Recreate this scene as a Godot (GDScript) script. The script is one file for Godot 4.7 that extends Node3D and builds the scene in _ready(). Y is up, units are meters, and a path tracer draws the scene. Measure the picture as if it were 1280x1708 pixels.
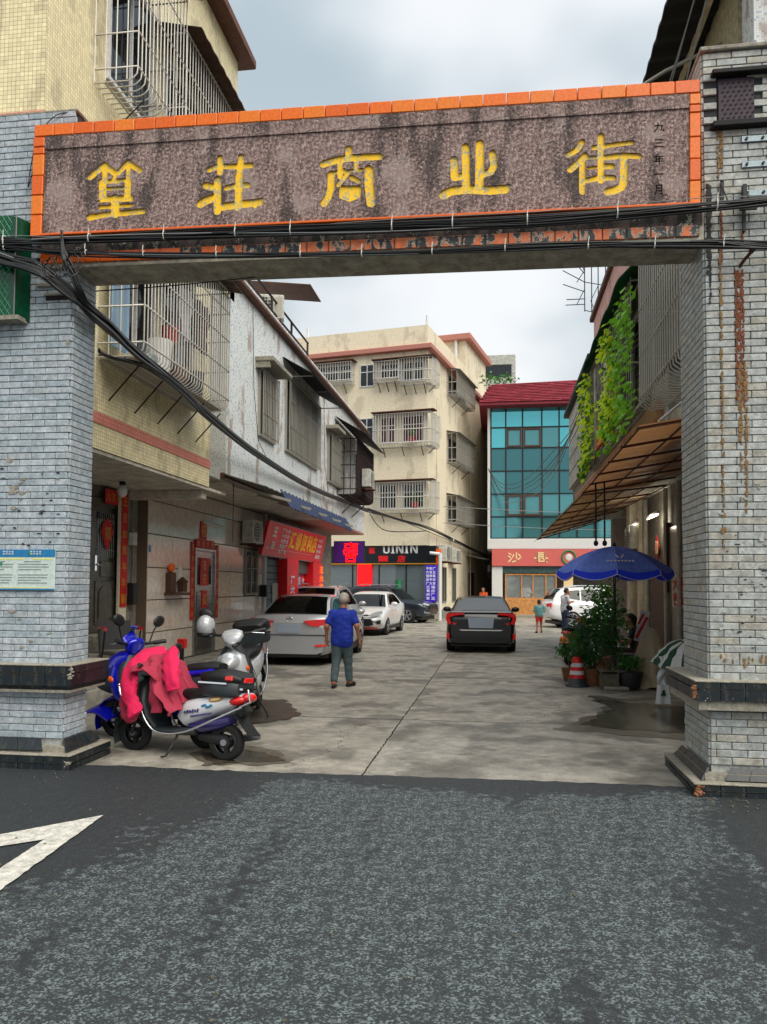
extends Node3D

var rng := RandomNumberGenerator.new()
var mats := {}
var tex := {}

func _ready():
	rng.seed = 7
	camera_and_light()
	make_textures()
	make_materials()
	ground()
	gate()
	left_buildings()
	far_buildings()
	right_buildings()
	vehicles()
	people()
	small_things()

func camera_and_light():
	var cam := Camera3D.new(); cam.name = "camera"; add_child(cam)
	var yaw := deg_to_rad(8.1373); var p := 0.045; var r := 0.006
	var f := Vector3(-sin(yaw) * cos(p), sin(p), -cos(yaw) * cos(p))
	var rt := f.cross(Vector3.UP).normalized(); var up := rt.cross(f)
	var r2 := rt * cos(r) + up * sin(r); var u2 := up * cos(r) - rt * sin(r)
	cam.transform = Transform3D(Basis(r2, u2, -f), Vector3(0, 1.7, 0))
	cam.projection = Camera3D.PROJECTION_FRUSTUM
	cam.set_frustum(2.0 * 854.0 / 1330.0 * 0.05, Vector2(0, 0.04734 * 0.05), 0.05, 900.0)
	cam.current = true
	var we := WorldEnvironment.new(); we.name = "world_environment"; add_child(we)
	var e := Environment.new(); we.environment = e
	e.background_mode = Environment.BG_SKY
	e.sky = Sky.new()
	var sm := PanoramaSkyMaterial.new(); sm.panorama = sky_picture(); e.sky.sky_material = sm
	e.tonemap_mode = Environment.TONE_MAPPER_LINEAR
	e.tonemap_exposure = 2.8
	e.sdfgi_enabled = true; e.ssao_enabled = true; e.ssil_enabled = true
	var sun := DirectionalLight3D.new(); sun.name = "sun"; add_child(sun)
	sun.light_energy = 0.5; sun.light_angular_distance = 60.0; sun.light_color = Color(1.0, 0.97, 0.92)
	sun.shadow_enabled = true
	sun.look_at_from_position(Vector3(5.5, 10, 5.5), Vector3.ZERO)

func sky_picture() -> ImageTexture:
	var n := FastNoiseLite.new(); n.seed = 11; n.frequency = 1.5; n.fractal_octaves = 5; n.noise_type = FastNoiseLite.TYPE_SIMPLEX_SMOOTH
	var w := 640; var h := 320
	var im := Image.create(w, h, false, Image.FORMAT_RGBF)
	for y in h:
		var el := (0.5 - (y + 0.5) / h) * PI
		for x in w:
			var az := (x + 0.5) / w * TAU
			var d := Vector3(cos(el) * cos(az), sin(el), cos(el) * sin(az))
			var q := d / (0.35 + absf(d.y))
			var c := n.get_noise_3d(q.x * 0.75 + 1.3, q.y, q.z * 0.75) * 0.5 + 0.5
			c = smoothstep(0.36, 0.64, c)
			var grey := Color(0.45, 0.545, 0.61); var white := Color(0.86, 0.89, 0.93)
			var k := grey.lerp(white, c)
			var lowk := clampf(1.0 - d.y / 0.55, 0.0, 1.0)
			k = k.lerp(Color(0.93, 0.94, 0.94), lowk * 0.62)
			im.set_pixel(x, y, Color(k.r * 0.385, k.g * 0.385, k.b * 0.385))
	return ImageTexture.create_from_image(im)

# ---------- mesh building ----------
class MB:
	var st := SurfaceTool.new()
	var grp := -1
	func _init():
		st.begin(Mesh.PRIMITIVE_TRIANGLES)
	func tri(a: Vector3, b: Vector3, c: Vector3):      # counter-clockwise seen from outside
		st.set_smooth_group(grp); st.add_vertex(a)
		st.set_smooth_group(grp); st.add_vertex(c)
		st.set_smooth_group(grp); st.add_vertex(b)
	func quad(a: Vector3, b: Vector3, c: Vector3, d: Vector3):
		tri(a, b, c); tri(a, c, d)
	func box(c: Vector3, s: Vector3, bs := Basis.IDENTITY):
		var h := s * 0.5; var v := []
		for i in 8:
			v.append(c + bs * Vector3(h.x if i & 1 else -h.x, h.y if i & 2 else -h.y, h.z if i & 4 else -h.z))
		var g0 := grp; grp = -1
		quad(v[4], v[5], v[7], v[6]); quad(v[1], v[0], v[2], v[3]); quad(v[5], v[1], v[3], v[7])
		quad(v[0], v[4], v[6], v[2]); quad(v[6], v[7], v[3], v[2]); quad(v[0], v[1], v[5], v[4])
		grp = g0
	func span(a: Vector3, b: Vector3):
		box((a + b) * 0.5, (b - a).abs())
	func cbox(c: Vector3, s: Vector3, e: float, bs := Basis.IDENTITY):   # box with chamfered edges
		var h := s * 0.5
		e = minf(e, minf(h.x, minf(h.y, h.z)) * 0.9)
		var P := func(sx, sy, sz, ax):
			var q := Vector3(sx * h.x, sy * h.y, sz * h.z)
			for k in 3:
				if k != ax: q[k] -= signf(q[k]) * e
			return c + bs * q
		var g0 := grp; grp = -1
		for ax in 3:
			var u := (ax + 1) % 3; var w := (ax + 2) % 3
			for s1 in [-1, 1]:
				var q := []
				for k in [[-1, -1], [1, -1], [1, 1], [-1, 1]]:
					var t := [0, 0, 0]; t[ax] = s1; t[u] = k[0]; t[w] = k[1]
					q.append(P.call(t[0], t[1], t[2], ax))
				if s1 > 0: quad(q[0], q[1], q[2], q[3])
				else: quad(q[3], q[2], q[1], q[0])
			for s1 in [-1, 1]:
				for s2 in [-1, 1]:
					var m := []
					for k in [-1, 1]:
						var t := [0, 0, 0]; t[ax] = k; t[u] = s1; t[w] = s2
						m.append(P.call(t[0], t[1], t[2], u)); m.append(P.call(t[0], t[1], t[2], w))
					if s1 * s2 > 0: quad(m[0], m[2], m[3], m[1])
					else: quad(m[1], m[3], m[2], m[0])
		for sx in [-1, 1]:
			for sy in [-1, 1]:
				for sz in [-1, 1]:
					var a = P.call(sx, sy, sz, 0); var b = P.call(sx, sy, sz, 1); var d = P.call(sx, sy, sz, 2)
					if sx * sy * sz > 0: tri(a, b, d)
					else: tri(a, d, b)
		grp = g0
	func slab(a: Vector3, b: Vector3, c: Vector3, d: Vector3, th: float):   # a b c d counter-clockwise seen from the front; th goes backwards
		var n := (b - a).cross(d - a).normalized() * th
		var g0 := grp; grp = -1
		quad(a, b, c, d); quad(b - n, a - n, d - n, c - n)
		quad(a - n, b - n, b, a); quad(b - n, c - n, c, b); quad(c - n, d - n, d, c); quad(d - n, a - n, a, d)
		grp = g0
	func tube(pts: Array, r, n := 6, caps := true):
		var g0 := grp; grp = 0
		var rings := []; var side := Vector3.ZERO
		for i in pts.size():
			var d: Vector3 = (pts[mini(i + 1, pts.size() - 1)] - pts[maxi(i - 1, 0)]).normalized()
			if side == Vector3.ZERO or absf(side.dot(d)) > 0.999:
				side = d.cross(Vector3.UP if absf(d.y) < 0.9 else Vector3.RIGHT).normalized()
			else:
				side = (side - d * side.dot(d)).normalized()
			var o := d.cross(side); var ring := []
			var rr: float = r[i] if r is Array else r
			for k in n:
				var a := TAU * k / n
				ring.append(pts[i] + (side * cos(a) + o * sin(a)) * rr)
			rings.append(ring)
		loft(rings, caps)
		grp = g0
	func loft(rings: Array, caps := true, closed := true):
		var n: int = rings[0].size()
		for i in rings.size() - 1:
			for k in (n if closed else n - 1):
				var k2 := (k + 1) % n
				quad(rings[i][k], rings[i][k2], rings[i + 1][k2], rings[i + 1][k])
		if caps:
			var g0 := grp; grp = -1
			for e in [0, rings.size() - 1]:
				var m := Vector3.ZERO
				for q in rings[e]: m += q
				m /= n
				for k in n:
					if e == 0: tri(m, rings[e][(k + 1) % n], rings[e][k])
					else: tri(m, rings[e][k], rings[e][(k + 1) % n])
			grp = g0
	func lathe(pr: Array, n := 12, t := Transform3D.IDENTITY, smooth := true, caps := true):   # [radius, y] from top to bottom or bottom to top
		var rings := []
		for p in pr:
			var ring := []
			for k in n:
				var a := -TAU * k / n
				ring.append(t * Vector3(cos(a) * p[0], p[1], sin(a) * p[0]))
			rings.append(ring)
		var g0 := grp; grp = 0 if smooth else -1
		loft(rings, caps)
		grp = g0
	func disc_x(c: Vector3, r: float, th: float, n := 16):   # a cylinder lying along x
		lathe([[r, -th / 2], [r, th / 2]], n, Transform3D(Basis(Vector3.BACK, PI / 2), c), false)
	func ell(c: Vector3, r: Vector3, bs := Basis.IDENTITY, n := 10, m := 6):
		var pr := []
		for i in m + 1:
			var a := -PI / 2 + PI * i / m
			pr.append([maxf(cos(a), 0.001), sin(a)])
		lathe(pr, n, Transform3D(bs * Basis.from_scale(r), c), true, false)
	func prism(poly: PackedVector2Array, d: float, t := Transform3D.IDENTITY):    # extruded from z = 0 to z = d
		if Geometry2D.is_polygon_clockwise(poly) : poly.reverse()
		var ix := Geometry2D.triangulate_polygon(poly)
		var g0 := grp; grp = -1
		var cw := 1
		if ix.size() >= 3:
			var a := poly[ix[0]]; var b := poly[ix[1]]; var c := poly[ix[2]]
			if (b - a).cross(c - a) < 0: cw = -1
		for i in range(0, ix.size(), 3):
			var a := poly[ix[i]]; var b := poly[ix[i + 1]]; var c := poly[ix[i + 2]]
			var A := Vector3(a.x, a.y, 0); var B := Vector3(b.x, b.y, 0); var C := Vector3(c.x, c.y, 0); var z := Vector3(0, 0, d)
			if cw > 0:
				tri(t * (A + z), t * (B + z), t * (C + z)); tri(t * A, t * C, t * B)
			else:
				tri(t * (A + z), t * (C + z), t * (B + z)); tri(t * A, t * B, t * C)
		var area := 0.0
		for i in poly.size(): area += poly[i].cross(poly[(i + 1) % poly.size()])
		for i in poly.size():
			var a := poly[i]; var b := poly[(i + 1) % poly.size()]
			if area < 0: 
				var s := a; a = b; b = s
			quad(t * Vector3(a.x, a.y, 0), t * Vector3(b.x, b.y, 0), t * Vector3(b.x, b.y, d), t * Vector3(a.x, a.y, d))
		grp = g0
	func grid(nu: int, nv: int, fn: Callable, thick := 0.0):
		var g0 := grp; grp = 0
		var P := []
		for i in nu + 1:
			var row := []
			for j in nv + 1: row.append(fn.call(float(i) / nu, float(j) / nv))
			P.append(row)
		for i in nu:
			for j in nv: quad(P[i][j], P[i + 1][j], P[i + 1][j + 1], P[i][j + 1])
		if thick != 0.0:
			var Q := []
			for i in nu + 1:
				var row := []
				for j in nv + 1:
					var du: Vector3 = P[mini(i + 1, nu)][j] - P[maxi(i - 1, 0)][j]; var dv: Vector3 = P[i][mini(j + 1, nv)] - P[i][maxi(j - 1, 0)]
					row.append(P[i][j] - du.cross(dv).normalized() * thick)
				Q.append(row)
			grp = 1
			for i in nu:
				for j in nv: quad(Q[i][j + 1], Q[i + 1][j + 1], Q[i + 1][j], Q[i][j])
			grp = -1
			for i in nu:
				quad(Q[i][0], Q[i + 1][0], P[i + 1][0], P[i][0]); quad(P[i][nv], P[i + 1][nv], Q[i + 1][nv], Q[i][nv])
			for j in nv:
				quad(P[0][j], P[0][j + 1], Q[0][j + 1], Q[0][j]); quad(Q[nu][j], Q[nu][j + 1], P[nu][j + 1], P[nu][j])
		grp = g0
	func done() -> ArrayMesh:
		st.generate_normals()
		return st.commit()

func obj(called: String, mb, m: Material, parent: Node = null, at := Vector3.ZERO) -> MeshInstance3D:
	var o := MeshInstance3D.new(); o.name = called
	o.mesh = mb.done() if mb is MB else mb
	o.material_override = m
	o.position = at
	(parent if parent else self).add_child(o, true)
	return o
func tag(o: Node, label: String, category := "", group := "") -> Node:
	o.set_meta("label", label)
	if category: o.set_meta("category", category)
	if group: o.set_meta("group", group)
	return o
func thing(called: String, label: String, category: String, at := Vector3.ZERO, turn := 0.0, group := "") -> Node3D:
	var o := Node3D.new(); o.name = called; add_child(o, true)
	o.position = at; o.rotation.y = turn
	return tag(o, label, category, group)
func stuff(o: Node) -> Node:
	o.set_meta("kind", "stuff"); return o
func structure(called: String, mb, m: Material) -> Node:
	var o := obj(called, mb, m); o.set_meta("kind", "structure"); return o
func bx(a: Vector3, b: Vector3) -> MB:
	var m := MB.new(); m.span(a, b); return m
func part_box(called: String, a: Vector3, b: Vector3, m: Material, parent: Node, e := 0.0) -> MeshInstance3D:
	var mb := MB.new()
	if e > 0: mb.cbox((a + b) * 0.5, (b - a).abs(), e)
	else: mb.span(a, b)
	return obj(called, mb, m, parent)
func rot(ax: Vector3, deg: float) -> Basis: return Basis(ax, deg_to_rad(deg))
func dup(o: Node3D, at: Vector3, turn := 0.0, label := "") -> Node3D:
	var c: Node3D = o.duplicate(); c.name = o.name; add_child(c, true); c.position = at; c.rotation.y = turn
	if label: c.set_meta("label", label)
	return c
func smooth_path(pts: Array, sub := 6) -> Array:
	var out := []
	for i in pts.size() - 1:
		var a: Vector3 = pts[maxi(i - 1, 0)]; var b: Vector3 = pts[i]; var c: Vector3 = pts[i + 1]; var d: Vector3 = pts[mini(i + 2, pts.size() - 1)]
		for k in sub: out.append(b.cubic_interpolate(c, a, d, float(k) / sub))
	out.append(pts[-1])
	return out

# ---------- writing: strokes on a 100 x 100 field, y down; "x,y x,y;..." ----------
const GLYPH := {
	"nine": "10,35 80,35 74,80 95,84 95,70;42,10 42,40 34,65 8,92", "three": "20,18 80,18;26,48 74,48;8,84 92,84",
	"year": "32,6 14,30;26,24 88,24;30,48 82,48;30,26 30,68;6,70 96,70;56,24 56,98", "one": "8,50 92,50", "month": "30,8 30,60 12,94;30,8 78,8 78,92 66,86;30,34 78,34;30,60 78,60",
	"hui": "10,10 24,24;6,38 20,50;8,94 30,62;92,14 42,14 42,88 96,88", "dou": "10,20 54,20;32,4 32,38;4,38 62,38;58,10 8,66;22,52 22,96;22,52 52,52 52,96;22,72 52,72;22,94 52,94;68,8 68,98;68,8 92,8 80,44 94,62 86,76 72,72",
	"bian": "24,4 6,44;16,30 16,98;32,14 98,14;44,28 88,28 88,62 44,62 44,28;44,45 88,45;66,14 66,62 52,86 34,96;44,66 64,86 98,96",
	"li": "50,6 12,18;4,36 58,36;32,14 32,98;32,40 6,76;32,44 56,66;70,14 70,66;92,4 92,94 78,88", "dian": "50,2 50,14;12,16 94,16;14,16 14,60 4,96;54,26 54,60;54,42 88,42;30,60 86,60 86,94 30,94 30,60",
	"sha": "10,10 24,24;6,38 20,50;8,94 28,62;62,4 62,60;44,22 34,48;78,20 92,46;90,52 66,80 34,96", "xian": "26,6 76,6 76,58;26,6 26,58;26,23 76,23;26,40 76,40;6,58 96,58;48,62 28,90 84,86;70,70 90,98",
	"zhuang": "12,12 12,34;28,4 28,46;6,42 26,32;40,20 96,20;68,4 68,44;46,44 92,44;50,48 50,58;6,60 96,60;48,62 8,88;34,74 34,98 56,88;88,64 60,78;52,64 96,96",
	"ding": "50,2 50,12;10,30 10,16 92,16 92,30;22,40 80,40;50,40 50,90;50,62 82,62;30,58 8,96;22,80 50,92 98,94", "zhi": "22,6 10,24;16,18 58,18;4,38 62,38;34,4 34,98;12,58 12,84;12,58 58,58 58,80;72,14 72,66;92,4 92,94 78,88",
	"fu": "20,4 28,14;6,24 36,24 8,60;24,48 24,98;28,54 38,64;46,10 96,10;54,22 88,22 88,42 54,42 54,22;46,54 94,54 94,96 46,96 46,54;70,54 70,96;46,75 94,75",
	"ru": "26,4 12,52 40,90;44,30 28,70 6,94;4,34 50,34;58,26 92,26 92,84 58,84 58,26", "yi": "50,2 50,10;16,14 84,14;36,18 40,28;64,18 58,28;6,32 94,32;28,42 74,42 74,66 28,66 28,42;28,54 74,54;14,76 6,92;34,72 38,92 72,92 72,82;52,70 58,80;82,74 92,90",
	"shun": "10,6 10,70 4,94;24,12 24,84;38,4 38,98;48,10 98,10;70,10 64,24;54,26 92,26;54,26 54,74;92,26 92,74;73,34 73,66 48,96;76,76 96,96",
	"ji": "50,2 50,40;8,18 92,18;20,40 80,40;24,56 76,56 76,96 24,96 24,56", "da": "6,34 94,34;50,4 50,34 34,70 6,96;52,38 70,74 96,94", "chu": "50,4 50,94;20,16 20,46 80,46 80,16;12,60 12,94 88,94 88,60", "ping": "14,14 86,14;30,26 38,42;70,26 62,42;6,52 94,52;50,14 50,98", "an": "50,2 50,12;10,28 10,14 92,14 92,28;46,26 30,66 84,94;72,44 56,76 10,96;6,52 94,52",
	"chang": "10,10 94,10;24,10 22,50 4,96", "xiao": "50,4 50,94 38,88;26,30 8,66;72,30 94,66",
	"ge": "50,4 8,44;50,4 94,44;34,36 66,36;28,54 72,54 72,94 28,94 28,54", "wang": "14,12 86,12;18,50 82,50;6,92 94,92;50,12 50,92",
}
func polyline(s: String) -> Array:
	var out := []
	for stroke in s.split(";"):
		var pl := PackedVector2Array()
		for p in stroke.split(" "):
			var k := p.split(",")
			pl.append(Vector2(float(k[0]) / 100.0, 1.0 - float(k[1]) / 100.0))
		out.append(pl)
	return out
func write_glyph(mb: MB, called: String, o: Vector3, right: Vector3, up: Vector3, w: float, h: float, thick: float, d := 0.006):
	var nrm := right.cross(up).normalized()
	for pl in polyline(GLYPH[called]):
		for i in pl.size() - 1:
			var a: Vector3 = o + right * (pl[i].x * w) + up * (pl[i].y * h); var b: Vector3 = o + right * (pl[i + 1].x * w) + up * (pl[i + 1].y * h)
			var x := (b - a).normalized(); var y := nrm.cross(x).normalized()
			mb.box((a + b) * 0.5, Vector3((b - a).length() + thick * 0.8, thick, d), Basis(x, y, nrm))
func write_text(mb: MB, t: String, font_size: float, tr: Transform3D, depth := 0.01):
	var tm := TextMesh.new(); tm.text = t; tm.font_size = 32; tm.pixel_size = font_size / 32.0; tm.depth = depth
	var f := SystemFont.new(); f.font_names = PackedStringArray(["Droid Sans"]); f.font_weight = 700; tm.font = f
	if tm.get_surface_count() > 0:
		mb.st.append_from(tm, 0, tr)

# ---------- textures ----------
func noise(s: int, freq: float, oct := 4, kind := FastNoiseLite.TYPE_SIMPLEX_SMOOTH) -> FastNoiseLite:
	var n := FastNoiseLite.new(); n.seed = s; n.frequency = freq; n.fractal_octaves = oct; n.noise_type = kind
	return n
func seam(n: FastNoiseLite, w: int, h := 0) -> PackedByteArray:
	var im := n.get_seamless_image(w, h if h else w, false, false, 0.2, true)
	im.convert(Image.FORMAT_L8)
	return im.get_data()
func keep(called: String, im: Image):
	tex[called] = ImageTexture.create_from_image(im)
func paint(called: String, w: int, fn: Callable, alpha := false):
	var im := Image.create(w, w, false, Image.FORMAT_RGBA8 if alpha else Image.FORMAT_RGB8)
	for y in w:
		for x in w: im.set_pixel(x, y, fn.call(x, y, y * w + x))
	keep(called, im)

func make_textures():
	var W := 512
	var fine := seam(noise(1, 0.22, 3), W); var mid := seam(noise(2, 0.035, 4), W); var big := seam(noise(3, 0.010, 5), W)
	var cells := noise(4, 0.13, 1, FastNoiseLite.TYPE_CELLULAR); cells.cellular_return_type = FastNoiseLite.RETURN_CELL_VALUE
	var cel := seam(cells, W); var cell2 := noise(5, 0.07, 1, FastNoiseLite.TYPE_CELLULAR); cell2.cellular_return_type = FastNoiseLite.RETURN_CELL_VALUE
	var ce2 := seam(cell2, W)
	var g := func(v): return Color(v, v, v)
	# even grain round white, used by most plain materials
	paint("grain", W, func(x, y, i): return g.call(clampf(0.88 + (fine[i] - 128) / 128.0 * 0.06 + (mid[i] - 128) / 128.0 * 0.07, 0, 1)))
	paint("blotch", W, func(x, y, i): return g.call(clampf(0.84 + (big[i] - 128) / 128.0 * 0.13 + (mid[i] - 128) / 128.0 * 0.10 + (fine[i] - 128) / 128.0 * 0.07, 0, 1)))
	paint("height", W, func(x, y, i): return g.call(clampf(0.5 + (fine[i] - 128) / 256.0 * 0.6 + (mid[i] - 128) / 256.0 * 0.8, 0, 1)))
	# pebbledash with pink and dark chips
	paint("pebble", W, func(x, y, i):
		var v: float = cel[i] / 255.0; var b: float = (big[i] - 128) / 128.0
		var c := Color(0.50, 0.405, 0.385).lerp(Color(0.76, 0.67, 0.635), smoothstep(0.5, 0.95, v)) if v > 0.26 else Color(0.24, 0.185, 0.19)
		return c * clampf(0.97 + b * 0.42 + (mid[i] - 128) / 128.0 * 0.22 + (fine[i] - 128) / 128.0 * 0.12, 0.3, 1.4))
	paint("pebble_height", W, func(x, y, i): return g.call(cel[i] / 255.0 * 0.7 + fine[i] / 255.0 * 0.3))
	# asphalt: dark binder, pale worn stones
	paint("asphalt", W, func(x, y, i):
		var wear: float = smoothstep(0.36, 0.66, big[i] / 255.0 * 0.45 + mid[i] / 255.0 * 0.55)
		var v: float = cel[i] / 255.0 * 0.62 + fine[i] / 255.0 * 0.38
		var c := Color(0.155, 0.175, 0.185).lerp(Color(0.415, 0.46, 0.468), smoothstep(0.56 - 0.30 * wear, 0.98 - 0.22 * wear, v))
		return c * (0.85 + fine[i] / 255.0 * 0.3))
	# where the road keeps its dark binder: grains, thicker towards the join with the concrete and the kerbs, thinner where tyres have worn it
	var gn := noise(61, 9.0, 2); var st := noise(62, 0.5, 3); var bl := noise(63, 0.7, 3)
	paint("binder", 1024, func(x, y, i):
		var px = x / 64.0 - 8.0; var pz = y / 64.0 - 14.0
		var b := bl.get_noise_2d(px, pz) * 0.5
		var t := minf((pz + 7.05) / 0.5, minf((px + 2.55 + 0.22 * (pz + 6.2)) / 0.9, (1.85 - px - 0.05 * (pz + 5.0)) / 0.8)) + b
		var w := clampf(t, 0.0, 1.0) * clampf(0.86 + st.get_noise_2d(px * 2.4, pz * 0.45) * 0.9, 0.45, 1.0)
		var v := gn.get_noise_2d(px, pz) * 0.5 + 0.5
		return Color(0.125, 0.14, 0.15, 0.88 * smoothstep(0.06, -0.06, w * 1.02 - 0.10 - v * 0.80)), true)
	paint("asphalt_dark", W, func(x, y, i):
		var v: float = cel[i] / 255.0
		return Color(0.10, 0.115, 0.125).lerp(Color(0.30, 0.32, 0.33), smoothstep(0.90, 1.0, v)) * (0.75 + fine[i] / 255.0 * 0.5))
	paint("asphalt_height", W, func(x, y, i): return g.call(cel[i] / 255.0 * 0.6 + fine[i] / 255.0 * 0.4))
	# concrete
	paint("concrete", W, func(x, y, i):
		var c := Color(0.73, 0.72, 0.695) * (0.92 + (big[i] - 128) / 128.0 * 0.15 + (mid[i] - 128) / 128.0 * 0.12 + (fine[i] - 128) / 128.0 * 0.10)
		return c.lerp(Color(0.78, 0.76, 0.72), 0.6 * smoothstep(0.80, 0.95, ce2[i] / 255.0) * smoothstep(0.55, 0.7, mid[i] / 255.0)))
	# damp and dirt on the concrete: alpha is the patch
	var wetn := noise(21, 0.012, 5); var wet := seam(wetn, W)
	paint("damp", W, func(x, y, i):
		var a: float = smoothstep(0.50, 0.72, wet[i] / 255.0 + (mid[i] - 128) / 255.0 * 0.25)
		return Color(0.24, 0.235, 0.215, clampf(a * 0.54, 0, 1)), true)
	# dark streaks and lichen, alpha is the patch (streaks run down)
	var sn := noise(31, 0.018, 5); var si := sn.get_seamless_image(W, 128, false, false, 0.25, true); si.resize(W, W, Image.INTERPOLATE_CUBIC); si.convert(Image.FORMAT_L8); var sk := si.get_data()
	paint("streak", W, func(x, y, i):
		var a: float = smoothstep(0.54, 0.80, sk[i] / 255.0 + (fine[i] - 128) / 255.0 * 0.45)
		return Color(0.12, 0.11, 0.105, a * 0.72), true)
	paint("weather", W, func(x, y, i):
		var a: float = smoothstep(0.52, 0.80, sk[i] / 255.0 + (fine[i] - 128) / 255.0 * 0.55) * 0.74
		var p: float = smoothstep(0.56, 0.76, wet[i] / 255.0 + (fine[i] - 128) / 255.0 * 0.30 + (mid[i] - 128) / 255.0 * 0.25) * 0.42
		return Color(0.11, 0.10, 0.10, a) if a > p else Color(0.66, 0.60, 0.575, p), true)
	paint("grime", W, func(x, y, i):
		var a: float = smoothstep(0.56, 0.80, sk[i] / 255.0 + (mid[i] - 128) / 255.0 * 0.5)
		return Color(0.36, 0.31, 0.24, a * 0.30), true)
	paint("rust", W, func(x, y, i):
		var a: float = smoothstep(0.62, 0.86, sk[i] / 255.0 + (mid[i] - 128) / 255.0 * 0.5)
		return Color(0.50, 0.33, 0.18, a * 0.6), true)
	# mosaic tiles 8 x 8 with grout
	paint("mosaic", 256, func(x, y, i):
		var tx: int = x / 32; var ty: int = y / 32
		if x % 32 < 2 or y % 32 < 2: return Color(0.52, 0.47, 0.36)
		var h := float(hash(tx * 17 + ty * 131) % 100) / 100.0
		return Color(0.95, 0.95, 0.95) * (0.9 + h * 0.1))
	paint("mosaic_height", 256, func(x, y, i): return Color.BLACK if x % 32 < 2 or y % 32 < 2 else Color.WHITE)
	paint("chips", 256, func(x, y, i):
		var h := float(hash((x / 8) * 7919 + (y / 8) * 104729) % 1000) / 1000.0
		if x % 8 < 1 or y % 8 < 1: return Color(0.78, 0.79, 0.79)
		return Color(0.92, 0.93, 0.93) if h < 0.82 else (Color(0.70, 0.77, 0.83) if h < 0.95 else Color(0.50, 0.57, 0.64)))
	paint("dots", 256, func(x, y, i):
		var cx: int = x / 16; var cy: int = y / 16; var h := hash(cx * 331 + cy * 7717)
		var ox := 4 + h % 8; var oy := 4 + (h / 8) % 8
		return Color(0.16, 0.16, 0.16) if h % 100 < 45 and Vector2(x % 16 - ox, y % 16 - oy).length() < 3.2 else Color(0.66, 0.66, 0.62))
	# yellow paint worn off in patches
	paint("worn_yellow", W, func(x, y, i):
		var v: float = mid[i] / 255.0 * 0.6 + fine[i] / 255.0 * 0.4 + (big[i] - 128) / 128.0 * 0.22
		return Color(1.0, 0.79, 0.05).lerp(Color(0.66, 0.66, 0.58), smoothstep(0.55, 0.64, v)) * (0.9 + fine[i] / 255.0 * 0.15))
	# orange glaze that has come off in flakes
	paint("flaked", W, func(x, y, i):
		var v: float = sk[i] / 255.0 * 0.55 + mid[i] / 255.0 * 0.30 + fine[i] / 255.0 * 0.2
		if v > 0.58: return Color(0.07, 0.075, 0.085) * (0.6 + fine[i] / 255.0)
		return Color(0.60, 0.60, 0.56) if v > 0.535 else Color(0.80, 0.40, 0.20) * (0.8 + mid[i] / 255.0 * 0.3))
	# soot with pale flakes
	paint("soot", W, func(x, y, i):
		var v: float = sk[i] / 255.0 * 0.5 + fine[i] / 255.0 * 0.5
		return Color(0.62, 0.60, 0.54) if v > 0.63 and mid[i] > 138 else Color(0.06, 0.065, 0.075).lerp(Color(0.34, 0.29, 0.27), smoothstep(0.45, 0.62, 1.0 - v)))
	# roof shingle relief and a woven cloth grain
	paint("weave", 128, func(x, y, i): return g.call(0.8 + 0.2 * float((x / 2 + y / 2) % 2)))
	paint("steel", 256, func(x, y, i): return g.call(clampf(0.8 + (mid[(y % 256) * W + (x / 16)] - 128) / 128.0 * 0.15, 0, 1)))

# ---------- materials ----------
func m(called: String) -> StandardMaterial3D: return mats[called]
func lin(r: float, g: float, b: float) -> Color: return Color(r, g, b).linear_to_srgb()
func mk(called: String, c: Color, rough := 0.7, metal := 0.0, t := "", scale := 1.0, world := true) -> StandardMaterial3D:
	var a := StandardMaterial3D.new(); a.resource_name = called
	a.albedo_color = c; a.roughness = rough; a.metallic = metal
	if t:
		a.albedo_texture = tex[t]; a.uv1_triplanar = true; a.uv1_world_triplanar = world; a.uv1_scale = Vector3.ONE * scale
	mats[called] = a
	return a
func relief(a: StandardMaterial3D, t: String, cm: float):
	a.heightmap_enabled = true; a.heightmap_texture = tex[t]; a.heightmap_scale = cm
func over(a: StandardMaterial3D, t: String, scale: float, off := Vector3.ZERO):
	a.detail_enabled = true; a.detail_albedo = tex[t]; a.detail_blend_mode = BaseMaterial3D.BLEND_MODE_MIX; a.detail_uv_layer = BaseMaterial3D.DETAIL_UV_2
	a.uv2_triplanar = true; a.uv2_world_triplanar = true; a.uv2_scale = Vector3.ONE * scale; a.uv2_offset = off
func lamp(called: String, c: Color, e: float) -> StandardMaterial3D:
	var a := mk(called, c, 0.5); a.emission_enabled = true; a.emission = c; a.emission_energy_multiplier = e; return a
func pane(called: String, c: Color, alpha: float) -> StandardMaterial3D:
	var a := mk(called, Color(c, alpha), 0.03); a.transparency = BaseMaterial3D.TRANSPARENCY_ALPHA; a.albedo_color.a = alpha; return a
func leaf(called: String, c: Color, rough := 0.45) -> StandardMaterial3D:
	var a := mk(called, c, rough); a.backlight_enabled = true; a.backlight = c; a.vertex_color_use_as_albedo = false; return a

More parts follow.
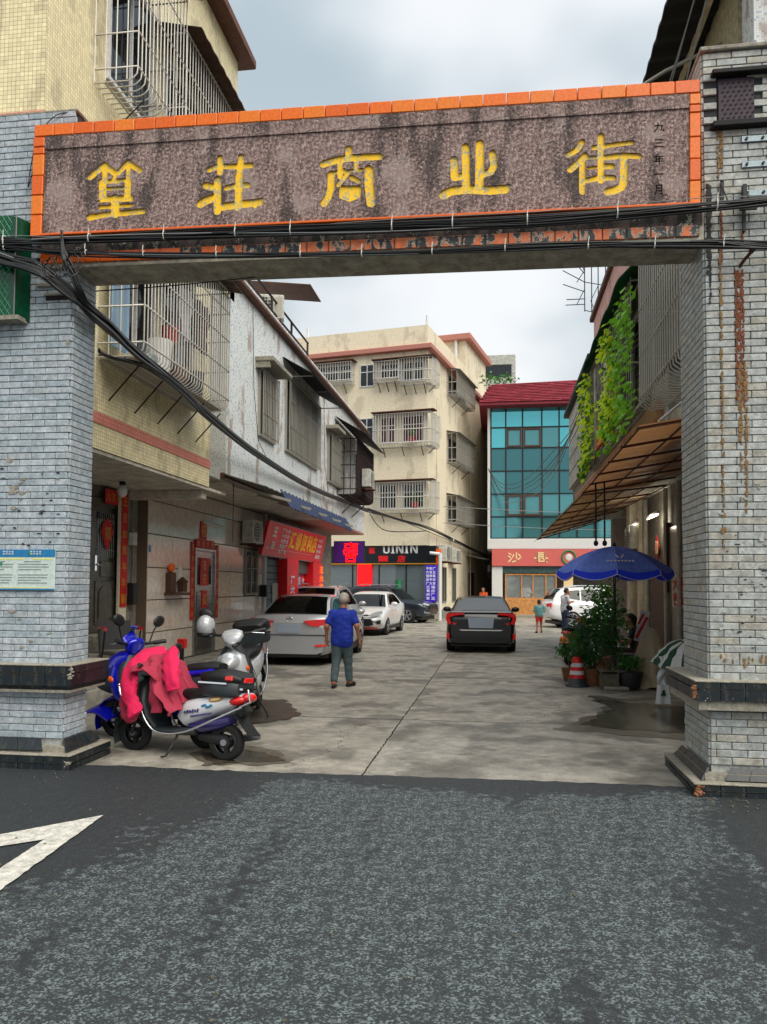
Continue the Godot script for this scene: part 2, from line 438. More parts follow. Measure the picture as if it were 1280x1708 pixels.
func make_materials():
	var a: StandardMaterial3D
	var i := 0
	for c in [Color(0.735, 0.78, 0.81), Color(0.71, 0.76, 0.79), Color(0.765, 0.80, 0.83), Color(0.735, 0.77, 0.79), Color(0.69, 0.745, 0.78)]:
		a = mk("brick%d" % i, c, 0.5, 0, "blotch", 1.7); a.uv1_offset = Vector3(i * 0.31, i * 0.17, 0); relief(a, "height", 0.12); i += 1
	i = 0
	for c in [Color(0.745, 0.755, 0.73), Color(0.72, 0.74, 0.725), Color(0.76, 0.78, 0.77), Color(0.73, 0.72, 0.675), Color(0.70, 0.72, 0.71)]:
		a = mk("tan_brick%d" % i, c, 0.5, 0, "blotch", 1.6); a.uv1_offset = Vector3(i * 0.27, i * 0.41, 0); relief(a, "height", 0.12); over(a, "grime", 0.9, Vector3(0.3, 0.1, 0.6)); i += 1
	mk("mortar_dark", Color(0.26, 0.27, 0.28), 0.9, 0, "blotch", 2.0); mk("mortar_pale", Color(0.74, 0.75, 0.73), 0.9, 0, "blotch", 2.0)
	a = mk("glazed0", Color(0.075, 0.13, 0.16), 0.42, 0, "blotch", 2.0); over(a, "grime", 1.6)
	a = mk("glazed1", Color(0.09, 0.14, 0.155), 0.46, 0, "blotch", 2.3); over(a, "grime", 1.3, Vector3(0.4, 0.2, 0.1))
	mk("old_cement", Color(0.66, 0.64, 0.58), 0.9, 0, "blotch", 2.2); relief(m("old_cement"), "height", 0.5)
	for k in 3:
		mk("orange%d" % k, [Color(1.0, 0.47, 0.05), Color(0.96, 0.42, 0.04), Color(1.0, 0.52, 0.08)][k], 0.32, 0, "grain", 1.5)
	a = mk("pebble", Color(1, 1, 1), 0.85, 0, "pebble", 4.2, false); relief(a, "pebble_height", 0.35); over(a, "weather", 0.31, Vector3(0.1, 0.45, 0))
	a.uv2_world_triplanar = false
	mk("worn_yellow", Color(1, 1, 1), 0.6, 0, "worn_yellow", 1.6)
	mk("carved_dark", Color(0.16, 0.12, 0.11), 0.9, 0, "grain", 3.0)
	mk("flaked", Color(1, 1, 1), 0.5, 0, "flaked", 0.57); mk("soot", Color(1, 1, 1), 0.8, 0, "soot", 0.63)
	a = mk("soffit", Color(0.72, 0.70, 0.63), 0.85, 0, "blotch", 0.8); over(a, "grime", 0.7)
	a = mk("asphalt", Color(1.0, 1.0, 1.0), 0.6, 0, "asphalt", 1.6); relief(a, "asphalt_height", 0.4); over(a, "binder", 0.0625, Vector3(0.5, 0, 0.875))
	a = mk("asphalt_dark", Color(1.0, 1.0, 1.0), 0.5, 0, "asphalt_dark", 0.9); relief(a, "asphalt_height", 0.6)
	i = 0
	for c in [Color(0.85, 0.835, 0.80), Color(0.82, 0.81, 0.785), Color(0.88, 0.86, 0.825)]:
		a = mk("concrete%d" % i, c, 0.55, 0, "concrete", 0.28); a.uv1_offset = Vector3(i * 0.37, 0, i * 0.21); over(a, "damp", 0.125, Vector3(0.32 + 0.05 * i, 0, 0.12)); relief(a, "height", 0.25); i += 1
	mk("joint", Color(0.20, 0.185, 0.16), 0.9, 0, "blotch", 1.0); mk("dirt", Color(0.40, 0.385, 0.35), 0.9, 0, "blotch", 0.3)
	mk("wet", Color(0.40, 0.38, 0.335), 0.26, 0, "concrete", 0.5); mk("damp", Color(0.56, 0.535, 0.485), 0.35, 0, "concrete", 0.4)
	a = mk("road_paint", Color(0.88, 0.87, 0.83), 0.6, 0, "blotch", 2.0); relief(a, "asphalt_height", 0.2)
	# facades
	a = mk("yellow_tile", Color(1.0, 0.945, 0.76), 0.42, 0, "mosaic", 2.6); relief(a, "mosaic_height", 0.25); over(a, "grime", 0.22, Vector3(0.2, 0.3, 0.4))
	a = mk("pink_tile", Color(0.92, 0.56, 0.49), 0.45, 0, "mosaic", 2.6); relief(a, "mosaic_height", 0.25)
	a = mk("chip_wall", Color(0.94, 0.945, 0.94), 0.6, 0, "chips", 1.2); over(a, "rust", 0.16, Vector3(0.0, 0.32, 0.2))
	a = mk("white_wall", Color(0.92, 0.92, 0.91), 0.7, 0, "blotch", 0.8); over(a, "rust", 0.13, Vector3(0.4, 0.02, 0.55))
	mk("dots", Color(1, 1, 1), 0.8, 0, "dots", 1.4); mk("grey_wall", Color(0.58, 0.555, 0.51), 0.85, 0, "blotch", 0.6); over(m("grey_wall"), "grime", 0.4)
	a = mk("cream_wall", Color(0.97, 0.92, 0.805), 0.75, 0, "grain", 0.5); over(a, "grime", 0.085, Vector3(0.1, 0.53, 0.3))
	mk("salmon", Color(0.76, 0.50, 0.44), 0.7, 0, "grain", 0.7); mk("pink_wall", Color(0.90, 0.66, 0.62), 0.6, 0, "mosaic", 1.2); over(m("pink_wall"), "rust", 0.25)
	a = mk("beige_tile", Color(0.92, 0.87, 0.81), 0.11, 0, "grain", 0.3); a = mk("beige_tile1", Color(0.89, 0.835, 0.77), 0.13, 0, "grain", 0.35)
	mk("brown_joint", Color(0.44, 0.36, 0.29), 0.8, 0, "grain", 2.0)
	mk("ceiling", Color(0.84, 0.81, 0.75), 0.9, 0, "blotch", 0.5); mk("white", Color(0.92, 0.92, 0.91), 0.5, 0, "grain", 0.9); mk("panel_grey", Color(0.80, 0.80, 0.755), 0.7, 0, "blotch", 0.5)
	mk("peeling", Color(0.80, 0.77, 0.62), 0.9, 0, "blotch", 1.5); relief(m("peeling"), "height", 1.5)
	mk("steel", Color(0.72, 0.72, 0.70), 0.3, 0.85, "steel", 2.0); mk("bar", Color(0.86, 0.85, 0.82), 0.42, 0.25, "grain", 3.0); mk("bar_dull", Color(0.70, 0.685, 0.64), 0.55, 0.4, "grain", 3.0); mk("bar_dark", Color(0.20, 0.13, 0.13), 0.6, 0.2, "grain", 2.0)
	mk("galvanised", Color(0.60, 0.66, 0.68), 0.4, 0.6, "grain", 2.0); mk("rusty", Color(0.40, 0.22, 0.13), 0.85, 0.1, "blotch", 3.0)
	a = mk("rust_stain", Color(0.50, 0.235, 0.06), 0.75, 0, "blotch", 3.0); mk("rust_pale", Color(0.57, 0.43, 0.22), 0.7, 0, "blotch", 3.0); mk("soot_stain", Color(0.19, 0.19, 0.19), 0.8, 0, "blotch", 3.0)
	mk("door_metal", Color(0.40, 0.39, 0.34), 0.32, 0.55, "blotch", 1.0); mk("red_paper", Color(0.84, 0.055, 0.035), 0.6, 0, "grain", 2.0); mk("gold", Color(0.90, 0.62, 0.13), 0.4, 0.2, "grain", 2.0)
	mk("wire", Color(0.035, 0.04, 0.05), 0.38); mk("wire_grey", Color(0.46, 0.47, 0.47), 0.5); mk("tie", Color(0.80, 0.80, 0.76), 0.6)
	mk("dark_roof", Color(0.07, 0.09, 0.11), 0.7, 0, "blotch", 0.8); mk("dark", Color(0.05, 0.05, 0.052), 0.8, 0, "grain", 0.8); mk("brown_eave", Color(0.42, 0.25, 0.18), 0.7, 0, "blotch", 0.9); mk("eave_under", Color(0.34, 0.23, 0.18), 0.8, 0, "blotch", 0.7)
	mk("purple_metal", Color(0.26, 0.20, 0.245), 0.6, 0.3, "blotch", 3.0); pane("shop_glass", Color(0.55, 0.62, 0.64), 0.30); mk("interior", Color(0.50, 0.47, 0.43), 0.8, 0, "blotch", 0.5); mk("curtain_blue", Color(0.62, 0.74, 0.84), 0.9, 0, "weave", 3.0); mk("curtain_red", Color(0.35, 0.10, 0.16), 0.9, 0, "weave", 3.0)
	mk("black_glass", Color(0.02, 0.024, 0.028), 0.04); mk("window_glass", Color(0.10, 0.12, 0.135), 0.05); pane("clear_glass", Color(0.9, 0.95, 0.95), 0.12)
	for k in 3:
		mk("teal_glass%d" % k, [Color(0.36, 0.72, 0.76), Color(0.25, 0.45, 0.47), Color(0.33, 0.56, 0.58)][k], 0.05, 0.6)
	a = mk("roof_red", Color(0.64, 0.155, 0.235), 0.7, 0, "blotch", 0.9); mk("roof_red1", Color(0.57, 0.125, 0.195), 0.7, 0, "blotch", 1.1)
	a = mk("awning_brown", Color(0.95, 0.78, 0.61), 0.55, 0, "grain", 0.7); a.backlight_enabled = true; a.backlight = Color(1.0, 0.83, 0.66)
	a = mk("awning_old", Color(0.80, 0.67, 0.50), 0.7, 0, "blotch", 0.6); a.backlight_enabled = true; a.backlight = Color(0.80, 0.66, 0.48)
	mk("awning_blue", Color(0.05, 0.17, 0.37), 0.5, 0.1, "blotch", 0.7); mk("awning_grey", Color(0.42, 0.43, 0.42), 0.6, 0.2, "blotch", 0.7)
	mk("sign_red", Color(0.98, 0.07, 0.12), 0.4, 0, "grain", 0.5); mk("sign_pale_red", Color(0.89, 0.43, 0.40), 0.5, 0, "grain", 0.5); mk("sign_navy", Color(0.035, 0.075, 0.115), 0.3, 0, "grain", 0.5); mk("sign_yellow", Color(0.98, 0.84, 0.12), 0.4); mk("sign_white", Color(0.9, 0.9, 0.9), 0.4); mk("cream_letters", Color(0.91, 0.80, 0.60), 0.5)
	mk("sign_blue", Color(0.10, 0.50, 0.72), 0.35, 0, "grain", 1.0); mk("sign_paper", Color(0.83, 0.89, 0.87), 0.35, 0, "grain", 1.0); mk("print_grey", Color(0.42, 0.47, 0.47), 0.5); mk("print_yellow", Color(0.85, 0.84, 0.42), 0.5); mk("print_green", Color(0.10, 0.48, 0.28), 0.5)
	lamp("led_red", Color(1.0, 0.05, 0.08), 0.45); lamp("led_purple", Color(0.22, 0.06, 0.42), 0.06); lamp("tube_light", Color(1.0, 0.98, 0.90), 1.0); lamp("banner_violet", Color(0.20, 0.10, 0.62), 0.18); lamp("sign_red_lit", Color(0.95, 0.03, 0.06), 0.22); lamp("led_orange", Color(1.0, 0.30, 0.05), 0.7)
	mk("green_glaze", Color(0.03, 0.30, 0.20), 0.14, 0, "blotch", 2.0); mk("green_line", Color(0.22, 0.62, 0.42), 0.3); mk("green_cloth", Color(0.06, 0.46, 0.30), 0.6, 0, "blotch", 1.0)
	mk("ac_white", Color(0.83, 0.83, 0.79), 0.5, 0, "blotch", 1.0); mk("ac_dark", Color(0.08, 0.09, 0.09), 0.6)
	# vehicles
	for c in [["paint_silver", Color(0.66, 0.67, 0.685), 0.3], ["paint_black", Color(0.012, 0.02, 0.035), 0.0], ["paint_white", Color(0.86, 0.865, 0.87), 0.0], ["paint_slate", Color(0.10, 0.135, 0.19), 0.3], ["scooter_blue", Color(0.03, 0.07, 0.72), 0.1], ["scooter_silver", Color(0.74, 0.75, 0.76), 0.2], ["scooter_white", Color(0.84, 0.85, 0.86), 0.0], ["scooter_red", Color(0.68, 0.04, 0.04), 0.0], ["scooter_violet", Color(0.14, 0.10, 0.36), 0.1]]:
		a = mk(c[0], c[1], 0.3, c[2]); a.clearcoat_enabled = true; a.clearcoat = 0.35 if c[0] == "paint_black" else 0.9; a.clearcoat_roughness = 0.06
	mk("tyre", Color(0.055, 0.055, 0.058), 0.85, 0, "grain", 4.0, false); mk("rim", Color(0.62, 0.63, 0.65), 0.3, 0.8); mk("rim_dark", Color(0.16, 0.16, 0.165), 0.45, 0.5); mk("plastic", Color(0.06, 0.065, 0.07), 0.5); mk("plastic_grey", Color(0.16, 0.185, 0.20), 0.5); mk("chrome", Color(0.85, 0.86, 0.87), 0.12, 1.0)
	a = mk("tail_red", Color(0.85, 0.03, 0.03), 0.1); a.clearcoat_enabled = true; a.clearcoat = 1.0
	mk("lamp_clear", Color(0.80, 0.83, 0.85), 0.08, 0.3); mk("lamp_amber", Color(0.90, 0.36, 0.05), 0.15); mk("plate", Color(0.56, 0.61, 0.67), 0.5); mk("seat", Color(0.055, 0.06, 0.07), 0.6, 0, "grain", 3.0, false)
	# people and cloth
	mk("skin", Color(0.62, 0.40, 0.29), 0.6); m("skin").subsurf_scatter_enabled = true; m("skin").subsurf_scatter_strength = 0.1
	for c in [["blue_shirt", Color(0.045, 0.19, 0.66)], ["grey_trousers", Color(0.33, 0.40, 0.415)], ["white_shirt", Color(0.86, 0.865, 0.89)], ["jeans", Color(0.17, 0.23, 0.35)], ["teal_top", Color(0.42, 0.63, 0.63)], ["orange_shorts", Color(0.90, 0.20, 0.08)], ["dark_top", Color(0.10, 0.11, 0.13)], ["maroon_trousers", Color(0.30, 0.10, 0.11)], ["orange_top", Color(0.85, 0.32, 0.12)], ["pink_cloth", Color(0.90, 0.05, 0.33)], ["dull_pink", Color(0.68, 0.16, 0.27)], ["umbrella_blue", Color(0.12, 0.26, 0.98)], ["sackcloth", Color(0.72, 0.65, 0.53)], ["tarp_white", Color(0.83, 0.84, 0.85)], ["tarp_green", Color(0.04, 0.27, 0.16)]]:
		a = mk(c[0], c[1], 0.8, 0, "weave", 14.0, false); a.rim_enabled = true; a.rim = 0.25
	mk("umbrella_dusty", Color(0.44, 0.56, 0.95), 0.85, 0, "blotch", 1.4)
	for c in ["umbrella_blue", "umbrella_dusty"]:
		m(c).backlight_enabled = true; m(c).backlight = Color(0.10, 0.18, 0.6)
	mk("hair_grey", Color(0.64, 0.61, 0.57), 0.7); mk("hair_black", Color(0.03, 0.027, 0.025), 0.6); mk("shoe", Color(0.07, 0.06, 0.055), 0.6)
	mk("terracotta", Color(0.55, 0.36, 0.22), 0.8, 0, "blotch", 2.0); mk("stone_pot", Color(0.44, 0.42, 0.34), 0.9, 0, "blotch", 2.0); over(m("stone_pot"), "grime", 1.2); mk("dark_pot", Color(0.19, 0.20, 0.20), 0.6, 0, "blotch", 2.0); mk("soil", Color(0.10, 0.075, 0.055), 0.95); mk("stem", Color(0.34, 0.30, 0.22), 0.9)
	leaf("leaf_dark", Color(0.15, 0.33, 0.14)); leaf("leaf_mid", Color(0.22, 0.42, 0.16)); leaf("leaf_bright", Color(0.25, 0.46, 0.10)); leaf("leaf_vine", Color(0.86, 0.95, 0.22)); leaf("leaf_vine_dark", Color(0.50, 0.74, 0.20))
	mk("cone_red", Color(0.86, 0.06, 0.055), 0.5, 0, "grain", 3.0); mk("wood", Color(0.35, 0.21, 0.12), 0.6, 0, "blotch", 3.0); mk("shop_orange", Color(0.86, 0.60, 0.33), 0.6, 0, "blotch", 0.8); mk("shutter", Color(0.30, 0.42, 0.42), 0.5, 0.2, "blotch", 0.8); mk("flesh_light", Color(0.70, 0.48, 0.36), 0.6)

# ---------- the ground ----------
func ragged(mb: MB, outline: Array, y: float, amp: float, step := 0.08, fr := 3.0):   # a flat sheet with a crumbly outline [x, z]
	var n := noise(77, 3.0, 3); var poly := PackedVector2Array()
	for i in outline.size():
		var a := Vector2(outline[i][0], outline[i][1]); var b := Vector2(outline[(i + 1) % outline.size()][0], outline[(i + 1) % outline.size()][1])
		var k := maxi(1, int((b - a).length() / step))
		for j in mini(k, 220):
			var q := a.lerp(b, float(j) / mini(k, 220))
			poly.append(q + Vector2(n.get_noise_2d(q.x * fr, q.y * fr), n.get_noise_2d(q.x * fr + 40.0, q.y * fr)) * amp)
	var ix := Geometry2D.triangulate_polygon(poly)
	for i in range(0, ix.size(), 3):
		var a := poly[ix[i]]; var b := poly[ix[i + 1]]; var c := poly[ix[i + 2]]
		if (b - a).cross(c - a) > 0:
			var t := b; b = c; c = t
		mb.tri(Vector3(a.x, y, a.y), Vector3(b.x, y, b.y), Vector3(c.x, y, c.y))

func ground():
	var g := MB.new(); g.quad(Vector3(-400, -0.06, 400), Vector3(400, -0.06, 400), Vector3(400, -0.06, -400), Vector3(-400, -0.06, -400))
	structure("ground", g, m("dirt"))
	var road := MB.new(); ragged(road, [[-60, 40], [60, 40], [60, -6.9], [3.5, -6.9], [1.7, -7.13], [0.4, -7.16], [-1.6, -7.08], [-2.6, -7.06], [-3.7, -7.1], [-4.6, -6.9], [-60, -6.9]], 0.012, 0.05)
	structure("asphalt_road", road, m("asphalt"))
	var pv := Node3D.new(); pv.name = "concrete_pavement"; add_child(pv); pv.set_meta("kind", "structure")
	part_box("joint_bed", Vector3(-12, -0.05, -50), Vector3(12, -0.004, -6.9), m("joint"), pv)
	var zs := [-6.98, -10.13, -14.9, -19.7, -26.6, -33.2, -39.6, -47.0]; var xs := [-6.0, -1.2, 3.6]
	for i in zs.size() - 1:
		var cols := xs.duplicate()
		if i >= 4: cols = [-10.8] + xs + [8.4]
		for k in cols.size() - 1:
			var h := 0.004 + rng.randf() * 0.003
			var mb := MB.new()
			if i == 0:
				ragged(mb, [[cols[k] + 0.008, zs[0] - 0.07], [cols[k + 1] - 0.008, zs[0] - 0.07], [cols[k + 1] - 0.008, zs[1] + 0.01], [cols[k] + 0.008, zs[1] + 0.01]], h, 0.014)
			else:
				ragged(mb, [[cols[k] + 0.007, zs[i] - 0.008], [cols[k + 1] - 0.007, zs[i] - 0.008], [cols[k + 1] - 0.007, zs[i + 1] + 0.018], [cols[k] + 0.007, zs[i + 1] + 0.018]], h, 0.012)
			obj("concrete_slab", mb, m("concrete%d" % (hash(i * 5 + k) % 3)), pv)
	for w in [[[-2.75, -7.25], [-2.2, -7.3], [-1.95, -7.6], [-2.2, -7.95], [-2.75, -8.2], [-3.1, -7.8]], [[0.7, -9.75], [1.5, -9.45], [2.3, -9.3], [2.9, -10.6], [2.9, -12.2], [1.9, -12.6], [1.35, -12.9], [1.5, -11.6], [1.1, -10.6]], [[-3.2, -9.0], [-2.6, -9.3], [-2.4, -10.2], [-3.0, -11.8], [-3.9, -12.0], [-3.7, -10.0]]]:
		var mid := Vector2.ZERO; var inner := []
		for q in w: mid += Vector2(q[0], q[1]) / w.size()
		for q in w:
			var v := Vector2(q[0], q[1]).lerp(mid, 0.26); inner.append([v.x, v.y])
		var mb := MB.new(); ragged(mb, w, 0.0105, 0.15, 0.06, 0.75); obj("damp_patch", mb, m("damp"), pv)
		mb = MB.new(); ragged(mb, inner, 0.0145, 0.13, 0.06, 0.8); obj("wet_patch", mb, m("wet"), pv)
	for w in [[Vector2(-1.5, -10.1), Vector2(-1.75, -9.2), Vector2(-1.62, -8.3), Vector2(-1.95, -7.3)], [Vector2(0.3, -10.1), Vector2(0.9, -11.4), Vector2(0.75, -12.8), Vector2(1.3, -14.8)], [Vector2(-3.0, -14.9), Vector2(-2.4, -13.6), Vector2(-2.5, -12.2)]]:
		var mb := MB.new(); var nz := noise(88, 2.2, 3); var pr := Vector2.ZERO
		for k in 61:
			var f = k / 60.0 * (w.size() - 1); var i = mini(int(f), w.size() - 2); var p: Vector2 = w[i].lerp(w[i + 1], f - i)
			p += Vector2(nz.get_noise_1d(p.y * 3.0), 0) * 0.12
			if k: 
				var hw := 0.002 + 0.004 * absf(nz.get_noise_1d(k * 0.7)); mb.quad(Vector3(pr.x - hw, 0.0085, pr.y), Vector3(pr.x + hw, 0.0085, pr.y), Vector3(p.x + hw, 0.0085, p.y), Vector3(p.x - hw, 0.0085, p.y))
			pr = p
		obj("crack", mb, m("joint"), pv)
	# white arrow on the asphalt
	var ar := MB.new()
	for q in [[[-2.84, -5.54], [-2.95, -4.96], [-3.35, -4.62], [-4.3, -3.5], [-4.45, -3.62], [-3.45, -4.83]], [[-2.84, -5.54], [-2.70, -4.1], [-2.62, -3.2], [-2.82, -3.1], [-2.90, -4.3], [-2.95, -4.96]]]:
		ragged(ar, q, 0.0205, 0.008, 0.04)
	structure("white_road_arrow", ar, m("road_paint"))
	# twigs and grit lying by the pillars and on the asphalt
	var gr := MB.new()
	for i in 190:
		var x := rng.randf_range(-4.6, 3.0); var z := rng.randf_range(-6.75, -6.3)
		if x > -3.7 and x < 1.4: z = rng.randf_range(-7.2, -3.0)
		if i % 3 == 0: x = rng.randf_range(1.3, 2.8); z = rng.randf_range(-6.78, -6.5)
		var s := rng.randf_range(0.003, 0.010)
		gr.box(Vector3(x, 0.018 + s * 0.4, z), Vector3(s * 1.6, s, s), Basis(Vector3.UP, rng.randf() * TAU))
	var go: Node = structure("road_grit", gr, m("stone_pot")); 

# ---------- the gate ----------
var brick_mesh := {}
func brick_shape(l: float) -> ArrayMesh:
	var key := int(round(l * 200.0))
	if not brick_mesh.has(key):
		var mb := MB.new(); mb.cbox(Vector3.ZERO, Vector3(key / 200.0, 0.0565, 0.024), 0.004); brick_mesh[key] = mb.done()
	return brick_mesh[key]
func lay(list: Array, o: Vector3, right: Vector3, nrm: Vector3, w: float, h: float, lap: float, skip = null):
	var pitch := 0.0625; var L := 0.245
	for r in int(round(h / pitch)):
		var x := -fposmod(lap + (0.0 if r % 2 else L * 0.5), L)
		while x < w - 0.005:
			var a := maxf(x, 0.0); var b := minf(x + L, w)
			if b - a > 0.03:
				var c := o + right * ((a + b) * 0.5) + Vector3.UP * ((r + 0.5) * pitch)
				if not (skip != null and skip.call(c)):
					list.append([c + nrm * rng.randf_range(0.0, 0.003), b - a - 0.0065, Basis(right, Vector3.UP, nrm) * Basis(Vector3.FORWARD, rng.randfn(0, 0.004)), rng.randi() % 5])
			x += L
func place_bricks(list: Array, parent: Node, pre: String):
	var eye := Vector3(0, 1.7, 0)
	list.sort_custom(func(p, q): return (p[0] - eye).length() < (q[0] - eye).length())
	var rest := [MB.new(), MB.new(), MB.new(), MB.new(), MB.new()]
	for i in list.size():
		var b = list[i]
		if i < 300:
			var o := MeshInstance3D.new(); o.name = "brick"; o.mesh = brick_shape(b[1]); o.material_override = m(pre + str(b[3])); parent.add_child(o, true); o.transform = Transform3D(b[2], b[0])
		else:
			rest[b[3]].cbox(b[0], Vector3(b[1], 0.0565, 0.024), 0.004, b[2])
	var am := ArrayMesh.new()
	var ids := []
	for k in 5:
		rest[k].st.generate_normals(); am = rest[k].st.commit(am); ids.append(k)
	var o := MeshInstance3D.new(); o.name = "brickwork"; o.mesh = am; parent.add_child(o, true); stuff(o)
	for k in 5: o.set_surface_override_material(k, m(pre + str(k)))
func tiles(parent: Node, a: Vector3, b: Vector3, c: Vector3, d: Vector3, n: int, jit := 0.004, skip := []):   # a row of glazed tiles: a b is the lower edge, d c the upper
	for i in n:
		if i in skip: continue
		var g := 0.006 / (b - a).length()
		var t0 := float(i) / n + g * 0.5; var t1 := float(i + 1) / n - g * 0.5
		var nr := (b - a).cross(d - a).normalized() * (rng.randf() * jit)
		var vg := (d - a).normalized() * 0.003
		var mb := MB.new(); mb.slab(a.lerp(b, t0) + nr + vg, a.lerp(b, t1) + nr + vg, d.lerp(c, t1) + nr - vg, d.lerp(c, t0) + nr - vg, 0.018)
		obj("glazed_tile", mb, m("glazed%d" % (rng.randi() % 2)), parent)

func gate():
	# left pillar
	var lp := thing("gate_pillar", "grey brick gate pillar on the left with a blue notice board", "pillar")
	part_box("mortar_core", Vector3(-5.6, 2.2, -7.41), Vector3(-4.012, 6.23, -6.992), m("mortar_dark"), lp)
	part_box("mortar_core", Vector3(-5.6, 0.0, -7.41), Vector3(-4.012, 2.2, -6.992), m("mortar_pale"), lp)
	var L := []
	var under := func(c): return c.y > 4.74 and c.y < 5.92 and c.x > -4.34
	lay(L, Vector3(-5.25, 0.94, -6.985), Vector3.RIGHT, Vector3.BACK, 1.25, 5.31, 0.11, under)
	lay(L, Vector3(-4.005, 0.94, -6.985), Vector3.FORWARD, Vector3.RIGHT, 0.42, 3.75, 0.06)
	lay(L, Vector3(-5.25, 0.26, -6.985), Vector3.RIGHT, Vector3.BACK, 1.25, 0.44, 0.02)
	lay(L, Vector3(-4.005, 0.26, -6.985), Vector3.FORWARD, Vector3.RIGHT, 0.42, 0.44, 0.1)
	place_bricks(L, lp, "brick")
	plinth(lp, -1)
	var rim := MB.new()      # rim of cement on top, the broken ledges and the chipped corner
	rim.cbox(Vector3(-4.8, 6.255, -7.2), Vector3(1.62, 0.03, 0.46), 0.008)
	obj("cement_cap", rim, m("old_cement"), lp)
	part_box("ledge_stone", Vector3(-4.36, 4.53, -6.985), Vector3(-4.02, 4.56, -6.95), m("old_cement"), lp, 0.006)
	part_box("ledge_stone", Vector3(-4.28, 4.44, -6.99), Vector3(-4.0, 4.465, -6.94), m("old_cement"), lp, 0.006)
	part_box("ledge_stone", Vector3(-4.27, 4.40, -6.99), Vector3(-4.0, 4.44, -6.962), m("carved_dark"), lp, 0.004)
	var scuffs := MB.new()
	for i in 26:
		var x := rng.randf_range(-4.9, -4.05); var y := rng.randf_range(1.1, 2.9); var s := rng.randf_range(0.008, 0.03)
		if absf(y - 1.83) < 0.24: continue
		blot(scuffs, Vector3(x, y, -6.966), s * 1.9, s, Vector3.RIGHT, Vector3.BACK)
	blot(scuffs, Vector3(-4.03, 3.98, -6.966), 0.022, 0.07, Vector3.RIGHT, Vector3.BACK)
	obj("paint_scuffs", scuffs, m("old_cement"), lp)
	var sc2 := MB.new()
	for i in 20: blot(sc2, Vector3(rng.randf_range(-4.9, -4.05), rng.randf_range(2.05, 2.8), -6.9665), rng.randf_range(0.01, 0.035), rng.randf_range(0.004, 0.012), Vector3.RIGHT, Vector3.BACK)
	obj("dark_scuffs", sc2, m("soot_stain"), lp)
	# right pillar
	var rp := thing("gate_pillar", "grey brick gate pillar on the right streaked with rust below a pipe stub", "pillar")
	part_box("mortar_core", Vector3(1.752, 2.0, -7.84), Vector3(3.4, 6.28, -6.992), m("mortar_dark"), rp)
	part_box("mortar_core", Vector3(1.752, 0.0, -7.84), Vector3(3.4, 2.0, -6.992), m("mortar_pale"), rp)
	L = []
	var vent := func(c): return (c.y > 5.60 and c.y < 6.10 and c.x > 1.86 and c.x < 2.17 and c.z > -7.0)
	lay(L, Vector3(1.745, 1.1, -6.985), Vector3.RIGHT, Vector3.BACK, 0.95, 5.19, 0.13, vent)
	lay(L, Vector3(1.745, 1.1, -7.85), Vector3.BACK, Vector3.LEFT, 0.865, 5.19, 0.04)
	lay(L, Vector3(1.745, 0.24, -6.985), Vector3.RIGHT, Vector3.BACK, 0.95, 0.44, 0.2)
	lay(L, Vector3(1.745, 0.24, -7.85), Vector3.BACK, Vector3.LEFT, 0.865, 0.44, 0.1)
	lay(L, Vector3(1.745, 0.935, -6.985), Vector3.RIGHT, Vector3.BACK, 0.95, 0.1876, 0.13)
	lay(L, Vector3(1.745, 0.935, -7.85), Vector3.BACK, Vector3.LEFT, 0.865, 0.1876, 0.04)
	place_bricks(L, rp, "tan_brick")
	plinth(rp, 1)
	var cap := MB.new(); cap.cbox(Vector3(2.5, 6.31, -7.4), Vector3(1.56, 0.04, 0.92), 0.008); obj("cement_cap", cap, m("old_cement"), rp)
	# vent block with pierced pattern and its two dark ledges
	part_box("vent_panel", Vector3(1.868, 5.66, -7.0), Vector3(2.165, 6.05, -6.968), m("purple_metal"), rp, 0.006)
	var hl := MB.new()
	for r in 9:
		for c in 6:
			hl.box(Vector3(1.905 + c * 0.045 + (0.02 if r % 2 else 0.0), 5.70 + r * 0.038, -6.966), Vector3(0.018, 0.012, 0.006), rot(Vector3.BACK, 35))
	obj("vent_holes", hl, m("dark"), rp)
	part_box("ledge_stone", Vector3(1.81, 6.06, -7.0), Vector3(2.6, 6.10, -6.90), m("dark"), rp, 0.006)
	part_box("ledge_stone", Vector3(1.81, 5.60, -7.0), Vector3(2.6, 5.65, -6.90), m("dark"), rp, 0.006)
	for y in [5.50, 5.28, 5.03]:
		part_box("metal_strap", Vector3(2.05, y - 0.028, -6.972), Vector3(2.7, y + 0.028, -6.955), m("galvanised"), rp, 0.004)
		var b := MB.new()
		for x in [2.09, 2.22, 2.33]: b.disc_x(Vector3.ZERO, 0.001, 0.001); b.lathe([[0.012, 0], [0.012, 0.014]], 8, Transform3D(rot(Vector3.RIGHT, 90), Vector3(x, y, -6.956)), false)
		obj("bolts", b, m("rim_dark"), rp)
	var sp := MB.new()
	sp.box(Vector3(1.885, 5.06, -6.945), Vector3(0.028, 0.15, 0.02)); sp.box(Vector3(1.90, 5.04, -6.935), Vector3(0.008, 0.16, 0.01), rot(Vector3.BACK, 20)); sp.ell(Vector3(1.885, 5.14, -6.945), Vector3(0.016, 0.016, 0.016))
	sp.box(Vector3(2.055, 5.0, -6.92), Vector3(0.03, 0.16, 0.06)); sp.box(Vector3(2.10, 4.97, -6.91), Vector3(0.10, 0.02, 0.02), rot(Vector3.BACK, -30)); sp.box(Vector3(2.06, 4.80, -6.95), Vector3(0.022, 0.20, 0.025)); sp.box(Vector3(2.09, 4.885, -6.94), Vector3(0.14, 0.015, 0.02))
	obj("cable_bracket", sp, m("rim_dark"), rp)
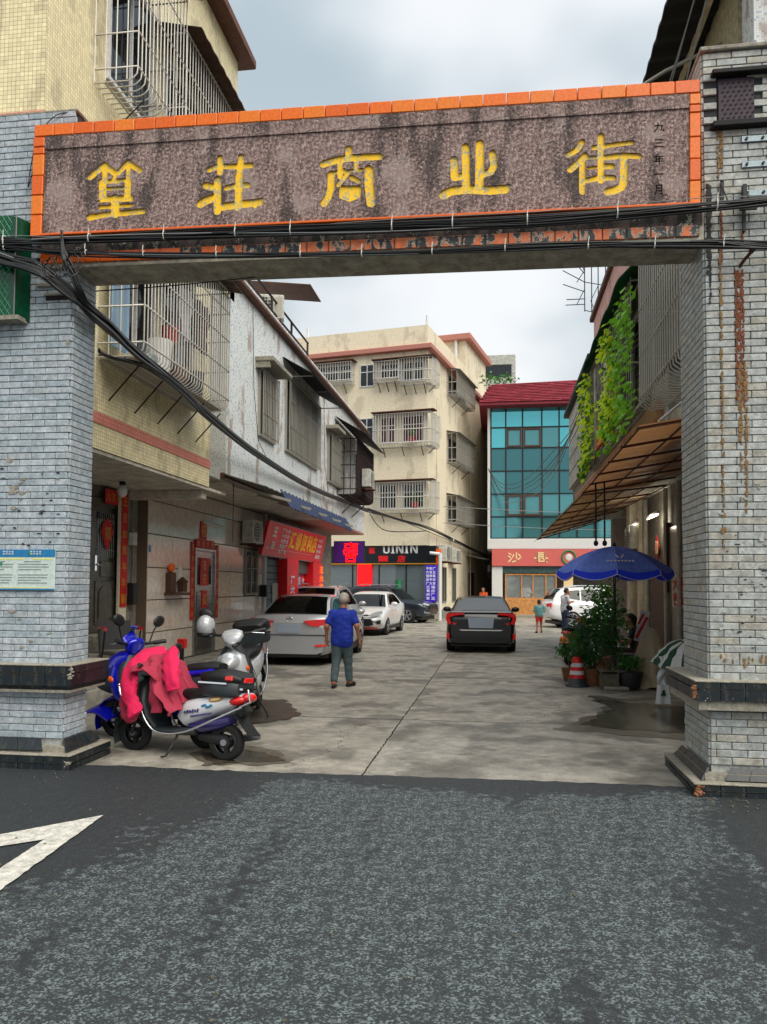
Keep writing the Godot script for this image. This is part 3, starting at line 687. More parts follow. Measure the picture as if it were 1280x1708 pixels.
	var stub := MB.new(); stub.tube([Vector3(2.02, 4.40, -6.99), Vector3(2.045, 4.44, -6.94), Vector3(2.09, 4.49, -6.86)], 0.014, 8); stub.tube([Vector3(2.085, 4.485, -6.87), Vector3(2.10, 4.505, -6.84)], 0.02, 8)
	obj("pipe_stub", stub, m("rusty"), rp)
	# rust and soot that has run down the bricks
	streaks(rp, "rust_stain", 1.985, 2.06, 4.40, 3.2, 12, 1.5)
	streaks(rp, "rust_pale", 2.0, 2.07, 3.6, 2.3, 14, 1.9)
	streaks(rp, "rust_stain", 1.878, 1.892, 4.92, 4.45, 4, 0.3); streaks(rp, "rust_pale", 1.862, 1.89, 4.6, 1.9, 5, 2.6)
	streaks(rp, "rust_stain", 2.035, 2.06, 4.74, 4.6, 3, 0.4); streaks(rp, "rust_pale", 1.86, 1.90, 5.60, 5.2, 5, 0.5); streaks(rp, "rust_stain", 2.25, 2.30, 5.6, 5.3, 4, 0.5)
	streaks(rp, "soot_stain", 1.765, 1.80, 5.15, 4.1, 12, 0.8); streaks(rp, "rust_pale", 1.8, 2.5, 1.16, 1.06, 26, 0.9)
	var sc := MB.new()
	for i in 34:
		var s := rng.randf_range(0.005, 0.022); blot(sc, Vector3(rng.randf_range(1.80, 2.4), rng.randf_range(1.2, 2.6), -6.966), s * 1.7, s, Vector3.RIGHT, Vector3.BACK)
	for i in 30:
		var s := rng.randf_range(0.003, 0.009); blot(sc, Vector3(rng.randf_range(1.66, 2.4), rng.randf_range(0.3, 1.0), -6.806), s, s, Vector3.RIGHT, Vector3.BACK)
	obj("paint_scuffs", sc, m("mortar_pale"), rp)
	var dk := MB.new()
	for i in 22: blot(dk, Vector3(rng.randf_range(1.85, 2.4), rng.randf_range(1.2, 2.3), -6.9665), rng.randf_range(0.01, 0.03), rng.randf_range(0.003, 0.012), Vector3.RIGHT, Vector3.BACK)
	obj("dark_scuffs", dk, m("soot_stain"), rp)
	gate_beam()
	# green glazed box sign at the left edge
	var gs := thing("sign_box", "green glazed box sign with a lattice pattern on the left pillar's edge", "sign", Vector3(-4.43, 4.2, -6.95))
	var cv := func(u, v): return Vector3(-0.85 + u * 0.78, 0.02 + v * 1.05 - u * 0.10 * v, 0.02 + 0.10 * sin(u * PI * 0.5))
	var gm := MB.new(); gm.grid(10, 8, cv, 0.03); obj("front_panel", gm, m("green_glaze"), gs)
	var side := MB.new(); side.slab(Vector3(-0.07, 0.02, 0.12), Vector3(0, 0.0, -0.02), Vector3(0, 0.96, -0.02), Vector3(-0.07, 0.97, 0.12), 0.02); obj("side_panel", side, m("green_glaze"), gs)
	var ln := MB.new()
	for i in 26:
		for sgn in [-1, 1]:
			var pts := []
			for k in 15:
				var u: float = -0.4 + i * 0.075 + sgn * (k / 14.0 - 0.5) * 0.9; var v: float = k / 14.0
				if u > 0.01 and u < 0.97: pts.append(cv.call(u, v) + Vector3(0, 0, 0.003))
			if pts.size() > 1: ln.tube(pts, 0.0028, 4)
	obj("lattice", ln, m("green_line"), gs)
	part_box("bottom_tray", Vector3(-0.85, -0.02, -0.03), Vector3(-0.02, 0.02, 0.14), m("old_cement"), gs)
	var ed := MB.new(); ed.tube([Vector3(-0.07, 0.02, 0.126), Vector3(-0.07, 0.98, 0.126)], 0.006, 5); obj("edge_strip", ed, m("wire_grey"), gs)

func blot(mb: MB, c: Vector3, rx: float, ry: float, right: Vector3, nrm: Vector3):   # an irregular fleck, 2 mm thick
	var n := 7; var a := []; var b := []; var up := Vector3.UP; c += nrm * (rng.randf() * 0.003)
	for k in n:
		var q := TAU * k / n; var r := rng.randf_range(0.45, 1.0)
		var p := c + right * cos(q) * rx * r + up * sin(q) * ry * r
		a.append(p - nrm * 0.006); b.append(p + nrm * 0.001)
	mb.loft([a, b])
func streaks(parent: Node, mat: String, x0: float, x1: float, top: float, bottom: float, n: int, ragged_by: float):
	var mb := MB.new()
	for i in n:
		var x := rng.randf_range(x0, x1); var w := rng.randf_range(0.004, 0.016); var y := top - rng.randf() * 0.05
		var end := lerpf(top, bottom, rng.randf_range(0.25, 1.0) if i else 1.0)
		while y > end:
			var l := rng.randf_range(0.03, 0.056)
			if rng.randf() > 0.25 * ragged_by:
				var nx := x + rng.randfn(0, 0.002)
				blot(mb, Vector3(nx, y - l * 0.5, -6.9665), w * rng.randf_range(0.7, 1.3), l * 0.62, Vector3.RIGHT, Vector3.BACK)
			y -= l
	obj("rust_streak" if mat.begins_with("rust") else "soot_streak", mb, m(mat), parent)

func plinth(p: Node3D, s: int):    # the dark glazed plinth and base of a pillar; s = -1 left, 1 right
	var xe := -4.0 if s < 0 else 1.745; var zb := -7.42 if s < 0 else -7.85
	var far := -5.35 if s < 0 else 2.75
	var o := func(d, y): return Vector3(xe - s * d, y, -6.985 + d)             # front inner corner pushed out by d
	var f := func(d, y): return Vector3(far, y, -6.985 + d)
	var b := func(d, y): return Vector3(xe - s * d, y, zb - d)
	var bands := [[0.10, 0.70, 0.145, 0.76], [0.145, 0.76, 0.145, 0.875], [0.145, 0.88, 0.145, 0.945]] if s < 0 else [[0.02, 0.68, 0.10, 0.765], [0.14, 0.775, 0.14, 0.87], [0.14, 0.875, 0.14, 0.93]]
	bands += [[0.10, 0.165, 0.03, 0.265], [0.17, 0.005, 0.17, 0.065], [0.17, 0.07, 0.17, 0.13]] if s < 0 else [[0.095, 0.13, 0.06, 0.175], [0.06, 0.18, 0.025, 0.225], [0.16, 0.005, 0.16, 0.055], [0.16, 0.06, 0.16, 0.105]]
	var core := MB.new()
	for lv in ([[0.12, 0.70, 0.942], [0.14, 0.0, 0.14], [0.07, 0.14, 0.20]] if s < 0 else [[0.115, 0.70, 0.928], [0.135, 0.0, 0.105], [0.06, 0.10, 0.18]]):
		var a: Vector3 = o.call(lv[0], lv[1]); var c: Vector3 = b.call(lv[0], lv[2])
		core.span(Vector3(a.x, lv[1], a.z), Vector3(far + s * 0.1, lv[2], c.z))
	obj("plinth_core", core, m("old_cement"), p)
	for bd in bands:
		var c0: Vector3 = o.call(bd[0], bd[1]); var c1: Vector3 = o.call(bd[2], bd[3]); var f0: Vector3 = f.call(bd[0], bd[1]); var f1: Vector3 = f.call(bd[2], bd[3]); var b0: Vector3 = b.call(bd[0], bd[1]); var b1: Vector3 = b.call(bd[2], bd[3])
		var nf := 6; var nb := int(ceil((c0 - b0).length() / 0.25))
		var gone := [5] if s < 0 and bd[1] > 0.15 and bd[1] < 0.3 else ([0] if s > 0 and bd[1] < 0.2 and bd[1] > 0.1 else [])
		if s < 0:
			tiles(p, f0, c0, c1, f1, nf, 0.004, gone); tiles(p, c0, b0, b1, c1, nb)
		else:
			tiles(p, c0, f0, f1, c1, nf, 0.004, gone); tiles(p, b0, c0, c1, b1, nb)
	var top := MB.new(); var d := 0.15
	var yt := 0.945 if s < 0 else 0.93
	var a1: Vector3 = o.call(d, yt); var b1: Vector3 = b.call(d, yt)
	top.cbox(Vector3((a1.x + far) * 0.5, yt + 0.006, (a1.z + b1.z) * 0.5), Vector3(absf(a1.x - far), 0.014, absf(a1.z - b1.z)), 0.004)
	var yb := 0.133 if s < 0 else 0.108
	var a2: Vector3 = o.call(0.172, yb); var b2: Vector3 = b.call(0.172, yb)
	top.cbox(Vector3((a2.x + far) * 0.5, yb + 0.006, (a2.z + b2.z) * 0.5), Vector3(absf(a2.x - far), 0.014, absf(a2.z - b2.z)), 0.004)
	obj("ledge_mortar", top, m("old_cement"), p)
	var chip := MB.new()
	for i in 9:
		var q: Vector3 = o.call(0.148, (0.93 if s < 0 else 0.90) - i * 0.012); chip.cbox(q + Vector3(rng.randf_range(-0.015, 0.015), 0, rng.randf_range(-0.012, 0.002)), Vector3(0.035, 0.016, 0.02) * rng.randf_range(0.7, 1.3), 0.005, rot(Vector3.BACK, rng.randf() * 60))
	for i in 22:
		var q: Vector3 = o.call(0.163, 0.02 + rng.randf() * 0.09); chip.cbox(q + Vector3(s * rng.randf() * 0.07, 0, -rng.randf() * 0.03), Vector3(0.03, 0.022, 0.03) * rng.randf_range(0.6, 1.4), 0.006, rot(Vector3(1, 1, 0.4).normalized(), rng.randf() * 90))
	obj("broken_corner", chip, m("terracotta") if s > 0 else m("old_cement"), p)

const BIG := {
	"huang": [[95, 165, 455, 560], [-3.851, 5.696, -3.277, 5.662, -3.257, 5.061, -3.829, 5.088], "38:112,282 205,205;38:205,208 265,252;34:205,215 205,300;32:290,255 355,187;34:355,192 425,240;28:355,195 350,300;24:268,275 255,310;48:190,312 192,405;26:195,312 350,300;42:352,305 346,408;22:225,356 318,350;26:180,414 372,408;14:165,434 378,428;26:178,471 242,468;26:305,463 372,459;50:270,415 270,512;34:112,538 200,518 330,508 446,496;40:108,535 130,530"],
	"zhuang": [[790, 140, 1195, 510], [-2.755, 5.668, -2.136, 5.631, -2.122, 5.08, -2.738, 5.111], "34:862,236 920,212 1000,216 1126,208;38:932,162 930,250;38:1064,155 1050,265;44:842,335 885,345;46:915,300 913,495;48:806,450 850,425 895,412;46:1050,275 1043,470;34:972,350 1040,335 1105,332;46:945,468 1060,452 1178,440;18:1190,418 1150,470"],
	"shang": [[85, 85, 450, 440], [-1.596, 5.673, -1.031, 5.638, -1.021, 5.09, -1.584, 5.118], "38:255,98 255,150;40:104,190 180,165 270,152 436,144;32:205,190 205,262;26:302,165 300,215;42:152,250 150,330 130,390 108,420;22:150,248 230,225;20:215,235 335,222;50:375,222 376,310 388,418;26:250,240 194,312;28:272,266 318,292;26:215,330 318,330 312,378 262,398 212,382 213,334"],
	"ye": [[795, 45, 1215, 405], [-0.51, 5.667, 0.111, 5.628, 0.116, 5.085, -0.502, 5.117], "46:882,165 885,265;40:890,268 930,262;44:950,88 955,320;48:1036,68 1032,320;40:1110,125 1118,200 1098,235 1060,245;50:818,372 870,347 960,337 1090,345 1185,337;24:1205,318 1150,340"],
	"jie": [[185, 235, 720, 650], [0.581, 5.638, 1.211, 5.598, 1.213, 5.089, 0.585, 5.122], "38:308,280 270,338 205,374;44:330,378 280,430 222,478;44:310,420 308,635;46:442,240 442,555;34:388,322 500,306;26:340,394 560,384;40:475,455 520,455;22:350,470 408,462;40:345,556 430,535 530,538;32:522,302 662,286;40:482,392 600,378 712,384;54:605,400 605,560 588,600 540,625 490,636"],
}
func gate_beam():
	var gb := thing("gate_beam", "gate beam edged in orange tiles with five carved yellow characters", "sign", Vector3(-1.35, 5.3, -6.9), -0.0)
	gb.rotation.z = -0.012
	var off := Vector3(-1.35, 5.3, 0)
	var R := func(x, y, z): return Vector3(x, y, z) - off
	part_box("beam_core", R.call(-4.39, 4.98, -0.47), R.call(1.70, 6.0, -0.07), m("soffit"), gb)
	part_box("beam_soffit", R.call(-4.3, 4.66, -0.5), R.call(1.735, 4.98, -0.025), m("soffit"), gb)
	# pebbledash panel with the characters cut into it
	var csg := CSGCombiner3D.new(); csg.name = "pebbledash_panel"; gb.add_child(csg, true)
	var pb := CSGBox3D.new(); pb.name = "slab"; pb.size = Vector3(5.89, 0.97, 0.06); pb.position = R.call(-1.335, 5.475, -0.035); pb.material = m("pebble"); csg.add_child(pb)
	var strip := CSGBox3D.new(); strip.name = "strip"; strip.size = Vector3(5.89, 0.125, 0.05); strip.position = R.call(-1.335, 5.868, -0.018); strip.material = m("pebble"); csg.add_child(strip)
	var floorm := []
	for key in BIG:
		var d = BIG[key]; var bb = d[0]; var P = d[1]
		var tl := Vector2(P[0], P[1]); var tr := Vector2(P[2], P[3]); var br := Vector2(P[4], P[5]); var bl := Vector2(P[6], P[7])
		for stroke in d[2].split(";"):
			var hw := float(stroke.split(":")[0]) * 0.5; var pl := PackedVector2Array()
			for q in stroke.split(":")[1].split(" "): pl.append(Vector2(float(q.split(",")[0]), float(q.split(",")[1])))
			for poly in Geometry2D.offset_polyline(pl, hw * 1.09, Geometry2D.JOIN_ROUND, Geometry2D.END_ROUND):
				var out := PackedVector2Array(); var last := Vector2(1e9, 0)
				for q in poly:
					if (q - last).length() < 2.5: continue
					last = q
					var u: float = (q.x - bb[0]) / (bb[2] - bb[0]); var v: float = (q.y - bb[1]) / (bb[3] - bb[1])
					var w := tl.lerp(tr, u).lerp(bl.lerp(br, u), v)
					out.append(w - Vector2(-1.35, 5.3))
				cut(csg, out, 0.030)
		part_box("yellow_character", R.call(bl.x - 0.02, br.y - 0.02, -0.05), R.call(tr.x + 0.02, tl.y + 0.03, -0.0225), m("worn_yellow"), gb)
	var k := 0
	for gl in ["nine", "three", "year", "one", "month"]:
		var cy: float = [5.665, 5.525, 5.385, 5.255, 5.12][k]; k += 1
		for pl in polyline(GLYPH[gl]):
			var q := PackedVector2Array()
			for v in pl: q.append(Vector2(v.x * 9.0, v.y * 9.0))
			for poly in Geometry2D.offset_polyline(q, 0.55, Geometry2D.JOIN_MITER, Geometry2D.END_SQUARE):
				var out := PackedVector2Array()
				for v in poly: out.append(Vector2(1.318 + v.x * 0.01, cy - 0.05 + v.y * 0.01) - Vector2(-1.35, 5.3))
				cut(csg, out, 0.026)
	part_box("carved_date", R.call(1.29, 5.03, -0.045), R.call(1.44, 5.75, -0.018), m("carved_dark"), gb)
	# orange edging tiles: top row, two sides and a thin ledge
	var n := 30
	for i in n:
		var x0 := -4.395 + i * 6.09 / n
		var y0 := 5.932; var y1 := 6.045 
		part_box("orange_tile", R.call(x0 + 0.003, y0, -0.4), R.call(x0 + 6.09 / n - 0.003, y1, 0.012 + rng.randf() * 0.004), m("orange%d" % (rng.randi() % 3)), gb, 0.006)
	for side in [[-4.398, -4.285], [1.612, 1.70]]:
		var ys := [4.96, 5.17, 5.36, 5.55, 5.76, 5.83, 5.928]
		for i in ys.size() - 1:
			part_box("orange_tile", R.call(side[0], ys[i] + 0.003, -0.4), R.call(side[1], ys[i + 1] - 0.003, 0.010 + rng.randf() * 0.005), m("orange%d" % (rng.randi() % 3)), gb, 0.006)
	part_box("red_ledge", R.call(-4.3, 4.962, -0.06), R.call(1.69, 4.984, 0.018), m("orange1"), gb, 0.004)
	# sooty band, worn orange course under it, bare concrete at the bottom
	part_box("sooty_band", R.call(-4.3, 4.80, -0.06), R.call(1.72, 4.96, -0.018), m("soot"), gb)
	for i in 30:
		var x0 := -4.3 + i * 0.2
		var good := i < 9
		part_box("orange_tile", R.call(x0 + 0.003, 4.70, -0.06), R.call(x0 + 0.197, 4.798, -0.006 - rng.randf() * 0.004), m("orange1") if good and i != 7 else m("flaked"), gb, 0.005)
func cut(csg: Node, poly: PackedVector2Array, depth: float):
	if poly.size() < 3: return
	var c := CSGPolygon3D.new(); c.name = "stroke"; c.operation = CSGShape3D.OPERATION_SUBTRACTION
	if Geometry2D.is_polygon_clockwise(poly): poly.reverse()
	c.polygon = poly; c.depth = depth + 0.01; c.position = Vector3(0, 0, 0.01 - 0.005); c.material = m("pebble")
	csg.add_child(c, true)

# ---------- pieces of buildings; o is the lower left corner on the wall as seen from outside, al runs right, out away from the wall ----------
func W(o: Vector3, al: Vector3, out: Vector3, x: float, y: float, z: float) -> Vector3: return o + al * x + Vector3.UP * y + out * z
func wbox(mb: MB, o: Vector3, al: Vector3, out: Vector3, a: Vector3, b: Vector3):
	mb.box(W(o, al, out, (a.x + b.x) * 0.5, (a.y + b.y) * 0.5, (a.z + b.z) * 0.5), (b - a).abs(), Basis(al, Vector3.UP, out))
func window(bld: Node, o: Vector3, al: Vector3, out: Vector3, w: float, h: float, panes := 2, frame := "white", glass := "window_glass", transom := 0.0) -> Node:
	var win := Node3D.new(); win.name = "window"; bld.add_child(win, true)
	var t := minf(0.05, w * 0.08)
	var fr := MB.new()
	wbox(fr, o, al, out, Vector3(0, 0, -0.02), Vector3(w, t, 0.05)); wbox(fr, o, al, out, Vector3(0, h - t, -0.02), Vector3(w, h, 0.05))
	wbox(fr, o, al, out, Vector3(0, t, -0.02), Vector3(t, h - t, 0.05)); wbox(fr, o, al, out, Vector3(w - t, t, -0.02), Vector3(w, h - t, 0.05))
	for i in range(1, panes): wbox(fr, o, al, out, Vector3(w * i / panes - t * 0.4, t, -0.02), Vector3(w * i / panes + t * 0.4, h - t, 0.045))
	if transom > 0: wbox(fr, o, al, out, Vector3(t, h * transom - t * 0.4, -0.02), Vector3(w - t, h * transom + t * 0.4, 0.043))
	obj("frame", fr, m(frame), win)
	for i in panes:
		var gl := MB.new(); wbox(gl, o, al, out, Vector3(w * i / panes + t * 0.5, t, -0.02), Vector3(w * (i + 1) / panes - t * 0.5, h - t, 0.012))
		obj("pane", gl, m(glass), win)
	return win
func cage(bld: Node, o: Vector3, al: Vector3, out: Vector3, w: float, h: float, d: float, sp := 0.11, mat := "bar", brackets := 3, hood := 0.0, hoodmat := "eave_under", rails := [], r := 0.009, left := true, right := true):
	var c := Node3D.new(); c.name = "window_cage"; bld.add_child(c, true)
	var bars := MB.new(); var n := int(w / sp); var n5 := 4 if sp > 0.14 else 5
	for i in n + 1:
		var x := w * i / n; var p := []
		p.append(W(o, al, out, x, h, d)); p.append(W(o, al, out, x, 0.16, d))
		for k in [[0.08, 0.985], [0.03, 0.90], [0.0, 0.78], [0.0, 0.0]]: p.append(W(o, al, out, x, k[0], d * k[1]))
		bars.tube(p, r, n5, false)
	var nd := maxi(2, int(d / (sp * 1.3)))
	for sd in ([0.0] if left else []) + ([w] if right else []):
		for i in range(0, nd): bars.tube([W(o, al, out, sd, h, d * i / nd), W(o, al, out, sd, 0.02, d * i / nd)], r, n5, false)
	stuff(obj("bars", bars, m(mat), c))
	var rl := MB.new()
	for y in (rails if rails else [0.17, h * 0.5, h - 0.02]):
		rl.tube([W(o, al, out, 0, y, 0), W(o, al, out, 0, y, d), W(o, al, out, w, y, d), W(o, al, out, w, y, 0)], r * 1.3, n5, false)
	for q in [0.25, 0.6]: rl.tube([W(o, al, out, 0, -0.01, d * q), W(o, al, out, w, -0.01, d * q)], r * 1.3, n5, false)
	obj("rails", rl, m(mat), c)
	for i in brackets:
		var x := w * (i + 0.5) / brackets
		var b := MB.new(); b.tube([W(o, al, out, x, -0.02, d * 0.85), W(o, al, out, x, -0.45 * d / 0.55, 0.0)], r * 1.2, 4)
		obj("bracket", b, m("bar_dark"), c)
	if hood > 0: canopy(c, "hood", W(o, al, out, -0.05, h + 0.14, 0), al, out, w + 0.1, hood, 0.16, hoodmat)
func canopy(bld: Node, called: String, o: Vector3, al: Vector3, out: Vector3, w: float, d: float, drop: float, mat: String, wave := 0.012):
	var mb := MB.new(); var n := clampi(int(w / 0.07), 6, 90)
	mb.grid(n, 3, func(u, v): return W(o, al, out, w * u, -drop * v + sin(u * n * PI * 0.5) * wave, d * v), 0.012)
	obj(called, mb, m(mat), bld)
func ac_unit(label: String, at: Vector3, turn: float, group := "air conditioner units on the walls", s := 1.0) -> Node3D:
	var t := thing("air_conditioner", label, "air conditioner", at, turn, group)
	part_box("casing", Vector3(-0.40, 0, 0.02) * s, Vector3(0.40, 0.56, 0.30) * s, m("ac_white"), t, 0.02)
	var f := MB.new(); f.lathe([[0.23 * s, 0], [0.23 * s, 0.012]], 20, Transform3D(rot(Vector3.RIGHT, 90), Vector3(-0.10, 0.28, 0.298) * s), false); obj("fan_opening", f, m("ac_dark"), t)
	var gr := MB.new()
	for k in 7: gr.box(Vector3(-0.10, 0.08 + k * 0.068, 0.316) * s, Vector3(0.46, 0.012, 0.006) * s)
	for k in 7: gr.box(Vector3(-0.30 + k * 0.068, 0.28, 0.314) * s, Vector3(0.012, 0.46, 0.004) * s)
	obj("fan_guard", gr, m("ac_white"), t)
	part_box("side_grille", Vector3(0.20, 0.06, 0.298) * s, Vector3(0.36, 0.50, 0.306) * s, m("bar_dull"), t)
	part_box("bracket", Vector3(-0.34, -0.05, -0.12) * s, Vector3(-0.30, 0, 0.34) * s, m("rusty"), t); part_box("bracket", Vector3(0.30, -0.05, -0.12) * s, Vector3(0.34, 0, 0.34) * s, m("rusty"), t)
	return t
func couplet(label: String, o: Vector3, al: Vector3, out: Vector3, w: float, h: float, glyphs: Array, horizontal := false, group := "red paper couplets round the doors"):
	var t := thing("red_couplet", label, "couplet", o, 0.0, group)
	var p := MB.new(); wbox(p, Vector3.ZERO, al, out, Vector3(0, 0, 0), Vector3(w, h, 0.008)); obj("paper", p, m("red_paper"), t)
	var n := glyphs.size()
	for i in n:
		var cw := w / n if horizontal else w; var ch := h if horizontal else h / n
		var s := minf(cw, ch) * 0.74
		var ox := cw * i + (cw - s) * 0.5 if horizontal else (w - s) * 0.5; var oy := (h - s) * 0.5 if horizontal else h - ch * (i + 0.5) - s * 0.5
		var g := MB.new(); write_glyph(g, glyphs[i], W(Vector3.ZERO, al, out, ox, oy, 0.010), al, Vector3.UP, s, s, s * 0.10, 0.004); obj("gold_character", g, m("gold"), t)

func left_buildings():
	var Xf := -4.8; var al := Vector3.FORWARD; var out := Vector3.RIGHT
	# yellow tiled building
	var yb := thing("tiled_building", "yellow mosaic tiled house overhanging the lane on the left", "building")
	part_box("wall", Vector3(-11, 3.34, -12.8), Vector3(Xf, 11.7, -7.72), m("yellow_tile"), yb)
	part_box("upper_wall", Vector3(-11, 6.9, -13.95), Vector3(Xf, 11.7, -12.8), m("yellow_tile"), yb)
	part_box("pink_band", Vector3(-5.2, 3.645, -12.81), Vector3(Xf + 0.012, 3.785, -7.75), m("pink_tile"), yb)
	part_box("pink_band", Vector3(-11, 6.66, -7.74), Vector3(Xf + 0.012, 6.76, -7.706), m("pink_tile"), yb)
	part_box("roof_eave", Vector3(-11, 11.45, -14.2), Vector3(Xf + 0.28, 11.62, -7.4), m("brown_eave"), yb, 0.02)
	part_box("roof_rim", Vector3(-11, 11.62, -14.15), Vector3(Xf + 0.22, 11.76, -7.45), m("salmon"), yb, 0.02)
	part_box("speckled_pier", Vector3(-6.5, 3.55, -13.68), Vector3(Xf - 0.03, 6.9, -12.8), m("dots"), yb)
	part_box("ground_floor_wall", Vector3(-11, 0, -12.72), Vector3(-6.35, 3.3, -7.9), m("grey_wall"), yb)
	part_box("soffit", Vector3(-10, 3.29, -13.7), Vector3(Xf - 0.02, 3.336, -7.75), m("ceiling"), yb)
	part_box("beam", Vector3(-6.3, 3.14, -12.95), Vector3(-4.9, 3.288, -12.75), m("ceiling"), yb, 0.01)
	# upper windows with cages
	var w1 := Vector3(Xf, 7.72, -8.75)
	window(yb, Vector3(Xf, 7.95, -9.0), al, out, 1.25, 1.7, 2)
	cage(yb, w1, al, out, 1.45, 2.1, 0.55, 0.10, "bar", 2, 0.75, "eave_under", [0.17, 0.6, 1.1, 1.6, 2.05])
	window(yb, Vector3(Xf, 8.1, -10.7), al, out, 1.5, 1.3, 2)
	cage(yb, Vector3(Xf, 7.72, -10.35), al, out, 2.3, 1.75, 0.5, 0.10, "bar", 2, 0.72, "eave_under", [0.17, 0.65, 1.2, 1.72])
	# the big balcony cage under the beam
	window(yb, Vector3(Xf, 4.8, -9.35), al, out, 1.1, 1.55, 2); window(yb, Vector3(Xf, 4.8, -10.7), al, out, 1.1, 1.55, 2)
	cage(yb, Vector3(Xf, 4.44, -8.95), al, out, 3.05, 1.9, 0.6, 0.095, "bar", 0, 0.8, "eave_under", [0.17, 0.62, 1.1, 1.55, 1.88], 0.010)
	for i in 5:
		var b := MB.new(); var z := -9.25 - i * 0.72
		b.tube([Vector3(Xf + 0.42, 4.43, z), Vector3(Xf + 0.01, 3.98, z)], 0.011, 5); obj("cage_bracket", b, m("bar_dark"), yb)
	var tray := MB.new(); tray.span(Vector3(Xf + 0.01, 4.435, -11.95), Vector3(Xf + 0.5, 4.447, -9.0)); obj("cage_floor", tray, m("bar_dull"), yb)
	# things kept in the balcony cage
	var cl := MB.new(); cl.grid(16, 6, func(u, v): return Vector3(Xf + 0.14 + 0.035 * sin(u * 40), 4.62 + v * 1.5, -9.02 - u * 0.42), 0.01)
	tag(obj("blue_cloth", cl, m("curtain_blue")), "pale blue striped cloth hanging inside the balcony cage", "cloth")
	var bk := MB.new(); bk.lathe([[0.10, 0], [0.14, 0.2], [0.145, 0.21]], 14, Transform3D(Basis.IDENTITY, Vector3(Xf + 0.3, 5.05, -10.4)), true); tag(obj("red_basin", bk, m("scooter_red")), "red plastic basin kept behind the bars of the balcony cage", "basin")
	for q in [["white_bucket", "white", -10.15, 4.5, 0.5, "tall white drum standing inside the balcony cage"], ["brown_crate", "wood", -10.75, 4.46, 0.34, "brown crate inside the balcony cage beside the white drum"], ["grey_tub", "galvanised", -9.7, 4.46, 0.2, "low grey blue tub near the near end of the balcony cage"], ["dark_tub", "plastic", -11.35, 4.46, 0.42, "dark tub at the far end of the balcony cage"]]:
		var b := MB.new(); b.lathe([[0.14, 0], [0.17, q[4]], [0.15, q[4]], [0.14, q[4] - 0.03]], 14, Transform3D(Basis.IDENTITY, Vector3(Xf + 0.26, q[3], q[2])), true); tag(obj(q[0], b, m(q[1])), q[5], "container")
	for q in [["hanging_shirt", "white_shirt", -10.9], ["hanging_shirt", "dark_top", -11.3], ["hanging_shirt", "maroon_trousers", -11.6]]:
		var b := MB.new(); b.grid(8, 6, func(u, v): return Vector3(Xf + 0.32 + 0.03 * sin(v * 7 + u * 9), 5.25 + v * 0.75, q[2] - (u - 0.5) * (0.34 + 0.1 * v)), 0.02); tag(obj(q[0], b, m(q[1])), {"white_shirt": "white shirt", "dark_top": "dark shirt", "maroon_trousers": "maroon shirt"}[q[1]] + " drying inside the balcony cage", "shirt")
	# beige tiled wall under the white house
	var bw := thing("tiled_wall", "glossy beige tiled ground floor wall with brown joints and a steel door", "wall")
	part_box("joint_bed", Vector3(-6.4, 0.0, -19.9), Vector3(-6.014, 3.55, -13.1), m("brown_joint"), bw)
	var rows := [0.285, 0.855, 1.425, 1.995, 2.585, 3.175, 3.52]
	for sg in [[-13.1, -14.15, 0, 6], [-14.15, -15.2, 0, 6], [-15.2, -16.35, 4, 6], [-16.35, -17.4, 0, 6], [-17.4, -18.4, 0, 6], [-18.4, -19.4, 0, 2], [-18.4, -19.4, 4, 6], [-19.4, -19.9, 0, 6]]:
		for r in range(sg[2], sg[3]):
			part_box("wall_tile", Vector3(-6.03, rows[r] + 0.009, sg[1] + 0.003), Vector3(-6.0 + rng.randf() * 0.002, rows[r + 1] - 0.009, sg[0] - 0.003), m("beige_tile" if rng.randf() < 0.6 else "beige_tile1"), bw, 0.003)
	var win := window(bw, Vector3(-6.01, 1.46, -18.42), al, out, 0.96, 1.1, 2, "bar_dull", "black_glass")
	var wb := MB.new()
	for i in 9: wb.tube([Vector3(-5.95, 1.48, -18.46 - i * 0.11), Vector3(-5.95, 2.54, -18.46 - i * 0.11)], 0.008, 4)
	for y in [1.75, 2.1, 2.4]: wb.tube([Vector3(-5.95, y, -18.42), Vector3(-5.95, y, -19.38)], 0.008, 4)
	obj("window_bars", wb, m("bar_dull"), bw)
	var d2 := Node3D.new(); d2.name = "door"; bw.add_child(d2, true); d2.set_meta("label", "narrow stainless steel door with posters")
	part_box("leaf", Vector3(-6.06, 0.29, -16.3), Vector3(-5.99, 2.38, -15.25), m("steel"), d2, 0.004)
	for q in [[0.42, 0.95], [1.05, 1.55]]: part_box("door_panel", Vector3(-5.992, q[0], -16.18), Vector3(-5.976, q[1], -15.37), m("steel"), d2, 0.008)
	part_box("door_window", Vector3(-5.992, 1.7, -16.15), Vector3(-5.98, 2.25, -15.4), m("window_glass"), d2)
	part_box("door_frame", Vector3(-6.03, 0.28, -15.25), Vector3(-5.955, 2.44, -15.19), m("steel"), d2, 0.005); part_box("door_frame", Vector3(-6.03, 0.28, -16.37), Vector3(-5.955, 2.44, -16.3), m("steel"), d2, 0.005); part_box("door_frame", Vector3(-6.03, 2.38, -16.3), Vector3(-5.955, 2.44, -15.25), m("steel"), d2, 0.005)
	couplet("red paper couplet down the left side of the narrow steel door", Vector3(-5.985, 1.0, -15.02), al, out, 0.17, 1.55, ["wang", "da", "chu", "ping", "an", "ji", "xiao"])
	couplet("red paper couplet down the right side of the narrow steel door", Vector3(-5.985, 1.0, -16.42), al, out, 0.17, 1.55, ["ping", "an", "da", "ji", "wang", "nine", "an"])
	couplet("red paper banner across the top of the narrow steel door", Vector3(-5.98, 2.45, -15.25), al, out, 1.05, 0.17, ["da", "ji", "da", "li"], true)
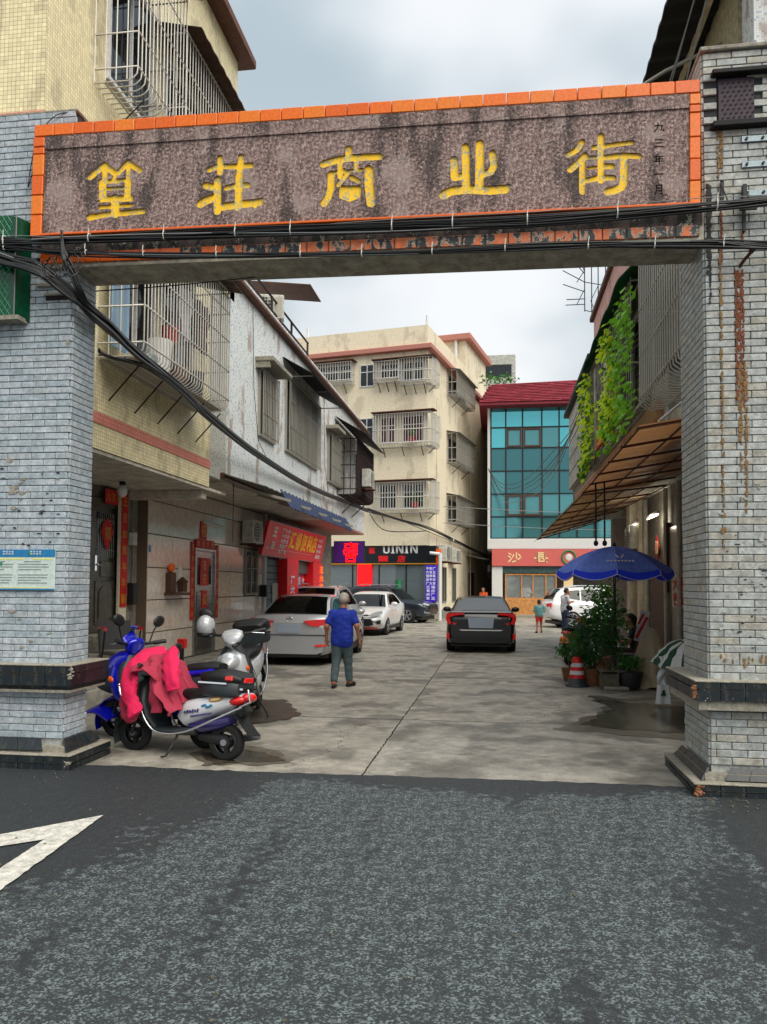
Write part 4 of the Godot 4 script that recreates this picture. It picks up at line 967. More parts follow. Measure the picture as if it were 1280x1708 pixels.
	couplet("square red paper charm above the narrow steel door", Vector3(-5.985, 2.63, -15.5), al, out, 0.36, 0.36, ["fu"], true, "")
	couplet("dull red paper poster on the window of the narrow steel door", Vector3(-5.974, 1.68, -15.5), al, out, 0.46, 0.56, ["ji", "an"], false, "")
	couplet("small tilted red slip below the poster on the steel door", Vector3(-5.972, 1.22, -15.6), al, out, 0.28, 0.36, ["fu"], false, "")
	var sh := thing("shrine_lantern", "small brown wooden wall shrine with an orange top and a lantern", "shrine", Vector3(-6.0, 1.5, -13.95))
	part_box("post", Vector3(0, 0.05, -0.12), Vector3(0.12, 0.42, 0.10), m("wood"), sh, 0.01); part_box("base", Vector3(0, 0, -0.62), Vector3(0.2, 0.05, 0.16), m("wood"), sh, 0.008)
	var fl := MB.new(); fl.ell(Vector3(0.07, 0.50, 0.0), Vector3(0.06, 0.09, 0.08)); fl.ell(Vector3(0.07, 0.52, -0.06), Vector3(0.05, 0.06, 0.05)); obj("orange_top", fl, m("lamp_amber"), sh)
	var la := MB.new(); la.lathe([[0.09, 0.06], [0.10, 0.24], [0.12, 0.25], [0.02, 0.34]], 6, Transform3D(Basis.IDENTITY, Vector3(0.11, 0, -0.44)), false); obj("lantern", la, m("wood"), sh)
	var nt := MB.new(); nt.span(Vector3(-5.994, 1.8, -14.42), Vector3(-5.990, 2.02, -14.62)); tag(obj("paper_note", nt, m("white")), "small white paper note stuck beside the wall shrine", "note")
	var ls := MB.new(); ls.tube([Vector3(-5.95, 2.97, -15.6), Vector3(-5.95, 2.95, -16.7)], 0.022, 8); ls.span(Vector3(-5.99, 2.955, -15.62), Vector3(-5.965, 3.0, -16.68)); tag(obj("strip_lamp", ls, m("white")), "unlit white strip lamp fixed high on the beige tiled wall", "lamp")
	# first door, porch and steps
	var d1 := thing("house_door", "tall bronze metal door with a red diamond charm, up two steps", "door", Vector3(-6.3, 0.93, -11.7))
	part_box("door_frame", Vector3(-0.05, 0, 0.0), Vector3(0.03, 2.15, 0.1), m("door_metal"), d1, 0.01); part_box("door_frame", Vector3(-0.05, 0, -1.0), Vector3(0.03, 2.15, -0.9), m("door_metal"), d1, 0.01); part_box("door_frame", Vector3(-0.05, 2.02, -0.9), Vector3(0.03, 2.15, 0.0), m("door_metal"), d1, 0.01)
	part_box("leaf", Vector3(-0.05, 0, -0.9), Vector3(0.0, 2.02, 0.0), m("door_metal"), d1)
	part_box("lower_panel", Vector3(0.0, 0.12, -0.76), Vector3(0.018, 0.82, -0.14), m("door_metal"), d1, 0.012)
	var arch := PackedVector2Array()
	for k in 13: arch.append(Vector2(-0.45 + cos(PI * k / 12) * 0.22, 0.60 + sin(PI * k / 12) * 0.14))
	arch.append(Vector2(-0.67, 0.22)); arch.append(Vector2(-0.23, 0.22))
	var am := MB.new(); am.prism(arch, 0.014, Transform3D(Basis(Vector3(0, 0, 1), Vector3.UP, Vector3.LEFT).inverse() if false else Basis(Vector3.BACK, Vector3.UP, Vector3.LEFT), Vector3(0.034, 0, 0)))
	obj("arched_panel", am, m("door_metal"), d1)
	part_box("middle_panel", Vector3(0.0, 0.88, -0.76), Vector3(0.016, 1.14, -0.3), m("door_metal"), d1, 0.01)
	part_box("grille_window", Vector3(0.0, 1.2, -0.74), Vector3(0.006, 1.92, -0.16), m("window_glass"), d1)
	var gb := MB.new()
	for k in 9: gb.tube([Vector3(0.014, 1.2, -0.2 - k * 0.063), Vector3(0.014, 1.92, -0.2 - k * 0.063)], 0.006, 4)
	gb.tube([Vector3(0.014, 1.32, -0.16), Vector3(0.014, 1.32, -0.74)], 0.007, 4); gb.tube([Vector3(0.014, 1.8, -0.16), Vector3(0.014, 1.8, -0.74)], 0.007, 4)
	obj("grille", gb, m("bar_dull"), d1)
	var hd := MB.new(); hd.span(Vector3(0.0, 0.98, -0.16), Vector3(0.02, 1.22, -0.10)); hd.tube([Vector3(0.02, 1.08, -0.13), Vector3(0.06, 1.08, -0.13), Vector3(0.06, 1.07, -0.25)], 0.012, 6); obj("handle", hd, m("chrome"), d1)
	var dm := thing("door_charm", "red diamond shaped paper charm on the bronze door", "charm", Vector3(-6.27, 2.54, -12.15))
	var pd := MB.new(); pd.prism(PackedVector2Array([Vector2(0, 0.24), Vector2(0.15, 0.12), Vector2(0.2, 0), Vector2(0.14, -0.1), Vector2(0.06, -0.22), Vector2(0, -0.30), Vector2(-0.06, -0.22), Vector2(-0.14, -0.1), Vector2(-0.2, 0), Vector2(-0.15, 0.12)]), 0.008, Transform3D(Basis(Vector3.FORWARD, Vector3.UP, Vector3.RIGHT), Vector3.ZERO)); obj("paper", pd, m("red_paper"), dm)
	var fg := MB.new(); write_glyph(fg, "fu", Vector3(0.012, -0.11, 0.10), Vector3.FORWARD, Vector3.UP, 0.2, 0.2, 0.02, 0.004); obj("gold_writing", fg, m("gold"), dm)
	couplet("long red couplet with gold writing beside the bronze door", Vector3(-6.19, 1.32, -12.48), al, out, 0.22, 1.90, ["wang", "ji", "ru", "yi", "year", "year", "shun"])
	couplet("red paper banner over the bronze door", Vector3(-6.24, 3.0, -12.0), al, out, 0.56, 0.24, ["da", "ji", "li"], true)
	part_box("strip_stone", Vector3(-6.24, 0.9, -12.73), Vector3(-6.20, 3.2, -12.45), m("cream_wall"), bw)
	var pc := thing("porch", "dim concrete porch pier with meter box and conduits between the two doors", "pier")
	part_box("pier", Vector3(-6.9, 0.27, -13.1), Vector3(-6.2, 3.3, -12.74), m("grey_wall"), pc)
	part_box("meter_box", Vector3(-6.2, 2.36, -12.9), Vector3(-6.1, 2.58, -12.76), m("ac_white"), pc, 0.01); part_box("letter_box", Vector3(-6.2, 1.35, -12.92), Vector3(-6.08, 1.72, -12.75), m("plastic"), pc, 0.01); part_box("blue_tag", Vector3(-5.99, 2.26, -13.2), Vector3(-5.985, 2.38, -13.12), m("sign_blue"), pc)
	for q in [[-12.83, 3.25, 2.58], [-12.86, 2.36, 1.72]]:
		var cb := MB.new(); cb.tube([Vector3(-6.17, q[1], q[0]), Vector3(-6.16, (q[1] + q[2]) * 0.5, q[0] - 0.02), Vector3(-6.17, q[2], q[0])], 0.012, 5); obj("conduit", cb, m("wire_grey"), pc)
	var lb := thing("porch_lamp", "round white lamp bulb under the porch ceiling", "lamp", Vector3(-5.75, 3.29, -11.6))
	var lbm := MB.new(); lbm.lathe([[0.03, -0.05], [0.07, -0.13], [0.085, -0.19], [0.06, -0.26], [0.01, -0.28]].map(func(k): return [k[0], k[1]]), 12); var bl := MB.new(); bl.ell(Vector3(0, -0.15, 0), Vector3(0.08, 0.1, 0.08)); obj("bulb", bl, m("white"), lb); part_box("socket", Vector3(-0.035, -0.06, -0.035), Vector3(0.035, 0, 0.035), m("plastic"), lb)
	var st := thing("door_steps", "grey concrete steps below the bronze door", "steps")
	part_box("step", Vector3(-6.3, 0.27, -13.0), Vector3(-6.02, 0.92, -11.3), m("old_cement"), st, 0.012); part_box("step", Vector3(-6.3, 0.27, -13.05), Vector3(-5.75, 0.68, -10.9), m("old_cement"), st, 0.012)
	var wk := MB.new(); wk.cbox(Vector3(-7.3, 0.13, -14.9), Vector3(3.8, 0.28, 10.2), 0.02); structure("raised_walkway", wk, m("concrete1"))
	# white house
	var wh := thing("white_house", "rust streaked white house with caged windows and a long tiled eave", "building")
	part_box("mosaic_wall", Vector3(-11, 3.6, -21.2), Vector3(Xf, 7.26, -13.7), m("chip_wall"), wh); part_box("plaster_wall", Vector3(-11, 3.6, -28.7), Vector3(Xf - 0.02, 7.26, -21.2), m("white_wall"), wh)
	part_box("soffit", Vector3(-11, 3.54, -22.0), Vector3(Xf - 0.01, 3.598, -13.72), m("ceiling"), wh); part_box("salmon_soffit", Vector3(-11, 3.54, -28.69), Vector3(Xf - 0.03, 3.598, -22.0), m("salmon"), wh)
	part_box("rear_wall", Vector3(-11, 0, -28.6), Vector3(-6.02, 3.54, -19.95), m("grey_wall"), wh)
	part_box("roof_eave", Vector3(-11, 7.26, -28.95), Vector3(Xf + 0.14, 7.36, -13.72), m("brown_eave"), wh, 0.02); part_box("parapet", Vector3(-11, 7.36, -28.8), Vector3(Xf + 0.05, 7.52, -13.75), m("white_wall"), wh, 0.02)
	# barred windows
	for q in [[-15.46, 1.16, 4.72, 1.4, 3], [-17.52, 3.2, 4.75, 1.72, 4], [-22.2, 2.0, 4.66, 1.42, 3]]:
		var o := Vector3(Xf, q[2], q[0])
		window(wh, o, al, out, q[1], q[3], q[4], "bar_dull", "window_glass")
		var b := MB.new(); var n := int(q[1] / 0.115)
		for i in n + 1: b.tube([W(o, al, out, q[1] * i / n, 0.0, 0.12), W(o, al, out, q[1] * i / n, q[3], 0.12)], 0.011, 4)
		for y in [0.06, q[3] * 0.33, q[3] * 0.66, q[3] - 0.06]: b.tube([W(o, al, out, 0, y, 0.125), W(o, al, out, q[1], y, 0.125)], 0.012, 4)
		obj("window_bars", b, m("bar_dull"), wh)
	part_box("window_hood", Vector3(Xf, 6.18, -16.75), Vector3(Xf + 0.38, 6.28, -15.25), m("old_cement"), wh, 0.015); part_box("hood_cheek", Vector3(Xf, 6.06, -15.35), Vector3(Xf + 0.3, 6.18, -15.28), m("old_cement"), wh)
	part_box("window_hood", Vector3(Xf, 6.14, -23.1), Vector3(Xf + 0.35, 6.25, -21.95), m("old_cement"), wh, 0.015)
	canopy(wh, "metal_hood", Vector3(Xf, 6.85, -17.3), al, out, 3.75, 0.72, 0.42, "dark_roof", 0.01)
	for z in [-17.5, -19.0, -20.8]:
		var b := MB.new(); b.tube([Vector3(Xf, 6.45, z), Vector3(Xf + 0.66, 6.45, z)], 0.012, 4); obj("hood_strut", b, m("bar_dull"), wh)
	cage(wh, Vector3(Xf, 4.45, -23.6), al, out, 3.2, 1.75, 0.6, 0.12, "bar_dark", 2, 0.0, "eave_under", [0.17, 0.5, 0.9, 1.3, 1.7], 0.014)
	canopy(wh, "cage_roof", Vector3(Xf, 6.75, -23.2), al, out, 3.8, 0.95, 0.55, "bar_dark", 0.012)
	var rail := MB.new()
	for y in [7.78, 8.08]: rail.tube([Vector3(-4.95, y, -15.2), Vector3(-4.95, y, -20.3)], 0.028, 6)
	for z in [-15.3, -16.9, -18.6, -20.25]: rail.tube([Vector3(-4.95, 7.5, z), Vector3(-4.95, 8.1, z)], 0.028, 6)
	obj("roof_railing", rail, m("bar_dark"), wh)
	var bb := MB.new(); bb.tube([Vector3(Xf + 0.02, 7.2, -15.0), Vector3(Xf + 0.03, 5.6, -15.1), Vector3(Xf + 0.04, 4.6, -15.4), Vector3(Xf + 0.15, 4.3, -15.6)], 0.006, 4); obj("thin_cable", bb, m("wire"), wh); bb = MB.new(); bb.tube([Vector3(Xf + 0.02, 7.1, -21.5), Vector3(Xf + 0.03, 5.0, -21.7), Vector3(Xf + 0.1, 4.2, -21.9)], 0.007, 4); obj("thin_cable", bb, m("wire"), wh)
	ac_unit("white air conditioner box mounted inside the dark red cage", Vector3(Xf + 0.62, 4.75, -24.6), PI / 2)
	ac_unit("air conditioner box up on the roof behind the pipe railing", Vector3(-5.25, 7.72, -17.5), 0.25)
	ac_unit("grey air conditioner box hung left of the red shop sign", Vector3(-5.95, 2.68, -18.4), PI / 2)
	var rs := MB.new(); rs.grid(14, 3, func(u, v): return Vector3(-6.2 + u * 2.0, 8.75 - u * 0.22 + 0.02 * sin(u * 44), -17.4 - v * 1.1), 0.02); tag(obj("roof_sheet", rs, m("brown_eave")), "brown corrugated roof sheet jutting out above the roof railing", "roof sheet")
	var aw := thing("metal_awning", "long corrugated awning with a blue outer edge above the red shop sign", "awning", Vector3(Xf, 3.5, -13.4))
	var u1 := MB.new(); u1.grid(90, 3, func(u, v): return Vector3(v * 0.8, 0.15 - v * 0.24 + sin(u * 90 * PI * 0.5) * 0.014, -u * 7.4), 0.008); obj("sheet", u1, m("awning_grey"), aw)
	var u2 := MB.new(); u2.grid(90, 3, func(u, v): return Vector3(0.78 + v * 0.20, -0.04 - v * 0.34 + sin(u * 90 * PI * 0.5) * 0.016 + 0.02, -1.0 - u * 6.5), 0.01); obj("blue_sheet", u2, m("awning_blue"), aw)
	for k in 5:
		var b := MB.new(); b.box(Vector3(0.55, -0.13, -0.6 - k * 1.55), Vector3(1.15, 0.05, 0.05), rot(Vector3.BACK, -15)); obj("rib", b, m("bar_dull"), aw)
	var ap := MB.new(); ap.span(Vector3(-0.02, 0.1, -7.4), Vector3(0.04, 0.17, 0)); obj("wall_plate", ap, m("rusty"), aw)
	var rod := MB.new(); rod.tube([Vector3(0.12, 0.0, -0.3), Vector3(0.12, -1.05, -0.3)], 0.008, 4); obj("hanging_rod", rod, m("bar_dark"), aw)
	# red shop sign, shop front
	var sg := thing("shop_sign", "long red shop sign with big yellow lettering under the blue awning", "sign", Vector3(-5.72, 2.44, -18.9))
	var tilt := Vector3(0.2, 0.84, 0).normalized(); var nr := tilt.cross(Vector3.FORWARD).normalized() * -1.0
	var S := func(x, y, z): return Vector3.FORWARD * x + tilt * y + Vector3(tilt.y, -tilt.x, 0) * z
	var sb := MB.new(); sb.slab(S.call(0, 0, 0), S.call(6.6, 0, 0), S.call(6.6, 0.86, 0), S.call(0, 0.86, 0), 0.08); obj("panel", sb, m("sign_red"), sg)
	var fr := MB.new()
	for q in [[0, -0.02, 6.6, 0.0], [0, 0.86, 6.6, 0.885]]: fr.slab(S.call(q[0], q[1], 0.01), S.call(q[2], q[1], 0.01), S.call(q[2], q[3], 0.01), S.call(q[0], q[3], 0.01), 0.1)
	obj("frame", fr, m("wire_grey"), sg)
	var gi := 0
	for g in ["hui", "dou", "bian", "li", "dian"]:
		var ly := MB.new(); write_glyph(ly, g, S.call(2.22 + gi * 0.66, 0.28, 0.006), Vector3.FORWARD, tilt, 0.56, 0.48, 0.075, 0.012); gi += 1
		obj("yellow_character", ly, m("sign_yellow"), sg)
	var lw := MB.new()
	write_glyph(lw, "wang", S.call(0.5, 0.50, 0.006), Vector3.FORWARD, tilt, 0.4, 0.26, 0.05, 0.01); write_glyph(lw, "dian", S.call(0.55, 0.20, 0.006), Vector3.FORWARD, tilt, 0.36, 0.18, 0.03, 0.01)
	for r in 5:
		for c in 3: write_glyph(lw, ["chang", "da", "li", "an", "ji"][(r + c) % 5], S.call(1.35 + c * 0.26, 0.66 - r * 0.14, 0.006), Vector3.FORWARD, tilt, 0.2, 0.1, 0.025, 0.01)
	for r in 4:
		for c in 3: write_glyph(lw, ["ping", "an", "xian", "fu"][(r + c * 2) % 4], S.call(5.62 + c * 0.2, 0.62 - r * 0.17, 0.006), Vector3.FORWARD, tilt, 0.16, 0.11, 0.02, 0.01)
	for q in [[0.2, 0.19, 5.2, 0.195]]: lw.slab(S.call(q[0], q[1], 0.006), S.call(q[2], q[1], 0.006), S.call(q[2], q[3], 0.006), S.call(q[0], q[3], 0.006), 0.01)
	obj("white_lettering", lw, m("sign_white"), sg)
	var ld := thing("led_sign", "narrow glowing red and violet display hung beyond the red shop sign", "sign", Vector3(-4.85, 2.42, -25.4))
	part_box("case", Vector3(-0.42, 0, -0.1), Vector3(0.6, 0.72, 0), m("plastic"), ld, 0.01); part_box("violet_panel", Vector3(-0.4, 0.02, 0), Vector3(0.58, 0.7, 0.012), m("led_purple"), ld)
	var lr := MB.new(); write_glyph(lr, "dian", Vector3(-0.1, 0.36, 0.02), Vector3.RIGHT, Vector3.UP, 0.5, 0.3, 0.06, 0.01); write_glyph(lr, "ji", Vector3(-0.1, 0.05, 0.02), Vector3.RIGHT, Vector3.UP, 0.5, 0.3, 0.06, 0.01); obj("red_display", lr, m("led_red"), ld)
	var lo := OmniLight3D.new(); lo.name = "display_light"; ld.add_child(lo); lo.position = Vector3(0.1, 0.36, 0.25); lo.light_energy = 0.03; lo.light_color = Color(1, 0.1, 0.3); lo.light_size = 0.3; lo.omni_range = 12; lo.omni_attenuation = 2.0; lo.shadow_enabled = true
	var sf := thing("convenience_shop", "red pillared shop entrance with posters below the red sign", "shop", Vector3(-6.0, 0, -19.95))
	part_box("pillar", Vector3(0, 0.02, -2.5), Vector3(0.32, 2.44, -1.25), m("sign_red"), sf, 0.01); part_box("pillar", Vector3(0, 0.02, -5.6), Vector3(0.32, 2.44, -4.35), m("sign_red"), sf, 0.01)
	part_box("shutter_box", Vector3(0, 2.05, -4.35), Vector3(0.12, 2.4, -2.5), m("shutter"), sf)
	for k in 4: part_box("poster_panel", Vector3(0, 0.1, -2.95 - k * 0.45), Vector3(0.05, 2.05, -2.53 - k * 0.45), m("sign_red" if k != 2 else "sign_blue"), sf, 0.006)
	var pt := MB.new()
	for k in 4:
		for r in 5: write_glyph(pt, ["da", "ji", "li", "ping", "an", "fu"][(k * 2 + r) % 6], Vector3(0.056, 1.72 - r * 0.3, -2.6 - k * 0.45), Vector3.FORWARD, Vector3.UP, 0.28, 0.22, 0.035, 0.008)
	for r in 6: write_glyph(pt, ["chang", "da", "li", "ping", "an", "fu"][r], Vector3(0.33, 1.75 - r * 0.28, -1.6), Vector3.FORWARD, Vector3.UP, 0.4, 0.2, 0.05, 0.008)
	obj("white_lettering", pt, m("sign_white"), sf)
	var lt := MB.new()
	for r in 7: write_glyph(lt, ["wang", "da", "ji", "li", "fu", "an", "ping"][r], Vector3(0.33, 2.1 - r * 0.28, -5.25), Vector3.FORWARD, Vector3.UP, 0.45, 0.2, 0.05, 0.008)
	obj("lamp_lettering", lt, m("led_orange"), sf)
	for k in 13: part_box("shutter_slat", Vector3(0, 0.05 + k * 0.18, -1.2), Vector3(0.05 + 0.01 * (k % 2), 0.222 + k * 0.18, -0.02), m("shutter"), sf, 0.01)
	part_box("side_door", Vector3(0.05, 0.05, -1.16), Vector3(0.09, 1.75, -0.62), m("bar_dull"), sf, 0.01)
	part_box("strip_lamp", Vector3(0.1, 2.40, -2.3), Vector3(0.16, 2.44, -1.2), m("white"), sf)
	var dp := thing("drain_pipe", "white plastic drain pipe running down left of the shutter", "pipe", Vector3(-5.9, 0.2, -19.75))
	var dm1 := MB.new(); dm1.tube([Vector3.ZERO, Vector3(0, 3.3, 0)], 0.055, 10); obj("pipe", dm1, m("white"), dp); part_box("black_clip", Vector3(-0.09, 1.2, -0.09), Vector3(0.09, 1.5, 0.09), m("plastic"), dp, 0.02)

func far_buildings():
	var R := Vector3.RIGHT; var B := Vector3.BACK; var F := Vector3.FORWARD
	var fb := thing("apartment_building", "cream four storey apartment block with caged windows closing the lane", "building", Vector3(-3.39, 0, -38.6), deg_to_rad(-11.1))
	part_box("wall", Vector3(-14, 3.68, -14.4), Vector3(0, 14.55, 0), m("cream_wall"), fb)
	part_box("cornice", Vector3(-14, 13.30, -14.5), Vector3(0.28, 13.56, 0.28), m("salmon"), fb, 0.03)
	part_box("ground_floor", Vector3(-14, 0, -14.4), Vector3(-8.3, 3.68, -0.5), m("cream_wall"), fb); part_box("ground_floor", Vector3(-8.3, 0, -14.4), Vector3(-0.02, 3.68, -4.2), m("cream_wall"), fb); part_box("ground_floor", Vector3(-0.3, 0, -4.2), Vector3(-0.02, 3.68, -0.5), m("cream_wall"), fb)
	part_box("stair_tower", Vector3(-1.6, 14.55, -13.9), Vector3(-0.05, 16.2, -8.3), m("cream_wall"), fb); part_box("tower_cornice", Vector3(-2.0, 16.2, -14.2), Vector3(0.30, 16.55, -7.9), m("salmon"), fb, 0.03)
	for q in [[-0.12, -0.3], [-6.6, -0.3]]:
		var pp := MB.new(); pp.tube([Vector3(q[0], 14.5, q[1]), Vector3(q[0], 15.1, q[1])], 0.06, 8); obj("roof_pipe", pp, m("white"), fb)
	var dp := MB.new(); dp.tube([Vector3(-0.6, 14.6, -8.1), Vector3(-0.6, 16.2, -8.1)], 0.09, 8); obj("tower_pipe", dp, m("white"), fb)
	for q in [[-6.15, 12.05, 2.2, 0.85, 3, 0], [-3.54, 11.68, 0.78, 1.14, 2, 0], [-2.45, 12.0, 0.95, 0.75, 2, 1], [-1.25, 11.75, 1.1, 1.0, 2, 1], [-6.15, 8.9, 2.2, 1.2, 3, 0], [-3.54, 8.72, 0.78, 1.38, 2, 0], [-2.4, 8.78, 0.75, 1.3, 2, 2], [-1.25, 8.78, 1.1, 1.3, 2, 2], [-2.45, 5.5, 0.9, 1.2, 2, 0], [-1.25, 5.5, 1.1, 1.2, 2, 0]]:
		window(fb, Vector3(q[0], q[1], 0), R, B, q[2], q[3], q[4], "white", ["window_glass", "black_glass", "curtain_red"][q[5]], 0.66)
	for q in [[-6.35, 11.85, 2.5, 1.1, true], [-2.65, 11.75, 1.3, 1.05, false], [-1.32, 11.55, 1.5, 1.3, false], [-2.65, 8.5, 2.95, 1.65, false], [-2.7, 5.25, 2.95, 1.52, false]]:
		cage(fb, Vector3(q[0], q[1], 0), R, B, q[2], q[3], 0.5, 0.135, "bar", 3, 0.0, "eave_under", [0.17, q[3] * 0.5, q[3] - 0.02], 0.019)
	for q in [[11.55, 0.55], [8.5, 0.55], [5.25, 0.55]]:
		var o := Vector3(0, q[0], 0.45)
		cage(fb, o, F, R, 1.3, 1.6 if q[0] < 11 else 1.3, 0.38, 0.15, "bar", 1, 0.0, "eave_under", [], 0.017, false)
	for q in [[-6.3, 12.98, 2.6], [-2.75, 12.85, 3.25], [-2.75, 10.2, 3.25], [-2.8, 6.82, 3.25]]:
		part_box("rusty_flashing", Vector3(q[0], q[1], 0), Vector3(q[0] + q[2], q[1] + 0.05, 0.6), m("rusty"), fb, 0.01)
	for q in [[11.9, 1.35], [8.25, 1.6], [5.05, 1.45]]:
		window(fb, Vector3(0, q[0] + 0.1, -3.9), F, R, 3.9, q[1] - 0.25, 4, "bar_dull", "window_glass")
		cage(fb, Vector3(0, q[0], -3.7), F, R, 4.4, q[1], 0.55, 0.16, "bar_dull", 2, 0.75, "bar_dull", [], 0.017)
	for q in [[0.03, -1.7], [0.03, -9.2]]:
		var cond := MB.new(); cond.tube([Vector3(q[0], 11.3, q[1]), Vector3(q[0], 1.0, q[1])], 0.03, 5); obj("thin_pipe", cond, m("cream_wall"), fb)
	# ground floor shop
	var sp := thing("furniture_shop", "dark glass shop front with a red pillar under a navy sign", "shop", Vector3(-3.39, 0, -38.6), deg_to_rad(-11.1))
	part_box("back_wall", Vector3(-8.28, 0.02, -4.19), Vector3(-0.32, 3.6, -4.1), m("interior"), sp); part_box("shop_ceiling", Vector3(-8.28, 3.0, -4.1), Vector3(-0.32, 3.1, -0.5), m("ceiling"), sp)
	for k in 4: part_box("display_cabinet", Vector3(-7.6 + k * 1.9, 0.02, -3.6), Vector3(-6.4 + k * 1.9, 2.1 - 0.3 * (k % 2), -3.0), m("wood"), sp, 0.02)
	for k in 6: 
		part_box("glass_panel", Vector3(-8.2 + k * 1.42, 0.12, -0.30), Vector3(-6.84 + k * 1.42, 2.74, -0.285), m("shop_glass"), sp)
		part_box("mullion", Vector3(-6.83 + k * 1.42, 0.12, -0.33), Vector3(-6.79 + k * 1.42, 2.74, -0.24), m("rim_dark"), sp)
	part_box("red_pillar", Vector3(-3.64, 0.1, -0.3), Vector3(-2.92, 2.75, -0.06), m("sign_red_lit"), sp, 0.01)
	part_box("sill", Vector3(-9, 0, -0.5), Vector3(0.45, 0.12, -0.05), m("old_cement"), sp, 0.01)
	part_box("side_pier", Vector3(0.05, 0, -0.9), Vector3(0.5, 2.76, -0.3), m("cream_wall"), sp)
	var gd := MB.new(); gd.lathe([[0.16, 0.7], [0.13, 2.0]], 10, Transform3D(Basis.IDENTITY, Vector3(-1.5, 0, -0.22)), true); obj("display_figure", gd, m("print_green"), sp)
	var ss := thing("shop_sign", "navy fascia sign with silver letters and red characters", "sign", Vector3(-3.39, 0, -38.6) - Vector3(-sin(deg_to_rad(11.1)), 0, cos(deg_to_rad(11.1))) * 0.22, deg_to_rad(-11.1))
	part_box("panel", Vector3(-7.5, 2.80, -0.25), Vector3(0.42, 3.66, 0.05), m("sign_navy"), ss, 0.01); part_box("lower_edge", Vector3(-7.5, 2.76, -0.25), Vector3(0.42, 2.81, 0.08), m("gold"), ss); part_box("end_strip", Vector3(0.42, 2.74, -0.25), Vector3(0.6, 3.5, 0.07), m("lamp_amber"), ss)
	var tx := MB.new(); write_text(tx, "UININ", 0.62, Transform3D(Basis.IDENTITY, Vector3(-1.42, 3.50, 0.06)), 0.02); obj("silver_letters", tx, m("sign_white"), ss)
	var tw := MB.new()
	for i in 3: write_glyph(tw, ["zhuang", "ding", "zhi"][i], Vector3(-4.55 + i * 0.42, 3.08, 0.055), R, Vector3.UP, 0.36, 0.3, 0.045, 0.01)
	write_text(tw, "79082", 0.28, Transform3D(Basis.IDENTITY, Vector3(-4.1, 2.95, 0.055)), 0.01); obj("white_lettering", tw, m("sign_white"), ss)
	var tr := MB.new(); tr.span(Vector3(-2.55, 2.9, 0.05), Vector3(-2.05, 3.18, 0.07)); write_glyph(tr, "dian", Vector3(-1.55, 2.88, 0.055), R, Vector3.UP, 0.4, 0.3, 0.06, 0.01); tr.span(Vector3(-3.05, 3.3, 0.05), Vector3(-2.75, 3.6, 0.07)); obj("red_characters", tr, m("sign_red"), ss)
	var vb := thing("vertical_banner", "tall violet banner with white writing at the corner of the dark shop", "banner", Vector3(-3.39, 0, -38.6), deg_to_rad(-11.1))
	part_box("panel", Vector3(-0.08, 0.95, -0.2), Vector3(0.47, 2.70, -0.02), m("banner_violet"), vb, 0.01)
	var vw := MB.new()
	for r in 9:
		for c in (3 if r < 5 else 2):
			write_glyph(vw, ["ping", "an", "chang", "da", "ji", "wang", "fu", "li", "xian", "dian"][(r * 3 + c) % 10], Vector3(-0.04 + c * (0.165 if r < 5 else 0.25), 2.48 - r * 0.18, -0.015), R, Vector3.UP, 0.14 if r < 5 else 0.2, 0.13, 0.022, 0.008)
	obj("white_writing", vw, m("sign_white"), vb)
	var pipe := thing("corner_pipe", "white vertical pipe at the corner of the apartment block", "pipe", Vector3(-2.75, 0, -38.6)); var pm := MB.new(); pm.tube([Vector3(0, 0.05, 0), Vector3(0, 3.3, 0)], 0.09, 10); pm.tube([Vector3(0, 3.25, 0), Vector3(-0.5, 3.3, 0)], 0.08, 8); obj("pipe", pm, m("white"), pipe)
	var al := Vector3(sin(deg_to_rad(11.1)), 0, -cos(deg_to_rad(11.1)))
	var sd := Vector3(cos(deg_to_rad(11.1)), 0, sin(deg_to_rad(11.1)))
	for q in [[2.4, 2.95, 1.5, "white air conditioner box low on the apartment block's side wall, nearer one"], [4.6, 2.95, 1.3, "white air conditioner box low on the apartment block's side wall, farther one"]]:
		ac_unit(q[3], Vector3(-3.39, 0, -38.6) + al * q[0] + Vector3.UP * q[1] + sd * 0.05, PI / 2 - deg_to_rad(11.1), "air conditioner units on the walls", q[2])
	for q in [[2.8, 0.9], [4.9, 0.9]]: window(fb, Vector3(-0.02, 0.85, -q[0]), F, R, q[1], 1.85, 2, "bar_dull", "window_glass")
	part_box("side_door", Vector3(-0.1, 0.1, -10.2), Vector3(0.02, 2.5, -8.8), m("wood"), fb); canopy(fb, "door_canopy", Vector3(0, 3.5, -8.2), F, R, 4.6, 1.1, 0.25, "bar_dull")
	part_box("plinth", Vector3(-0.06, 0, -14.4), Vector3(0.03, 0.5, -0.95), m("grey_wall"), fb)
	# potted plants in the cages
	for q in [[Vector3(-0.7, 8.72, 0.3), "leaf_bright", "small green plant in the second floor cage of the apartment block"], [Vector3(-0.55, 5.5, 0.3), "leaf_bright", "green plant in a red pot in the first floor cage of the apartment block"]]:
		var at: Vector3 = fb.transform * q[0]
		var t := thing("potted_plant", q[2], "plant", at); var pt := MB.new(); pt.lathe([[0.12, 0], [0.17, 0.26]], 10); obj("pot", pt, m("scooter_red"), t)
		leaves(t, "foliage", q[1], Vector3(0, 0.5, 0), Vector3(0.34, 0.34, 0.2), 70, 0.12, rng.randi())
	# alley between
	var ay := thing("alley_house", "narrow dark house wall in the gap left of the glass building", "building", Vector3(-1.2, 0, -53)); part_box("wall", Vector3(-1.5, 0, -3), Vector3(2.0, 10.8, 0), m("grey_wall"), ay)
	for k in 3: window(ay, Vector3(0.3, 2.6 + k * 2.7, 0), R, B, 0.8, 1.4, 2, "bar_dull", "black_glass")
